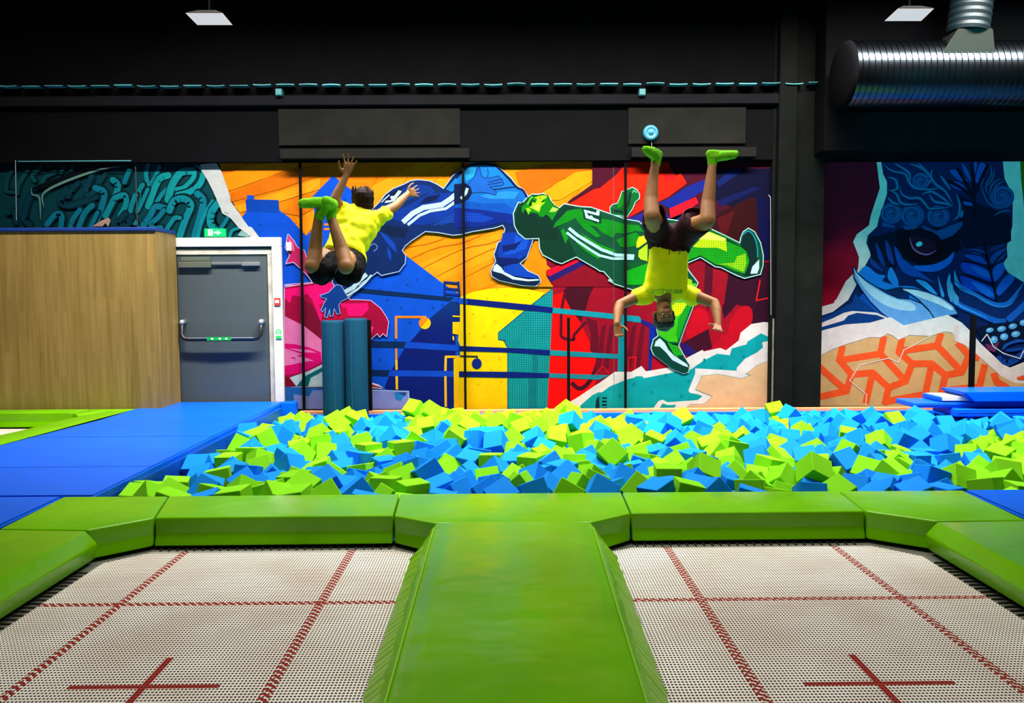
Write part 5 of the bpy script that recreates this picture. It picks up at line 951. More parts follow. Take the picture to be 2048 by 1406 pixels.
# ---------------------------------------------------------------- person 2: upside down, facing us
p2 = thing('person', 'upside down person in yellow shirt and maroon shorts, legs up, arms hanging out', 'person', J(1335, 540, 6.0))
bm = bmesh.new(); Xv = Vector((1, 0, 0))
pel = J(1340, 474, 6.0); chest = J(1332, 560, 6.03); neck = J(1328, 600, 6.02); hd = J(1328, 631, 5.98)
loft(bm, [(pel+Vector((0, 0, .04)), Xv, .10, .08), (pel, Xv, .13, .1), (pel.lerp(chest, .45), Xv, .115, .085), (chest, Xv, .135, .1), (chest.lerp(neck, .6), Xv, .15, .085), (neck, Xv, .06, .05)])
limb(bm, [(neck, .052), (hd, .052)])
hL, hR = J(1318, 470, 6.0), J(1361, 468, 6.0); kL, kR = J(1304, 432, 5.70), J(1415, 441, 5.74); aL, aR = J(1311, 326, 5.86), J(1425, 327, 5.88)
for h, k, a_, cx_ in ((hL, kL, aL, -.008), (hR, kR, aR, .0)):
    limb(bm, [(h, .085), (h.lerp(k, .6), .07), (k, .056), (k.lerp(a_, .3)+Vector((cx_, .03, 0)), .05), (k.lerp(a_, .65)+Vector((cx_, .015, 0)), .039), (a_, .029)])
limb(bm, [(aR, .031), (J(1424, 312, 5.88), .034), (J(1450, 311, 5.86), .03), (J(1470, 309, 5.85), .022)]); limb(bm, [(aL, .031), (J(1313, 312, 5.88), .034), (J(1302, 305, 5.78), .03), (J(1291, 300, 5.72), .022)])
sL, sR = J(1289, 588, 6.05), J(1376, 588, 6.05); eL, eR = J(1240, 609, 5.95), J(1429, 606, 5.95); wL, wR = J(1234, 648, 5.80), J(1436, 650, 5.80)
for s_, e_, w_, o_ in ((sL, eL, wL, -1), (sR, eR, wR, 1)):
    limb(bm, [(s_, .052), (s_.lerp(e_, .5), .043), (e_, .036), (e_.lerp(w_, .35)+Vector((o_*.006, 0, 0)), .035), (w_, .023)])
hand(bm, wL, J(1237, 664, 5.78)-wL, Vector((1, 0, 0)), Vector((.3, -1, 0)), .85, .82, .2); hand(bm, wR, J(1434, 664, 5.70)-wR, Vector((-.9, -.2, 0)), Vector((0, -1, .3)), .38, .85, .55)
Mh = Matrix.Translation(hd) @ Matrix.Rotation(math.radians(6), 4, 'Z') @ Matrix.Rotation(math.radians(-3), 4, 'Y') @ Matrix.Rotation(PI, 4, 'Y') @ Matrix.Rotation(math.radians(4), 4, 'X'); hs = .92
head_shape(bm, Mh, hs)
blob('body', bm, skin2, p2, .006, 4)
hl = lambda c: Mh @ (Vector(c)*hs)
bm = bmesh.new()
for x in (-1, 1): ball(bm, hl((x*.03, -.078, -.004)), .0115)
part('eyes', bm, mat('eye_white', '#b0a090', rough=.3), p2, True)
bm = bmesh.new()
for x in (-1, 1): ball(bm, hl((x*.03, -.087, -.004)), .0052); limb(bm, [(hl((x*.014, -.093, .017)), .0035), (hl((x*.03, -.0945, .021)), .004), (hl((x*.048, -.083, .016)), .003)])
part('brows', bm, hairk, p2, True)
bm = bmesh.new(); limb(bm, [(hl((-.022, -.082, -.0665)), .003), (hl((0, -.0895, -.065)), .004), (hl((.022, -.082, -.0665)), .003)]); part('mouth', bm, mat('lips', '#5c2420', rough=.5), p2, True)
bm = bmesh.new()
ellip(bm, Mh @ Matrix.Translation(Vector((0, .022, .045))*hs) @ Matrix.Diagonal((.08*hs, .096*hs, .082*hs, 1)), 24)
for x in (-1, 1): limb(bm, [(hl((x*.07, -.01, .03)), .014), (hl((x*.074, -.012, -.02)), .008)])
for k in range(26):
    t = -1.1+2.2*k/25; limb(bm, [(hl((.06*math.sin(t), -.055*math.cos(t), .085)), .014), (hl((.07*math.sin(t)+random.uniform(-.006, .006), -.062*math.cos(t)-.012, .062+random.uniform(-.006, .006))), .008)])
blob('hair', bm, hairk, p2, .006, 3, fold(30, .004), 'short black hair')
bm = bmesh.new()
loft(bm, [(J(1336, 496, 6.0), Xv, .140, .118), (J(1335, 515, 6.0), Xv, .143, .118), (J(1333, 540, 6.02), Xv, .145, .12), (J(1332, 565, 6.03), Xv, .150, .118), (J(1330, 582, 6.04), Xv, .168, .105), (J(1329, 594, 6.04), Xv, .15, .085), (J(1328, 601, 6.03), Xv, .085, .068)])
limb(bm, [(sL+Vector((.02, 0, .0)), .07), (J(1276, 594, 6.03), .064)]); limb(bm, [(sR+Vector((-.02, 0, 0)), .07), (J(1388, 594, 6.03), .062)]); cyl(bm, sL, J(1270, 596, 6.03), .066, .062); cyl(bm, sR, J(1394, 596, 6.03), .066, .062)
def fd2(c):
    return .016*noise.noise(Vector((c.x*17, c.y*10, c.z*3)))+.004*noise.noise(c*18)
def fd2_(c):
    w = min(1, max(0, (c.z-1.95)/.2)); return .012*noise.noise(Vector((c.x*26, c.y*16, c.z*4)))+.006*noise.noise(c*22)
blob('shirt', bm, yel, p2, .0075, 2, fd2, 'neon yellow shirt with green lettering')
# lettering band on the chest: unreadable green marks
bm = bmesh.new(); random.seed(21); x = 1303; 
while x < 1364:
    w = random.choice((1.6, 2.6, 3.2)); 
    if not 1327 < x < 1331:
        yc = 583.5+.0*x; t_, b_ = yc-4.5, yc+4.2
        for (xa, ya, xb, yb) in random.choice([[(0, t_, 0, b_), (w, t_, w, b_)], [(0, t_, 0, b_), (0, t_, w, t_)], [(0, t_, w, b_), (w, t_, w, b_)], [(0, t_, 0, b_), (0, yc, w, yc), (w, t_, w, b_)]]):
            A_, B_ = J(x+xa, ya, 5.899+.35*((x-1333)/281)**2*3), J(x+xb, yb, 5.899+.35*((x-1333)/281)**2*3); tube(bm, [A_, B_], .0022, 5)
    x += w+2.0
tube(bm, [J(1322+k*1.6, 588-abs(3-k)*0-k*1.6, 5.893) for k in range(5)], .0018, 5)
GL = part('shirt_lettering', bm, mat('shirt_print', '#18a020', rough=.6), p2, label='green upside down lettering')
from mathutils.bvhtree import BVHTree
shirt2 = [o for o in C.objects if o.parent == p2 and o.name.startswith('shirt') and o is not GL][0]
def shrink(o, target, off):
    bv = BVHTree.FromPolygons([v.co.copy() for v in target.data.vertices], [list(p.vertices) for p in target.data.polygons])
    for v in o.data.vertices:
        d = Vector((v.co.x, v.co.y, v.co.z-CAMZ)).normalized(); h = bv.ray_cast(Vector((0, 0, CAMZ)), d)
        if h[0]: v.co = h[0]-d*(off+.0015*math.sin(v.index))
shrink(GL, shirt2, .003)
# shorts: hip part and two flared open legs
bm = bmesh.new(); ball(bm, pel+Vector((.0, 0, -.005)), (.142, .12, .1)); loft(bm, [(J(1336, 502, 6.0), Xv+Vector((0, 0, -.2)), .145, .122), (J(1338, 485, 6.0), Xv, .147, .125), (J(1342, 468, 6.0), Xv, .15, .12), (J(1345, 456, 5.98), Xv, .14, .1)])
cyl(bm, J(1320, 478, 5.99), J(1308, 440, 5.82), .095, .082); cyl(bm, J(1358, 478, 5.99), J(1392, 444, 5.84), .095, .095)
me_ = blob('shorts', bm, shm, p2, .0075, 2, fold(14, .012), 'dark maroon shorts')
bm = bmesh.new()
def skirt(bm, ax0, ax1, r0, r1, rim, n=28):
    ax0, ax1 = Vector(ax0), Vector(ax1); d = (ax1-ax0).normalized(); u = d.cross(Vector((0, 1, 0))).normalized(); w = d.cross(u); V = []
    for t in (0, .35, .7, 1.0):
        V.append([bm.verts.new(ax0.lerp(ax1, t)+(u*math.cos(2*PI*k/n)+w*math.sin(2*PI*k/n))*(r0+(r1-r0)*t)+d*rim(2*PI*k/n)*t) for k in range(n)])
    for a_, b_ in zip(V, V[1:]):
        for k in range(n): bm.faces.new((a_[k], a_[(k+1) % n], b_[(k+1) % n], b_[k]))
skirt(bm, J(1316, 465, 5.93), J(1308, 434, 5.78), .088, .082, lambda t: .055*max(0, -math.cos(t))**3+.004*math.sin(3*t))
skirt(bm, J(1372, 464, 5.93), J(1396, 440, 5.82), .092, .112, lambda t: .02*math.cos(t+2.6)+.005*math.sin(3*t))
for f in bm.faces: f.smooth = True
o = part('shorts_leg', bm, shm, p2, True); sm_ = o.modifiers.new('s', 'SOLIDIFY'); sm_.thickness = .004
bm = bmesh.new(); 
for px in (1338.5, 1359): tube(bm, [J(px, 500, 5.86), J(px+.6, 504, 5.855), J(px-.6, 509, 5.862)], .003, 6)
part('drawstring', bm, hairk, p2)
bm = bmesh.new(); q0 = J(1301, 443, 5.7)
for k in range(10):
    aa = PI*.05+PI*.9*k/9; ab = PI*.05+PI*.9*(k+.6)/9
    tube(bm, [J(1301+9*math.cos(aa), 441+7*math.sin(aa), 5.72), J(1301+9*math.cos(ab), 441+7*math.sin(ab), 5.72)], .0012, 4)
for k in range(5): tube(bm, [J(1295+k*2.8, 440, 5.72), J(1296.4+k*2.8, 440, 5.72)], .0018, 4)
GM = part('shorts_emblem', bm, mat('emblem_grey', '#8c8488', rough=.6), p2, label='small pale round emblem')
sh_ = me_
bv_v = []; bv_f = []
for oo in (me_, o):
    n0 = len(bv_v); bv_v += [v.co.copy() for v in oo.data.vertices]; bv_f += [[n0+i for i in p.vertices] for p in oo.data.polygons]
bvS = BVHTree.FromPolygons(bv_v, bv_f)
for v in GM.data.vertices:
    d = Vector((v.co.x, v.co.y, v.co.z-CAMZ)).normalized(); h = bvS.ray_cast(Vector((0, 0, CAMZ)), d)
    if h[0]: v.co = h[0]-d*(.006+.001*math.sin(v.index))
# socks
bm = bmesh.new(); limb(bm, [(aR+Vector((0, 0, -.012)), .033), (J(1424, 314, 5.88), .037), (J(1450, 312, 5.86), .032), (J(1468, 309.5, 5.85), .026)]); limb(bm, [(J(1420, 308, 5.88), .03), (J(1436, 308, 5.87), .028), (J(1472, 307.5, 5.85), .024)]); limb(bm, [(J(1446, 311, 5.84), .03), (J(1467, 310, 5.83), .027)])
blob('sock', bm, sock, p2, .006, 3, fold(40, .003), 'neon green sock pointing right')
bm = bmesh.new(); limb(bm, [(aL+Vector((0, 0, -.012)), .033), (J(1313, 314, 5.88), .038), (J(1303, 306, 5.79), .035), (J(1292, 300, 5.72), .027)]); limb(bm, [(J(1317, 309, 5.91), .03), (J(1304, 302, 5.8), .03), (J(1290, 298, 5.71), .022)])
blob('sock', bm, sock, p2, .006, 3, fold(40, .003), 'neon green sock pointing towards the viewer')
# ================================================================= FOAM CUBES (settled pile)
CUBES = '''2.03,5.39,0.504,-0.92,0.70,2.19,L,lime~corner up|second row|below the black column
0.788,6.1,0.482,-0.67,-0.63,0.36,L,lime~corner up|fourth row|below the thin cable
1.343,5.561,0.473,-0.58,2.44,1.32,L,lime~corner up|third row|below the green shoe
3.034,5.486,0.411,-2.53,-0.93,1.19,L,lime~slightly tipped|second row|below the blue mats
0.938,5.068,0.435,-1.29,-0.06,-0.88,B,blue~edge up|front row|below the person's head
1.845,5.452,0.42,0.99,0.53,2.17,L,lime~corner up|second row|below the beige rock edge
-0.594,5.242,0.41,0.13,1.59,-2.50,L,lime~lying flat|second row|below the navy arch
-0.084,7.01,0.408,0.32,-2.40,1.06,B,blue~corner up|pit middle|below the teal house
3.715,6.921,0.367,-0.57,-0.44,-0.99,B,blue~slightly tipped|pit middle|below the mat corner
2.542,6.14,0.397,1.22,0.80,1.63,B,blue~corner up|fourth row|below the orange hexagons
2.852,5.492,0.418,0.40,1.96,0.57,B,blue~edge up|second row|below the mat corner
0.579,5.07,0.443,-0.59,0.49,-0.07,B,blue~corner up|front row|below the black post
-0.51,5.447,0.488,-2.05,0.99,-0.13,B,blue~slightly tipped|second row|below the navy arch
-1.643,6.275,0.367,0.32,0.58,2.68,B,blue~slightly tipped|fourth row|below the door frame
3.367,5.517,0.438,-1.31,-0.93,1.21,L,lime~edge up|third row|at the right edge
3.125,5.293,0.39,-1.18,-1.28,1.84,L,lime~edge up|second row|below the blue mats
2.527,5.026,0.422,0.21,-0.35,0.00,B,blue~slightly tipped|front row|below the mat corner
-1.308,5.3,0.429,1.11,-2.79,-0.43,L,lime~slightly tipped|second row|below the door frame
2.065,5.071,0.423,-0.65,-0.95,-2.17,L,lime~slightly tipped|front row|below the orange hexagons
-2.361,6.301,0.362,-0.04,-0.56,1.54,B,blue~edge up|nearer middle|beside the blue walkway
1.119,5.07,0.436,-3.13,-1.32,0.03,L,lime~edge up|front row|below the green shoe
2.751,5.845,0.378,-1.36,2.13,-0.72,L,lime~edge up|third row|below the beast tusks
-0.021,5.063,0.418,0.50,0.46,-0.86,B,blue~slightly tipped|front row|below the teal house
1.084,5.498,0.445,-0.40,-1.57,1.90,L,lime~lying flat|second row|below the person's head
0.174,5.085,0.438,-2.83,-0.34,-1.48,B,blue~slightly tipped|front row|below the red wall
0.652,7.062,0.399,-1.86,0.12,0.80,L,lime~edge up|pit middle|below the black post|left one
2.651,6.002,0.36,-0.80,-2.99,-0.74,L,lime~edge up|fourth row|below the beast tusks|left one
0.609,7.782,0.457,0.81,2.79,-0.53,B,blue~corner up|far half|below the black post
3.956,6.549,0.351,0.58,1.27,1.17,L,lime~edge up|nearer middle|at the right edge|left one
-0.252,7.107,0.418,1.19,-1.23,1.28,B,blue~edge up|pit middle|below the yellow house|left one
4.125,7.361,0.374,-0.88,-0.69,-0.95,B,blue~corner up|pit middle|below the blue mats|left one
-2.107,7.169,0.425,1.24,0.30,2.34,L,lime~slightly tipped|pit middle|below the grey door|right one
-0.788,5.362,0.414,1.63,-1.45,1.32,L,lime~lying flat|second row|below the pink figure
-0.952,5.235,0.408,-1.26,0.57,-2.52,B,blue~slightly tipped|second row|below the right cylinder
3.239,7.096,0.368,-1.00,-2.44,0.47,L,lime~corner up|pit middle|below the beast tusks
-0.865,6.779,0.4,1.41,-1.63,-0.90,L,lime~lying flat|nearer middle|below the pink figure
-1.433,5.122,0.411,-0.32,0.39,-1.03,L,lime~slightly tipped|front row|below the grey door
-1.662,5.026,0.425,-1.42,0.03,-1.67,L,lime~lying flat|front row|near the blue walkway
-1.104,5.082,0.416,-2.31,-0.47,0.38,L,lime~corner up|front row|below the left cylinder
-1.187,5.43,0.433,1.02,-0.35,2.13,B,blue~slightly tipped|second row|below the left cylinder
-0.307,5.173,0.409,1.33,-2.20,-0.46,B,blue~edge up|front row|below the yellow house
-1.689,6.726,0.374,-0.80,-0.83,-2.66,L,lime~corner up|nearer middle|below the door frame
-0.426,5.306,0.41,1.72,-0.31,0.38,B,blue~edge up|second row|below the navy arch
0.778,5.451,0.426,-2.51,-0.73,1.02,B,blue~corner up|second row|below the thin cable
-2.217,5.123,0.404,0.59,-2.69,-1.11,L,lime~corner up|front row|beside the blue walkway
3.411,6.986,0.391,-1.56,-2.69,-0.17,B,blue~edge up|pit middle|below the beast tusks
-1.28,5.019,0.423,-2.58,1.35,0.36,L,lime~lying flat|front row|below the door frame
0.417,5.41,0.453,-1.02,0.79,0.92,B,blue~corner up|second row|below the black post
0.195,6.231,0.385,0.47,-1.61,0.57,L,lime~lying flat|fourth row|below the red wall
0.848,5.222,0.422,2.55,0.57,-0.52,L,lime~corner up|second row|below the thin cable
1.887,5.07,0.407,1.74,-1.11,1.37,B,blue~edge up|front row|below the black column
1.997,6.487,0.355,1.05,-0.79,1.48,B,blue~corner up|nearer middle|below the beige rock edge
0.256,7.266,0.388,-2.57,0.44,-1.65,B,blue~slightly tipped|pit middle|below the red wall|left one
-0.285,6.406,0.365,-1.43,-0.26,1.12,B,blue~edge up|nearer middle|below the yellow house
1.588,7.969,0.4,-0.93,-0.57,1.31,B,blue~corner up|far half|below the person's head
0.377,5.041,0.44,2.10,2.14,0.36,L,lime~slightly tipped|front row|below the black post
3.283,5.373,0.396,0.99,0.35,1.84,L,lime~slightly tipped|second row|at the right edge
-0.964,8.739,0.468,-3.00,-0.78,0.83,L,lime~edge up|far edge|below the navy arch
2.008,6.253,0.347,2.92,0.10,-1.05,L,lime~lying flat|fourth row|below the beige rock edge
0.425,7.17,0.386,-0.37,-0.23,-3.06,L,lime~slightly tipped|pit middle|below the red wall|left one
-2.029,7.347,0.418,0.25,2.21,1.21,B,blue~edge up|pit middle|below the grey door|right one
3.143,7.273,0.363,-1.03,-2.77,0.50,B,blue~slightly tipped|pit middle|below the orange hexagons|right one
-1.18,6.615,0.344,0.12,-1.38,0.79,B,blue~lying flat|nearer middle|below the right cylinder
1.297,5.064,0.429,1.25,-0.68,0.23,B,blue~corner up|front row|below the beige rock
-0.958,7.082,0.435,-2.62,0.58,0.69,B,blue~corner up|pit middle|below the pink figure
-0.799,8.625,0.459,-0.91,0.77,-2.00,L,lime~corner up|far edge|below the navy arch
-0.676,5.565,0.413,-2.58,-0.39,0.01,L,lime~slightly tipped|third row|below the pink figure
1.47,7.131,0.374,-0.43,2.42,-0.51,B,blue~corner up|pit middle|below the green shoe
0.185,5.461,0.432,-0.82,-0.42,-0.61,B,blue~corner up|second row|below the red wall|left one
-1.942,5.348,0.399,-1.16,-0.81,0.77,B,blue~corner up|second row|near the blue walkway
-1.516,6.862,0.347,0.28,-0.84,1.77,L,lime~edge up|nearer middle|below the left cylinder|right one
2.269,5.285,0.394,-1.59,2.22,0.84,B,blue~edge up|second row|below the orange hexagons
-0.74,7.706,0.434,1.38,-0.48,1.69,L,lime~edge up|far half|below the navy arch
-0.078,7.845,0.437,0.77,0.51,2.88,L,lime~corner up|far half|below the teal house
0.472,5.243,0.427,-0.90,0.12,1.95,L,lime~edge up|second row|below the black post
0.352,7.605,0.444,2.51,0.47,0.99,L,lime~corner up|far half|below the red wall|left one
4.146,8.107,0.393,-0.74,-0.37,1.96,B,blue~corner up|far half|below the mat corner
1.716,6.874,0.391,1.28,0.30,3.10,L,lime~slightly tipped|nearer middle|below the beige rock|left one
2.95,7.539,0.366,-0.84,0.43,2.23,B,blue~corner up|pit middle|below the orange hexagons
2.326,6.35,0.382,-1.22,-2.10,1.04,B,blue~edge up|nearer middle|below the black column
-0.069,6.184,0.337,0.66,0.73,2.83,B,blue~corner up|fourth row|below the teal house
-2.051,5.881,0.369,-0.11,-0.16,0.24,L,lime~lying flat|fourth row|near the blue walkway
3.021,8.741,0.376,-2.44,-0.20,1.92,B,blue~edge up|far edge|below the black column
1.794,8.365,0.399,0.58,-2.35,1.43,L,lime~corner up|far half|below the green shoe
-2.188,6.513,0.35,-0.96,-1.63,0.83,L,lime~lying flat|nearer middle|near the blue walkway
-1.822,6.149,0.375,1.18,0.64,1.58,L,lime~corner up|fourth row|below the grey door
-1.721,5.364,0.387,-0.79,-0.71,1.65,L,lime~corner up|second row|below the grey door
1.559,5.21,0.411,-0.39,-1.33,1.52,L,lime~lying flat|second row|below the beige rock edge
1.295,7.199,0.371,-1.29,-1.21,-0.76,L,lime~edge up|pit middle|below the person's head
0.157,7.697,0.412,0.42,0.60,-1.38,L,lime~slightly tipped|far half|below the teal house
1.421,7.817,0.355,1.38,0.66,-2.27,B,blue~edge up|far half|below the person's head
2.196,7.766,0.379,-1.06,0.77,-2.17,B,blue~corner up|far half|below the beige rock
-0.13,5.239,0.403,-0.89,0.89,-0.43,B,blue~slightly tipped|second row|below the yellow house
-2.062,5.036,0.401,1.48,-1.22,0.09,L,lime~edge up|front row|beside the blue walkway
1.884,6.747,0.384,2.59,-1.36,0.55,L,lime~lying flat|nearer middle|below the beige rock
-1.136,6.81,0.378,0.06,-3.12,0.68,L,lime~lying flat|nearer middle|below the right cylinder
0.097,5.284,0.426,2.44,0.06,1.27,L,lime~edge up|second row|below the teal house
-0.643,6.451,0.369,2.58,-0.26,-0.65,B,blue~slightly tipped|nearer middle|below the navy arch|right one
2.166,6.534,0.347,1.02,-0.94,-0.50,L,lime~slightly tipped|nearer middle|below the beige rock edge
-2.177,5.314,0.378,-0.70,2.25,-0.86,L,lime~slightly tipped|second row|beside the blue walkway
4.662,7.528,0.356,-2.15,-0.58,-0.43,B,blue~corner up|pit middle|at the right edge
-1.352,7.904,0.388,2.35,-0.83,-0.10,B,blue~corner up|far half|below the right cylinder
3.692,7.237,0.374,0.50,0.70,0.36,B,blue~corner up|pit middle|below the mat corner
2.29,5.019,0.404,-0.94,0.08,-1.45,B,blue~edge up|front row|below the beast tusks
3.589,8.154,0.43,-2.05,-0.39,0.42,B,blue~slightly tipped|far half|below the beast tusks|left one
3.647,6.334,0.328,0.20,1.90,-1.57,B,blue~edge up|nearer middle|below the blue mats
0.871,7.32,0.373,1.09,-1.02,1.04,B,blue~slightly tipped|pit middle|below the thin cable
3.63,7.98,0.4,0.15,0.63,0.05,B,blue~edge up|far half|below the beast tusks|right one
3.47,6.429,0.325,-0.42,-1.87,-1.20,B,blue~edge up|nearer middle|below the mat corner
-2.275,6.158,0.311,1.01,0.24,3.00,B,blue~slightly tipped|fourth row|near the blue walkway
3.916,7.606,0.365,2.64,0.87,0.07,B,blue~slightly tipped|far half|below the mat corner|right one
0.266,5.24,0.412,1.11,0.75,2.58,B,blue~corner up|second row|below the red wall|right one
2.716,8.765,0.338,2.66,-0.29,-0.63,B,blue~slightly tipped|far edge|below the beige rock edge
2.817,6.3,0.404,-0.23,-0.53,-2.90,B,blue~slightly tipped|nearer middle|below the beast tusks
-0.45,7.081,0.419,0.26,2.16,0.05,L,lime~edge up|pit middle|below the yellow house
-1.579,7.917,0.41,0.57,-0.61,0.59,L,lime~corner up|far half|below the left cylinder|right one
0.071,7.338,0.376,0.65,-0.63,2.48,L,lime~corner up|pit middle|below the teal house
-1.701,7.508,0.393,-1.07,0.63,-1.71,L,lime~corner up|pit middle|below the door frame
-1.937,6.472,0.368,0.80,2.19,1.57,L,lime~slightly tipped|nearer middle|below the grey door
3.828,8.109,0.392,1.51,-0.70,1.86,L,lime~edge up|far half|below the beast tusks
1.065,6.652,0.345,-0.19,0.68,1.52,L,lime~edge up|nearer middle|below the thin cable
3.835,6.768,0.315,-0.23,0.58,0.64,L,lime~edge up|nearer middle|below the blue mats|left one
2.912,8.881,0.396,0.41,-2.15,1.17,L,lime~slightly tipped|far edge|below the beige rock edge
-1.245,7.165,0.38,0.47,0.27,-3.06,L,lime~slightly tipped|pit middle|below the right cylinder
-0.127,5.975,0.314,0.24,2.31,1.73,L,lime~edge up|fourth row|below the yellow house
1.057,7.601,0.339,0.18,2.15,2.31,L,lime~edge up|far half|below the thin cable
2.593,7.523,0.329,-0.92,-0.12,2.98,B,blue~edge up|pit middle|below the black column|left one
-2.361,5.268,0.377,0.07,-2.83,-1.60,L,lime~edge up|second row|beside the blue walkway
1.966,8.192,0.376,0.81,0.47,-2.64,B,blue~corner up|far half|below the green shoe
-0.353,7.572,0.439,1.15,-0.49,2.90,L,lime~slightly tipped|pit middle|below the yellow house
3.164,6.337,0.354,-1.93,1.63,0.04,B,blue~lying flat|nearer middle|below the mat corner|left one
-2.272,7.042,0.382,0.82,2.30,1.06,L,lime~corner up|pit middle|below the grey door
1.213,5.221,0.419,-1.10,1.34,1.59,B,blue~lying flat|second row|below the green shoe
1.321,6.369,0.333,-0.63,-2.36,0.64,L,lime~corner up|nearer middle|below the green shoe
-2.053,7.85,0.384,-0.97,2.67,0.11,B,blue~corner up|far half|below the door frame
3.221,5.589,0.375,-1.14,-0.48,0.36,L,lime~slightly tipped|third row|below the blue mats
1.093,7.997,0.368,0.91,0.34,-2.92,L,lime~corner up|far half|below the thin cable|left one
-1.572,7.03,0.4,-1.21,0.15,-2.99,L,lime~edge up|pit middle|below the left cylinder
-0.636,7.267,0.378,0.58,0.43,2.77,B,blue~slightly tipped|pit middle|below the navy arch
1.714,6.697,0.35,0.85,0.24,1.91,L,lime~corner up|nearer middle|below the beige rock
-0.931,6.34,0.349,0.74,-1.61,1.35,B,blue~lying flat|nearer middle|below the pink figure
-1.876,5.965,0.373,-0.09,-2.89,1.61,B,blue~edge up|fourth row|below the grey door|left one
1.774,6.522,0.333,0.44,2.65,1.23,L,lime~slightly tipped|nearer middle|below the beige rock|middle one
2.718,5.07,0.398,2.43,1.63,-0.17,B,blue~lying flat|front row|below the mat corner
0.059,6.35,0.359,-1.82,1.31,1.02,B,blue~edge up|nearer middle|below the teal house
1.671,5.952,0.341,-0.76,-2.68,1.17,L,lime~corner up|fourth row|below the beige rock
-0.116,6.353,0.371,-0.25,-1.67,-1.46,L,lime~lying flat|nearer middle|below the teal house
-1.405,7.089,0.372,-0.64,-0.56,2.15,B,blue~corner up|pit middle|below the left cylinder
-1.741,6.531,0.37,1.09,-1.12,-0.09,B,blue~edge up|nearer middle|below the door frame
-1.241,8.22,0.374,-1.26,2.46,0.95,B,blue~corner up|far half|below the pink figure
1.489,5.525,0.369,-0.18,-2.82,0.35,B,blue~edge up|third row|below the beige rock|right one
-1.257,6.366,0.31,-2.30,1.28,0.92,B,blue~edge up|nearer middle|below the left cylinder
-0.463,6.08,0.346,-0.98,-0.40,0.32,L,lime~slightly tipped|fourth row|below the navy arch
2.712,6.444,0.407,-1.78,2.14,0.10,L,lime~edge up|nearer middle|below the orange hexagons
-1.501,8.126,0.435,-1.20,-1.11,-0.58,L,lime~edge up|far half|below the right cylinder
1.641,5.367,0.397,1.19,0.52,-0.81,L,lime~slightly tipped|second row|below the beige rock edge|left one
0.508,6.085,0.397,0.03,-2.03,-1.68,L,lime~edge up|fourth row|below the black post
0.647,8.203,0.47,0.27,-2.35,-1.41,L,lime~edge up|far half|below the black post
0.316,6.101,0.395,-2.44,0.97,-0.24,B,blue~slightly tipped|fourth row|below the red wall
-0.496,6.706,0.376,2.61,-0.53,0.22,B,blue~corner up|nearer middle|below the navy arch
1.479,6.518,0.351,-1.91,-1.63,0.84,B,blue~lying flat|nearer middle|below the green shoe
1.721,6.302,0.324,-0.97,2.85,-0.67,L,lime~slightly tipped|nearer middle|below the beige rock|right one
1.031,5.985,0.345,0.85,-0.69,2.49,B,blue~corner up|fourth row|below the person's head
-0.616,5.829,0.428,0.36,-2.83,0.80,B,blue~slightly tipped|third row|below the navy arch
2.362,7.428,0.348,0.77,0.50,2.16,B,blue~corner up|pit middle|below the beige rock edge
2.081,6.702,0.374,-2.08,0.85,0.66,B,blue~slightly tipped|nearer middle|below the beige rock edge
2.49,5.357,0.38,-1.60,-2.01,0.76,B,blue~edge up|second row|below the beast tusks
3.291,8.223,0.396,-2.44,-0.76,-1.10,B,blue~corner up|far half|below the orange hexagons|left one
0.313,7.026,0.337,-2.30,-1.09,-1.15,B,blue~slightly tipped|pit middle|below the red wall|right one
2.328,6.673,0.359,-2.19,-0.47,1.91,B,blue~corner up|nearer middle|below the black column|left one
1.171,7.756,0.333,-0.78,2.64,-0.96,L,lime~corner up|far half|below the thin cable|right one
-1.334,6.527,0.334,-0.38,0.55,-0.85,B,blue~slightly tipped|nearer middle|below the left cylinder
2.768,7.686,0.358,-2.15,0.59,-0.03,L,lime~corner up|far half|below the black column
-0.746,5.155,0.374,-0.20,2.28,0.50,L,lime~edge up|front row|below the pink figure
4.057,6.884,0.347,-1.74,-2.55,0.29,L,lime~edge up|nearer middle|below the blue mats|right one
3.313,7.863,0.357,1.22,-2.48,0.67,B,blue~corner up|far half|below the orange hexagons|right one
4.354,8.149,0.345,-0.82,-3.14,0.12,B,blue~edge up|far half|below the mat corner|right one
3.283,5.186,0.377,-1.53,-1.43,-0.07,L,lime~lying flat|front row|at the right edge
1.261,8.144,0.396,-1.69,1.74,-0.23,B,blue~lying flat|far half|below the thin cable
-2.107,6.818,0.381,-1.95,2.55,-0.10,B,blue~slightly tipped|nearer middle|below the grey door
-0.425,6.515,0.379,-0.50,0.42,2.12,B,blue~slightly tipped|nearer middle|below the yellow house
1.232,6.715,0.35,0.28,1.79,-2.63,B,blue~lying flat|nearer middle|below the person's head
2.941,6.118,0.386,2.29,-0.09,1.19,L,lime~edge up|fourth row|below the beast tusks|right one
-0.772,6.26,0.361,-2.12,-0.82,1.39,B,blue~corner up|fourth row|below the pink figure
4.843,8.026,0.362,0.70,0.77,-2.88,B,blue~corner up|far half|at the right edge
0.49,7.404,0.398,0.24,0.43,-1.68,L,lime~slightly tipped|pit middle|below the red wall|right one
0.583,5.738,0.378,1.30,0.62,0.57,L,lime~slightly tipped|third row|below the black post
-1.834,5.788,0.346,-2.65,-0.52,0.44,B,blue~slightly tipped|third row|below the grey door
-1.809,7.829,0.399,-2.01,0.39,0.39,B,blue~slightly tipped|far half|below the door frame
-2.361,7.575,0.408,1.68,0.86,-1.41,B,blue~edge up|pit middle|below the grey door|left one
-0.527,8.379,0.371,-0.43,0.86,0.27,L,lime~slightly tipped|far half|below the yellow house|left one
2.65,7.262,0.332,0.61,2.71,0.44,B,blue~corner up|pit middle|below the black column
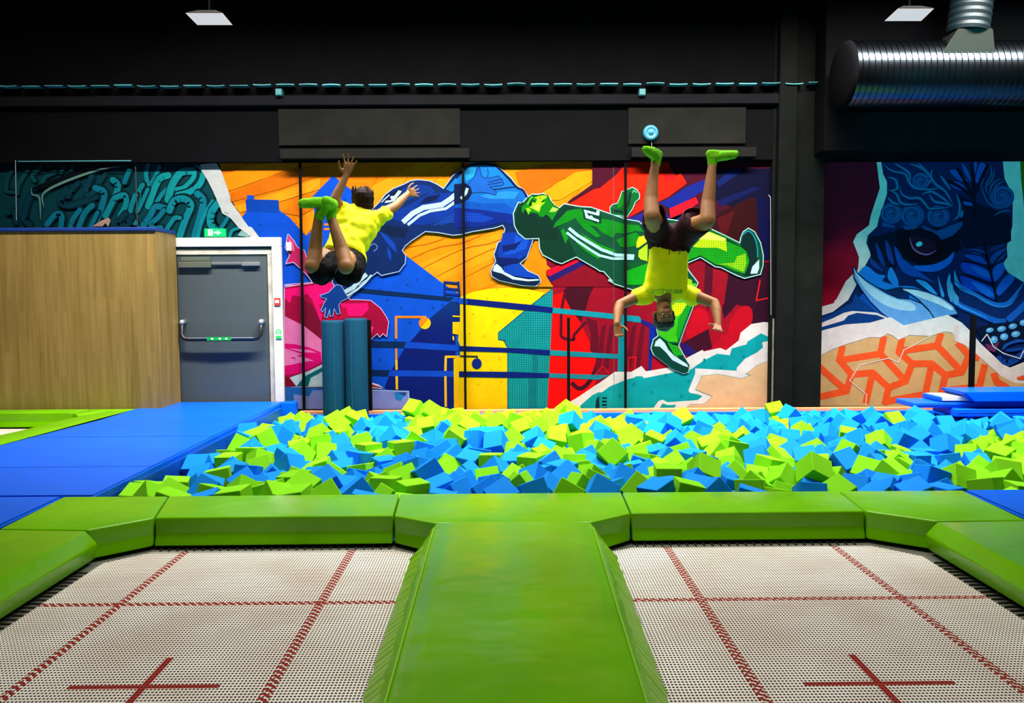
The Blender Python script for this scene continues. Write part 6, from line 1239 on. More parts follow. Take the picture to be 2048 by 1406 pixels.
-1.094,6.269,0.315,0.20,-3.02,1.20,L,lime~lying flat|fourth row|below the right cylinder
-2.335,5.805,0.317,0.29,-1.46,-0.01,L,lime~lying flat|third row|beside the blue walkway
2.161,8.311,0.35,-1.22,2.20,-0.88,B,blue~slightly tipped|far half|below the beige rock
0.395,5.8,0.41,-0.59,-1.50,-1.87,B,blue~lying flat|third row|below the red wall
-1.848,5.197,0.398,-1.02,-1.26,0.71,L,lime~edge up|front row|near the blue walkway
-1.399,5.453,0.425,-1.67,0.09,2.66,L,lime~lying flat|second row|below the door frame
2.358,7.827,0.36,-1.11,0.62,0.28,B,blue~corner up|far half|below the beige rock edge
3.531,7.76,0.341,0.61,3.03,0.24,B,blue~edge up|far half|below the beast tusks|left one
3.57,6.173,0.313,0.98,0.77,1.83,L,lime~corner up|fourth row|below the blue mats
-1.435,6.368,0.323,-0.07,-1.27,-3.04,L,lime~edge up|nearer middle|below the left cylinder|left one
0.847,7.559,0.388,0.85,-0.81,-0.91,B,blue~corner up|pit middle|below the black post
-2.011,6.081,0.358,-1.29,0.10,-0.64,B,blue~edge up|fourth row|near the blue walkway
1.794,5.299,0.339,1.12,0.86,-2.07,L,lime~slightly tipped|second row|below the beige rock edge|right one
-0.308,5.705,0.344,2.08,0.23,-2.31,B,blue~slightly tipped|third row|below the yellow house
0.756,6.917,0.346,-1.31,2.20,0.78,L,lime~edge up|pit middle|below the black post|right one
1.654,7.259,0.342,-0.92,-2.67,0.19,L,lime~corner up|pit middle|below the green shoe
-1.119,5.638,0.341,-0.15,0.24,-1.32,B,blue~edge up|third row|below the left cylinder
2.82,7.897,0.385,1.79,1.00,-1.63,B,blue~edge up|far half|below the black column
2.057,6.878,0.39,1.86,1.12,0.47,B,blue~edge up|nearer middle|below the beige rock edge
-0.456,6.344,0.329,-0.86,-0.50,-2.95,L,lime~corner up|nearer middle|below the navy arch
1.866,6.111,0.281,-0.19,0.63,-1.87,L,lime~edge up|fourth row|below the beige rock edge
0.402,6.257,0.398,0.95,-0.88,-1.49,L,lime~slightly tipped|fourth row|below the red wall
-0.291,6.159,0.318,0.11,0.75,-0.27,B,blue~edge up|fourth row|below the yellow house
2.189,7.592,0.324,-0.84,0.29,-1.83,L,lime~corner up|pit middle|below the beige rock
-2.065,6.642,0.381,-1.42,0.02,2.92,L,lime~lying flat|nearer middle|below the grey door
3.623,7.6,0.338,-0.68,-0.94,1.15,B,blue~slightly tipped|far half|below the beast tusks|middle one
0.099,7.864,0.457,3.01,0.37,0.06,L,lime~edge up|far half|below the teal house
-0.798,7.145,0.397,-0.22,-0.93,0.30,L,lime~edge up|pit middle|below the navy arch|right one
3.308,8.042,0.378,-0.66,-0.98,-0.27,B,blue~slightly tipped|far half|below the orange hexagons|left one
-0.689,6.793,0.379,-0.33,-0.20,-1.34,B,blue~slightly tipped|nearer middle|below the navy arch|left one
-1.3,6.746,0.347,-1.17,-0.63,0.65,B,blue~corner up|nearer middle|below the right cylinder
2.514,6.496,0.346,-0.72,0.56,-1.73,B,blue~corner up|nearer middle|below the black column|right one
0.051,5.805,0.354,0.53,-0.37,1.02,L,lime~slightly tipped|third row|below the teal house
2.407,5.153,0.388,-0.61,0.42,2.15,B,blue~slightly tipped|front row|below the beast tusks
4.285,7.505,0.353,0.67,0.47,-0.49,B,blue~corner up|pit middle|below the blue mats|right one
4.724,7.718,0.373,2.87,-0.33,-0.31,B,blue~slightly tipped|far half|at the right edge
-1.7,8.206,0.416,-0.53,2.57,-1.30,L,lime~corner up|far half|below the left cylinder|left one
-0.285,7.904,0.444,0.39,2.20,0.42,L,lime~slightly tipped|far half|below the yellow house|right one
0.085,6.961,0.32,-1.59,0.92,-2.00,L,lime~edge up|pit middle|below the teal house
0.684,6.055,0.364,-1.71,-0.26,2.62,B,blue~edge up|fourth row|below the black post
1.247,5.452,0.398,-2.27,0.38,2.02,B,blue~corner up|second row|below the green shoe
-0.396,5.019,0.397,0.35,1.42,-2.83,B,blue~lying flat|front row|below the navy arch
3.846,7.866,0.343,1.24,-0.39,-1.06,B,blue~slightly tipped|far half|below the beast tusks|right one
4.171,6.592,0.357,-1.63,-0.64,-1.97,L,lime~edge up|nearer middle|at the right edge|right one
-1.519,5.278,0.403,-2.88,-0.09,-1.66,L,lime~edge up|second row|below the grey door
0.866,8.555,0.347,-0.60,-0.34,-0.47,B,blue~slightly tipped|far edge|below the black post
4.939,9.02,0.267,-0.48,-0.03,1.87,B,blue~edge up|far edge|below the blue mats
-1.717,5.59,0.35,1.38,-0.78,-0.75,B,blue~edge up|third row|below the grey door|left one
3.112,7.448,0.36,-0.66,-1.84,1.88,L,lime~edge up|pit middle|below the orange hexagons
1.281,6.544,0.34,0.48,2.38,0.61,B,blue~corner up|nearer middle|below the person's head
-1.603,5.727,0.346,0.05,-1.10,-0.91,B,blue~edge up|third row|below the grey door|right one
4.292,6.955,0.338,-0.10,-2.18,-0.43,L,lime~edge up|pit middle|at the right edge
0.58,5.481,0.403,-1.12,0.29,1.65,L,lime~slightly tipped|second row|below the black post
1.15,7.328,0.294,-1.43,0.76,0.35,L,lime~edge up|pit middle|below the thin cable
1.503,5.036,0.397,-1.86,-1.31,0.00,B,blue~edge up|front row|below the beige rock
1.867,7.801,0.373,-1.98,-0.21,-1.80,B,blue~slightly tipped|far half|below the green shoe
3.295,6.455,0.317,-0.73,1.11,1.95,B,blue~slightly tipped|nearer middle|below the mat corner
2.536,8.726,0.344,0.70,-0.80,-0.16,B,blue~corner up|far edge|below the beige rock
-0.449,7.259,0.415,-0.59,-0.67,-0.87,L,lime~corner up|pit middle|below the yellow house
2.897,5.946,0.37,-1.15,2.09,-0.28,L,lime~slightly tipped|fourth row|below the beast tusks
3.487,6.834,0.315,-0.86,-0.47,1.82,B,blue~corner up|nearer middle|below the mat corner
1.419,6.685,0.354,2.08,1.02,-0.96,L,lime~slightly tipped|nearer middle|below the green shoe
-1.909,6.843,0.335,0.17,-1.05,-0.92,B,blue~edge up|nearer middle|below the grey door
-0.076,5.429,0.389,-0.26,0.45,1.14,B,blue~slightly tipped|second row|below the teal house
-1.837,5.019,0.396,1.73,1.30,0.29,B,blue~edge up|front row|near the blue walkway
0.881,7.916,0.389,-0.51,-0.53,1.03,L,lime~slightly tipped|far half|below the black post
1.842,7.547,0.345,2.12,-1.11,1.13,B,blue~slightly tipped|pit middle|below the green shoe
1.885,6.925,0.384,2.69,-0.06,-1.24,L,lime~edge up|pit middle|below the beige rock
2.649,7.002,0.31,-0.69,-0.72,1.43,L,lime~corner up|pit middle|below the black column
0.594,6.241,0.377,-0.35,-2.85,-0.62,B,blue~slightly tipped|fourth row|below the black post
1.114,6.481,0.334,-1.60,0.26,0.79,L,lime~edge up|nearer middle|below the person's head
0.631,8.514,0.464,0.72,-0.61,1.68,L,lime~corner up|far edge|below the black post
3.105,8.44,0.331,0.52,-0.61,2.19,B,blue~corner up|far edge|below the black column
3.509,8.398,0.37,-2.47,0.28,0.13,B,blue~slightly tipped|far half|below the orange hexagons|right one
-1.518,7.683,0.362,-1.09,-0.46,-0.33,L,lime~slightly tipped|far half|below the left cylinder
2.769,6.135,0.363,-1.90,-0.85,-0.67,B,blue~corner up|fourth row|below the beast tusks
4.125,8.283,0.382,-1.90,-0.44,-2.33,B,blue~slightly tipped|far half|below the mat corner|left one
3.38,6.613,0.331,-1.63,0.02,-0.06,B,blue~lying flat|nearer middle|below the mat corner|right one
-0.769,5.9,0.361,0.67,2.25,1.68,L,lime~slightly tipped|fourth row|below the pink figure
0.763,5.844,0.342,-0.95,-0.58,1.87,B,blue~corner up|third row|below the thin cable
-2.069,5.692,0.335,-0.73,2.07,-0.50,B,blue~slightly tipped|third row|near the blue walkway
-0.573,7.675,0.398,1.74,2.18,0.31,B,blue~edge up|far half|below the navy arch
-1.099,5.887,0.307,0.91,0.55,1.02,B,blue~corner up|fourth row|below the right cylinder
2.692,5.418,0.37,-0.99,2.90,-0.40,B,blue~slightly tipped|second row|below the mat corner
2.915,7.297,0.308,-0.59,2.04,1.02,B,blue~slightly tipped|pit middle|below the orange hexagons|left one
-0.489,6.884,0.373,-0.02,-2.16,-1.61,B,blue~edge up|nearer middle|below the navy arch
1.491,5.7,0.382,2.22,-1.26,-0.49,B,blue~edge up|third row|below the beige rock|left one
-1.948,8.068,0.38,-1.09,0.47,1.99,L,lime~slightly tipped|far half|below the door frame
4.123,7.735,0.317,2.25,-0.07,-0.48,B,blue~edge up|far half|below the mat corner|left one
-0.86,7.573,0.361,0.00,2.13,-1.24,L,lime~edge up|pit middle|below the navy arch|left one
3.216,6.682,0.335,1.27,-0.09,-2.21,L,lime~edge up|nearer middle|below the beast tusks
-1.681,5.887,0.361,2.30,-0.04,-1.27,B,blue~edge up|fourth row|below the grey door|right one
2.176,5.435,0.41,-0.87,-0.23,-0.99,L,lime~corner up|second row|below the orange hexagons
2.768,7.398,0.328,-1.58,0.60,0.76,B,blue~edge up|pit middle|below the black column|right one
3,6.627,0.345,0.85,0.73,1.99,B,blue~corner up|nearer middle|below the beast tusks
2.162,6.303,0.304,-1.77,-0.66,-1.21,L,lime~edge up|nearer middle|below the black column
-2.255,7.39,0.381,-0.38,0.86,1.95,L,lime~slightly tipped|pit middle|below the grey door|left one
-0.972,6.513,0.351,1.08,-0.47,0.70,L,lime~slightly tipped|nearer middle|below the pink figure
-2.312,8.771,0.302,-0.60,0.19,-2.89,L,lime~edge up|far edge|below the door frame
2.321,7.068,0.343,0.65,0.35,0.12,L,lime~corner up|pit middle|below the beige rock edge
0.675,5.289,0.391,0.10,-1.88,-0.67,B,blue~edge up|second row|below the thin cable
0.955,6.163,0.332,-1.86,1.36,-0.30,B,blue~lying flat|fourth row|below the thin cable
2.245,6.909,0.343,-0.70,1.03,0.80,L,lime~slightly tipped|pit middle|below the beige rock edge
0.398,7.809,0.452,2.53,-0.62,0.16,L,lime~corner up|far half|below the red wall|right one
3.486,7.147,0.375,-2.59,-0.28,1.34,B,blue~slightly tipped|pit middle|below the beast tusks
0.279,6.605,0.343,-1.47,-0.41,2.44,L,lime~edge up|nearer middle|below the red wall
5.117,9.021,0.28,-1.90,0.24,-1.77,B,blue~slightly tipped|far edge|below the blue mats
-0.231,7.311,0.398,-1.73,1.17,1.64,B,blue~edge up|pit middle|below the yellow house|right one
-1.533,7.445,0.381,0.44,-1.63,-0.82,L,
-1.161,7.547,0.377,-0.05,-1.14,-1.74,B,
0.099,6.524,0.363,0.71,-0.58,2.99,B,
1.595,8.869,0.265,0.07,2.14,-1.67,B,
-0.709,8.232,0.38,0.49,-2.03,-1.77,L,
-0.36,5.5,0.364,-0.83,0.55,-2.11,B,
1.139,6.141,0.34,-0.94,-1.32,-1.48,L,
1.283,7.928,0.338,1.82,-0.49,-0.66,B,
2.036,7.84,0.329,-0.93,-2.68,0.83,L,
-1.732,6.916,0.38,2.11,1.42,0.84,L,
2.542,5.709,0.324,0.70,-2.78,0.21,B,
4.955,8.19,0.353,0.75,0.53,-1.08,B,
4.602,8.053,0.309,0.38,-1.05,-2.52,B,
2.916,5.769,0.376,-2.16,0.50,-0.51,B,
-1.147,7.365,0.367,-2.46,-0.47,1.47,B,
0.713,7.45,0.351,-0.39,-1.05,-2.38,L,
2.387,8.106,0.376,1.10,0.54,2.98,B,
-0.935,5.956,0.308,0.66,-2.44,-1.37,B,
1.125,5.829,0.36,-0.98,-0.92,-2.25,L,
-1.01,6.692,0.339,1.81,1.51,-0.51,L,
-1.287,6.19,0.291,-2.17,-0.57,-1.56,L,
-2.215,5.924,0.282,-0.94,-2.39,-0.94,B,
-0.987,6.907,0.373,-1.96,0.18,1.03,B,
0.684,6.714,0.322,-0.94,2.66,-0.03,B,
5.306,9.021,0.28,1.61,-0.72,0.41,B,
-0.841,8.039,0.382,-2.26,-0.83,0.19,L,
-0.874,5.019,0.388,-1.89,-1.33,0.38,B,
-2.238,6.684,0.35,1.19,-1.32,1.46,L,
-1.232,8.447,0.367,-0.12,0.79,-0.33,B,
-0.689,8.843,0.358,-0.05,-2.35,-1.92,L,
5.212,8.87,0.275,-0.08,2.44,-0.28,B,
4.876,7.806,0.345,0.84,-0.69,-2.53,B,
-0.899,5.746,0.326,-1.14,-0.28,2.25,L,
1.71,5.134,0.352,-1.53,-1.09,0.89,L,
-1.615,8.36,0.432,-0.71,-0.86,2.60,L,
4.297,7.738,0.344,0.83,-0.41,-0.32,B,
-2.245,7.726,0.372,-0.57,-0.03,2.59,L,
-0.094,7.588,0.354,0.06,-0.92,-1.40,B,
-2.305,7.22,0.398,2.68,-0.02,-1.14,B,
-1.283,5.585,0.415,-1.36,-1.35,-1.77,B,
0.03,5.616,0.34,-0.90,2.69,0.96,L,
2.807,5.237,0.374,-1.20,2.65,-0.47,B,
-2.208,8.931,0.306,0.89,0.71,-1.27,L,
-0.964,7.72,0.381,-0.48,0.84,-2.76,B,
2.888,7.018,0.326,0.95,-0.61,1.54,B,
3.853,7.047,0.333,-1.56,2.33,0.79,B,
-2.361,6.555,0.321,-1.66,-0.35,1.67,B,
-0.937,6.162,0.322,-0.08,1.21,-0.45,B,
4.409,7.13,0.313,0.99,-1.03,-1.59,L,
1.032,6.323,0.338,2.06,1.92,0.34,B,
1.972,5.301,0.359,1.00,-0.38,2.93,B,
3.326,8.855,0.286,0.72,3.00,-0.65,B,
-1.071,7.205,0.357,1.58,-0.79,2.05,B,
-0.217,6.575,0.369,-1.77,0.12,-0.10,B,
1.356,6.118,0.329,0.63,2.72,0.44,L,
1.533,6.899,0.324,0.68,-0.79,-2.06,B,
-0.299,5.921,0.314,0.23,0.60,0.52,B,
-0.646,6.963,0.338,-0.78,-0.53,-0.92,B,
4.052,6.42,0.29,0.30,-2.65,-1.67,L,
1.709,8.007,0.277,0.30,0.40,-2.31,B,
4.551,7.236,0.32,0.92,-0.33,0.99,L,
0.776,7.719,0.361,0.53,-0.21,-0.46,L,
1.919,7.099,0.368,2.37,-0.44,1.53,L,
3.338,6.182,0.278,-0.41,-0.67,2.90,B,
-0.511,8.837,0.331,-0.71,0.80,-1.69,L,
0.037,9.021,0.302,-0.59,0.26,-2.93,L,
0.535,5.909,0.39,0.60,1.26,-1.15,L,
4.955,8.782,0.258,1.22,-2.18,-0.53,B,
2.769,6.834,0.32,-2.36,-0.70,-0.30,B,
0.223,5.759,0.381,2.20,-1.86,-0.03,B,
2.595,7.943,0.278,2.27,-0.52,1.29,B,
3.798,6.222,0.309,0.85,0.07,-0.74,L,
-1.513,8.562,0.377,0.68,2.93,0.34,L,
-1.09,8.734,0.317,1.12,1.88,0.18,B,
2.797,8.552,0.239,0.91,-0.95,-1.35,B,
-1.542,7.257,0.364,-0.64,-2.43,-1.08,B,
2.99,6.286,0.344,1.39,0.46,-2.03,L,
-0.849,5.546,0.375,2.36,0.97,-0.48,L,
1.695,9.017,0.281,-2.22,0.07,-0.49,B,
-0.957,8.613,0.323,0.29,-1.76,2.58,L,
2.777,5.647,0.325,2.02,-0.93,-1.57,L,
-1.1,6.092,0.308,-0.24,0.19,0.03,B,
4.294,8.586,0.366,0.88,2.44,0.21,B,
1.247,8.336,0.384,2.40,0.86,-0.98,L,
2.871,8.748,0.268,0.06,2.58,-0.99,L,
2.969,8.6,0.259,-0.23,0.76,0.89,L,
4.261,7.245,0.296,1.10,0.56,0.71,L,
3.85,6.044,0.348,1.87,1.20,0.26,L,
-0.365,8.937,0.315,1.37,-0.95,2.07,L,
-2.361,5.446,0.372,1.47,-0.20,-1.75,L,
-0.522,9.021,0.333,-1.52,-0.63,2.35,L,
4.992,8.595,0.251,1.22,0.53,1.16,B,
1.887,7.319,0.345,-0.45,2.83,1.31,L,
1.137,6.878,0.339,-0.20,2.78,-0.90,L,
0.344,8.872,0.314,-0.52,0.97,2.82,L,
-0.915,7.291,0.379,-0.67,0.52,-2.15,B,
-1.332,7.535,0.333,1.36,0.76,-0.63,B,
2.35,6.156,0.36,0.39,-1.23,-2.40,L,
1.502,9.021,0.263,0.13,-2.47,1.80,B,
-2.086,6.302,0.322,0.73,-0.65,0.25,B,
-0.208,9.021,0.307,1.38,2.49,-0.42,L,
0.567,7.98,0.425,-2.14,-0.21,-0.67,L,
0.906,7.049,0.329,3.02,0.59,0.49,L,
3.311,8.668,0.291,-0.37,-0.15,-2.05,B,
0.97,6.816,0.318,0.19,2.41,2.04,B,
-2.115,8.779,0.317,0.57,-0.32,-1.46,L,
5.012,7.968,0.374,2.79,-1.38,-0.23,B,
-1.306,6.007,0.312,2.41,0.27,-1.59,B,
4.738,7.99,0.219,-2.36,-0.37,-1.39,L,
0.299,6.805,0.312,-2.28,0.41,-1.78,L,
1.539,6.349,0.352,-1.99,1.88,0.48,B,
1.69,5.538,0.37,0.34,-2.10,-0.54,L,
0.141,8.877,0.299,-0.60,-0.12,0.48,L,
-0.603,7.933,0.356,-0.43,-0.87,2.89,B,
4.543,7.545,0.223,0.47,-0.07,0.68,L,
-1.461,5.835,0.352,2.58,0.16,-0.58,L,
0.441,9.021,0.321,-1.54,0.61,-0.41,L,
-0.258,8.795,0.293,0.15,0.72,-1.74,L,
2.718,6.62,0.353,0.81,-1.01,1.69,B,
3.777,6.553,0.295,-0.88,0.51,2.96,B,
-1.504,6.19,0.284,0.85,0.34,-2.01,L,
-2.361,8.54,0.28,-1.86,-1.04,0.37,B,
-1.176,8.89,0.309,-0.66,0.55,-0.22,B,
3.75,7.472,0.328,0.63,-2.57,-1.48,B,
2.042,6.085,0.286,2.31,-0.06,0.03,L,
2.386,5.55,0.339,0.62,0.40,3.06,B,
0.275,6.4,0.353,0.19,1.02,-0.71,L,
1.028,5.223,0.422,2.01,1.47,-0.86,B,
2.002,8.484,0.349,-0.16,2.49,-0.33,B,
-1.957,8.685,0.314,2.63,0.23,1.03,B,
0.278,8.399,0.327,-1.06,-0.77,2.42,L,
2.785,8.343,0.239,-0.60,-0.80,0.44,B,
4.106,7.094,0.301,0.91,-0.06,0.17,L,
3.061,5.666,0.377,2.56,-1.69,0.04,B,
-1.127,8.56,0.293,0.07,2.19,1.16,B,
4.858,8.478,0.239,-0.48,-2.36,1.45,B,
1.648,6.133,0.287,-0.41,-0.78,3.05,B,
0.246,9.021,0.314,1.54,-0.12,0.20,L,
2.459,9.021,0.25,-0.20,-2.76,1.23,B,
1.838,5.906,0.277,1.12,2.32,-0.54,L,
1.865,8.092,0.273,-0.56,0.16,2.84,B,
-1.894,8.444,0.314,0.78,0.62,1.33,B,
4.782,8.832,0.245,0.25,1.44,1.38,B,
3.268,8.466,0.28,-0.32,-0.28,-0.85,B,
3.544,8.06,0.273,-2.40,-0.34,1.55,B,
1.442,7.322,0.346,0.59,-0.39,-1.54,L,
2.484,7.128,0.292,2.33,-0.66,1.42,B,
4.036,6.708,0.339,-0.52,-1.21,-0.30,L,
5.121,8.717,0.264,-1.53,0.01,-2.06,B,
-0.348,6.951,0.287,-2.86,-0.58,-0.56,B,
0.854,6.005,0.342,0.94,-1.91,-1.03,L,
2.634,8.634,0.233,0.79,0.57,-2.89,B,
4.826,8.66,0.247,1.59,0.47,2.39,B,
3.104,6.044,0.329,-1.23,-0.42,2.42,B,
-1.473,6.634,0.27,-0.01,1.07,-2.61,L,
3.229,5.798,0.345,0.99,-0.77,-2.71,L,
-1.051,5.358,0.336,-0.33,2.99,-0.39,B,
3.502,8.882,0.28,0.72,-0.20,-2.69,B,
0.256,8.717,0.307,-0.50,2.69,-1.25,L,
-0.679,8.666,0.333,0.21,-2.94,1.43,L,
-1.437,8.692,0.271,0.37,0.54,-0.92,B,
2.538,8.112,0.279,0.71,-2.13,-1.44,B,
-1.962,7.757,0.263,2.26,0.21,1.37,L,
0.195,8.241,0.337,-1.23,-0.29,0.15,L,
1.106,8.975,0.214,0.77,2.81,0.42,L,
1.977,7.665,0.317,1.20,0.48,-0.40,L,
0.076,6.79,0.283,1.23,-0.93,-2.01,B,
2.884,6.482,0.359,-0.82,-1.39,1.34,L,
3.117,5.019,0.358,1.94,0.03,-1.54,L,
0.532,8.868,0.314,-0.27,-0.53,-2.31,L,
-1.588,6.498,0.265,-1.79,-0.67,-0.65,B,
-1.453,5.634,0.37,0.14,-0.76,-1.68,L,
0.606,7.679,0.306,-0.72,-1.87,0.59,L,
-1.974,7.579,0.258,-1.99,0.97,0.82,L,
1.883,6.331,0.251,-0.05,2.36,0.84,B,
0.086,6.012,0.323,2.82,-0.49,0.29,L,
4.761,9.021,0.249,1.41,0.47,-0.52,B,
-2.049,8.532,0.314,-1.10,0.30,-1.69,L,
3.194,8.304,0.263,0.11,0.99,-0.88,B,
-0.093,7.187,0.399,0.42,0.01,-1.28,B,
0.499,6.429,0.36,-1.22,0.54,0.80,L,
1.272,5.917,0.307,0.45,-2.88,0.80,L,
-1.297,9.021,0.297,2.15,-0.05,-0.93,B,
0.476,6.624,0.317,1.90,0.49,-1.43,L,
4.013,6.206,0.355,-2.81,-0.81,-0.17,L,
0.704,5.609,0.342,-0.61,1.83,-0.02,B,
0.938,5.456,0.344,0.15,-0.82,-0.58,L,
5.222,8.269,0.325,0.03,1.39,0.79,B,
-2.205,8.625,0.304,-1.96,-1.35,1.16,L,
1.748,7.833,0.256,-3.10,0.63,-0.53,B,
-1.787,7.355,0.322,-1.81,-1.24,0.55,L,
-0.616,5.019,0.371,2.02,1.70,0.43,L,
3.391,9.021,0.271,-2.67,0.97,0.54,B,
5.571,8.876,0.256,-2.02,1.09,-0.51,B,
-0.865,8.342,0.35,-0.85,0.34,1.90,L,
-2.048,8.355,0.3,-1.00,-1.18,-0.18,B,
0.442,5.633,0.36,-0.21,-2.27,-0.99,L,
5.674,9.021,0.239,0.11,0.33,-2.71,B,
5.299,8.715,0.264,1.54,-0.52,-1.40,B,
1.655,8.702,0.256,-0.62,-0.34,-1.51,B,
2.862,8.183,0.244,-1.30,0.69,1.45,L,
-1.902,7.924,0.281,-0.59,1.98,1.72,B,
4.554,7.722,0.219,-0.12,2.07,1.73,L,
-1.176,6.981,0.337,1.57,-1.14,0.92,L,
-1.97,7.075,0.294,1.41,3.03,-0.14,B,
0.522,6.843,0.275,-0.29,-1.12,-2.81,L,
0.89,5.654,0.338,-2.13,-0.89,-1.38,L,
-1.568,5.462,0.347,1.54,-1.14,1.14,L,
-2.361,9.021,0.294,1.59,2.53,0.34,L,
3.168,8.774,0.288,-0.98,-0.31,0.02,B,
4.075,9.021,0.257,1.31,0.31,-2.37,B,
-0.501,8.659,0.305,0.58,-0.19,0.74,L,
1.436,8.789,0.25,-0.33,-2.96,-1.11,B,
-0.998,8.438,0.291,-0.42,-0.21,0.84,B,
2.943,8.424,0.241,-1.11,0.45,1.99,L,
0.605,7.157,0.262,-1.52,-1.00,1.36,B,
-0.619,6.169,0.359,-1.31,0.41,0.83,B,
-1.055,9.021,0.333,1.32,-0.37,0.92,L,
1.468,8.436,0.262,-0.03,-2.46,-1.91,L,
4.697,7.337,0.34,-0.91,0.28,0.15,B,
1.341,7.595,0.27,2.16,-1.97,0.21,L,
-0.82,6.97,0.371,-1.74,-0.22,-1.38,L,
0.175,7.068,0.243,1.76,-0.30,0.33,B,
3.775,5.865,0.342,-2.08,-2.14,0.07,L,
-2.205,8.447,0.288,0.90,-2.97,0.26,B,
3.021,8.264,0.243,0.82,-2.09,0.42,L,
2.714,8.084,0.264,-0.07,0.21,-0.98,B,
0.72,7.228,0.348,1.11,-0.16,-2.18,B,
2.601,6.755,0.298,-0.59,2.41,0.86,B,
0.367,8.554,0.325,-0.63,-0.43,0.88,L,
5.393,8.866,0.27,-0.25,-2.86,1.17,B,
-0.086,8.892,0.292,-1.20,-2.66,0.75,L,
2.647,8.456,0.237,-1.91,-0.39,-2.33,B,
1.848,8.27,0.266,1.33,-0.03,-2.94,B,
4.899,8.304,0.227,-1.45,0.17,2.95,B,
0.029,7.763,0.305,-0.77,2.01,0.93,B,
-1.319,7.358,0.316,0.85,-0.59,-1.77,L,
-1.726,7.099,0.35,0.10,-0.20,-0.82,L,
3.638,6.85,0.217,-0.25,-0.91,0.91,B,
-0.7,9.021,0.351,-0.82,-1.15,-0.50,L,
2.624,8.267,0.257,1.99,1.18,-0.76,B,
1.553,7.548,0.286,-1.48,0.66,1.63,B,
4.743,7.812,0.224,1.38,-0.30,-1.53,L,
3.318,7.358,0.314,0.70,0.71,-1.41,L,
3.209,8.994,0.277,0.41,-0.39,1.57,B,
0.189,8.553,0.304,-0.52,2.29,0.18,L,
5.477,8.687,0.255,-2.26,-0.01,1.26,B,
0.009,8.239,0.32,-0.73,-0.70,2.74,L,
1.119,8.756,0.221,-0.54,-2.10,1.01,L,
0.812,8.42,0.255,-1.06,-2.94,-0.15,L,
-2.108,7.533,0.374,-2.13,0.66,0.73,B,
-1.003,7.472,0.36,2.19,-0.59,-1.75,B,
4.481,6.89,0.341,0.89,-0.56,1.52,L,
3.133,6.52,0.297,-0.52,1.11,2.38,L,
2.209,6.029,0.33,-1.09,-0.82,-0.69,B,
3.522,5.574,0.367,1.72,0.14,0.62,L,
-0.462,5.851,0.336,1.07,-1.09,0.47,B,
2.63,5.245,0.374,1.43,-0.27,-1.74,B,
-1.674,5.191,0.36,1.36,0.11,1.52,L,
0.623,9.021,0.313,-0.20,-2.82,-1.59,L,
0.543,8.579,0.325,0.73,-0.22,-2.37,L,
3.837,8.977,0.272,-1.42,-0.10,0.95,B,
0.456,8.4,0.336,-1.30,0.48,-1.52,L,
1.995,9.021,0.267,-0.97,-1.17,0.85,L,
4.622,8.91,0.238,0.54,2.41,-1.24,B,
0.011,8.546,0.284,2.13,0.18,-1.31,L,
1.465,8.614,0.255,1.15,0.06,1.29,B,
1.534,8.265,0.276,0.61,2.31,0.74,B,
1.692,8.184,0.279,-2.19,0.27,-0.64,B,
-1.724,7.932,0.304,-0.17,-0.28,0.45,L,
0.243,7.584,0.295,-1.70,-1.11,1.10,B,
4.586,7.897,0.217,1.89,-0.29,-2.52,B,
1.303,7.756,0.216,-0.18,0.58,-2.15,L,
3.557,7.337,0.304,0.97,-0.48,1.61,B,
4.099,7.259,0.233,-2.50,-0.09,-0.30,B,
-0.351,7.121,0.274,0.57,-2.50,1.46,B,
0.859,6.365,0.325,0.07,1.32,0.12,L,
-2.361,5.626,0.319,-0.01,1.54,1.69,L,
1.425,5.303,0.325,-0.24,-0.12,-1.73,B,
5.095,6.696,0.249,0.05,-0.66,1.10,L,
-0.195,7.026,0.275,0.94,1.02,2.41,B,
-2.023,7.244,0.281,2.04,0.25,-0.69,B,
0.316,7.178,0.241,1.24,-0.85,1.64,L,
0.988,7.319,0.232,0.77,0.68,-1.61,B,
5.937,7.243,0.21,1.66,-0.12,1.13,L,
-0.552,7.525,0.299,0.74,2.99,-0.17,B,
0.405,7.509,0.292,0.78,0.91,-2.01,L,
0.582,7.503,0.296,-0.00,0.42,0.25,L,
2.744,7.537,0.237,-0.51,-3.08,-0.48,B,
6.074,7.356,0.24,2.60,0.76,-1.07,L,
1.57,7.843,0.258,-1.10,0.15,-2.28,B,
2.296,7.697,0.231,0.34,-0.68,0.92,B,
2.724,7.821,0.265,0.17,-2.66,-1.59,L,
5.261,7.829,0.242,0.66,-1.09,1.79,B,
5.538,7.796,0.245,-2.95,-0.51,0.46,B,
-1.8,8.093,0.31,2.50,-0.92,0.10,L,
-1.128,8.123,0.26,1.89,0.47,-2.00,B,
1.367,8.118,0.266,0.75,-0.39,0.10,L,
2.105,8.163,0.268,-0.33,0.38,1.02,L,
2.276,8.209,0.274,1.75,-0.17,0.13,L,
3.036,8.087,0.241,2.85,1.32,-0.32,B,
3.21,8.127,0.255,0.15,-2.73,1.49,B,
4.025,8.15,0.279,-2.35,0.69,0.64,B,
6.032,8.032,0.215,0.10,0.70,-0.15,B,
-1.803,8.597,0.31,1.69,0.06,-0.17,L,
-1.363,8.53,0.277,1.13,0.44,1.50,B,
-0.82,8.5,0.307,-0.51,2.21,-1.70,L,
-0.167,8.549,0.275,2.52,0.22,0.61,L,
0.983,8.469,0.241,0.46,0.09,-1.72,B,
5.666,8.397,0.25,0.82,-0.38,0.01,B,
6.033,8.481,0.268,-0.07,-2.91,0.21,B,
6.366,8.371,0.212,0.28,1.16,2.73,B,
-1.804,8.775,0.3,-0.74,-0.17,-1.15,L,
-1.349,8.847,0.278,-1.55,-2.52,0.08,B,
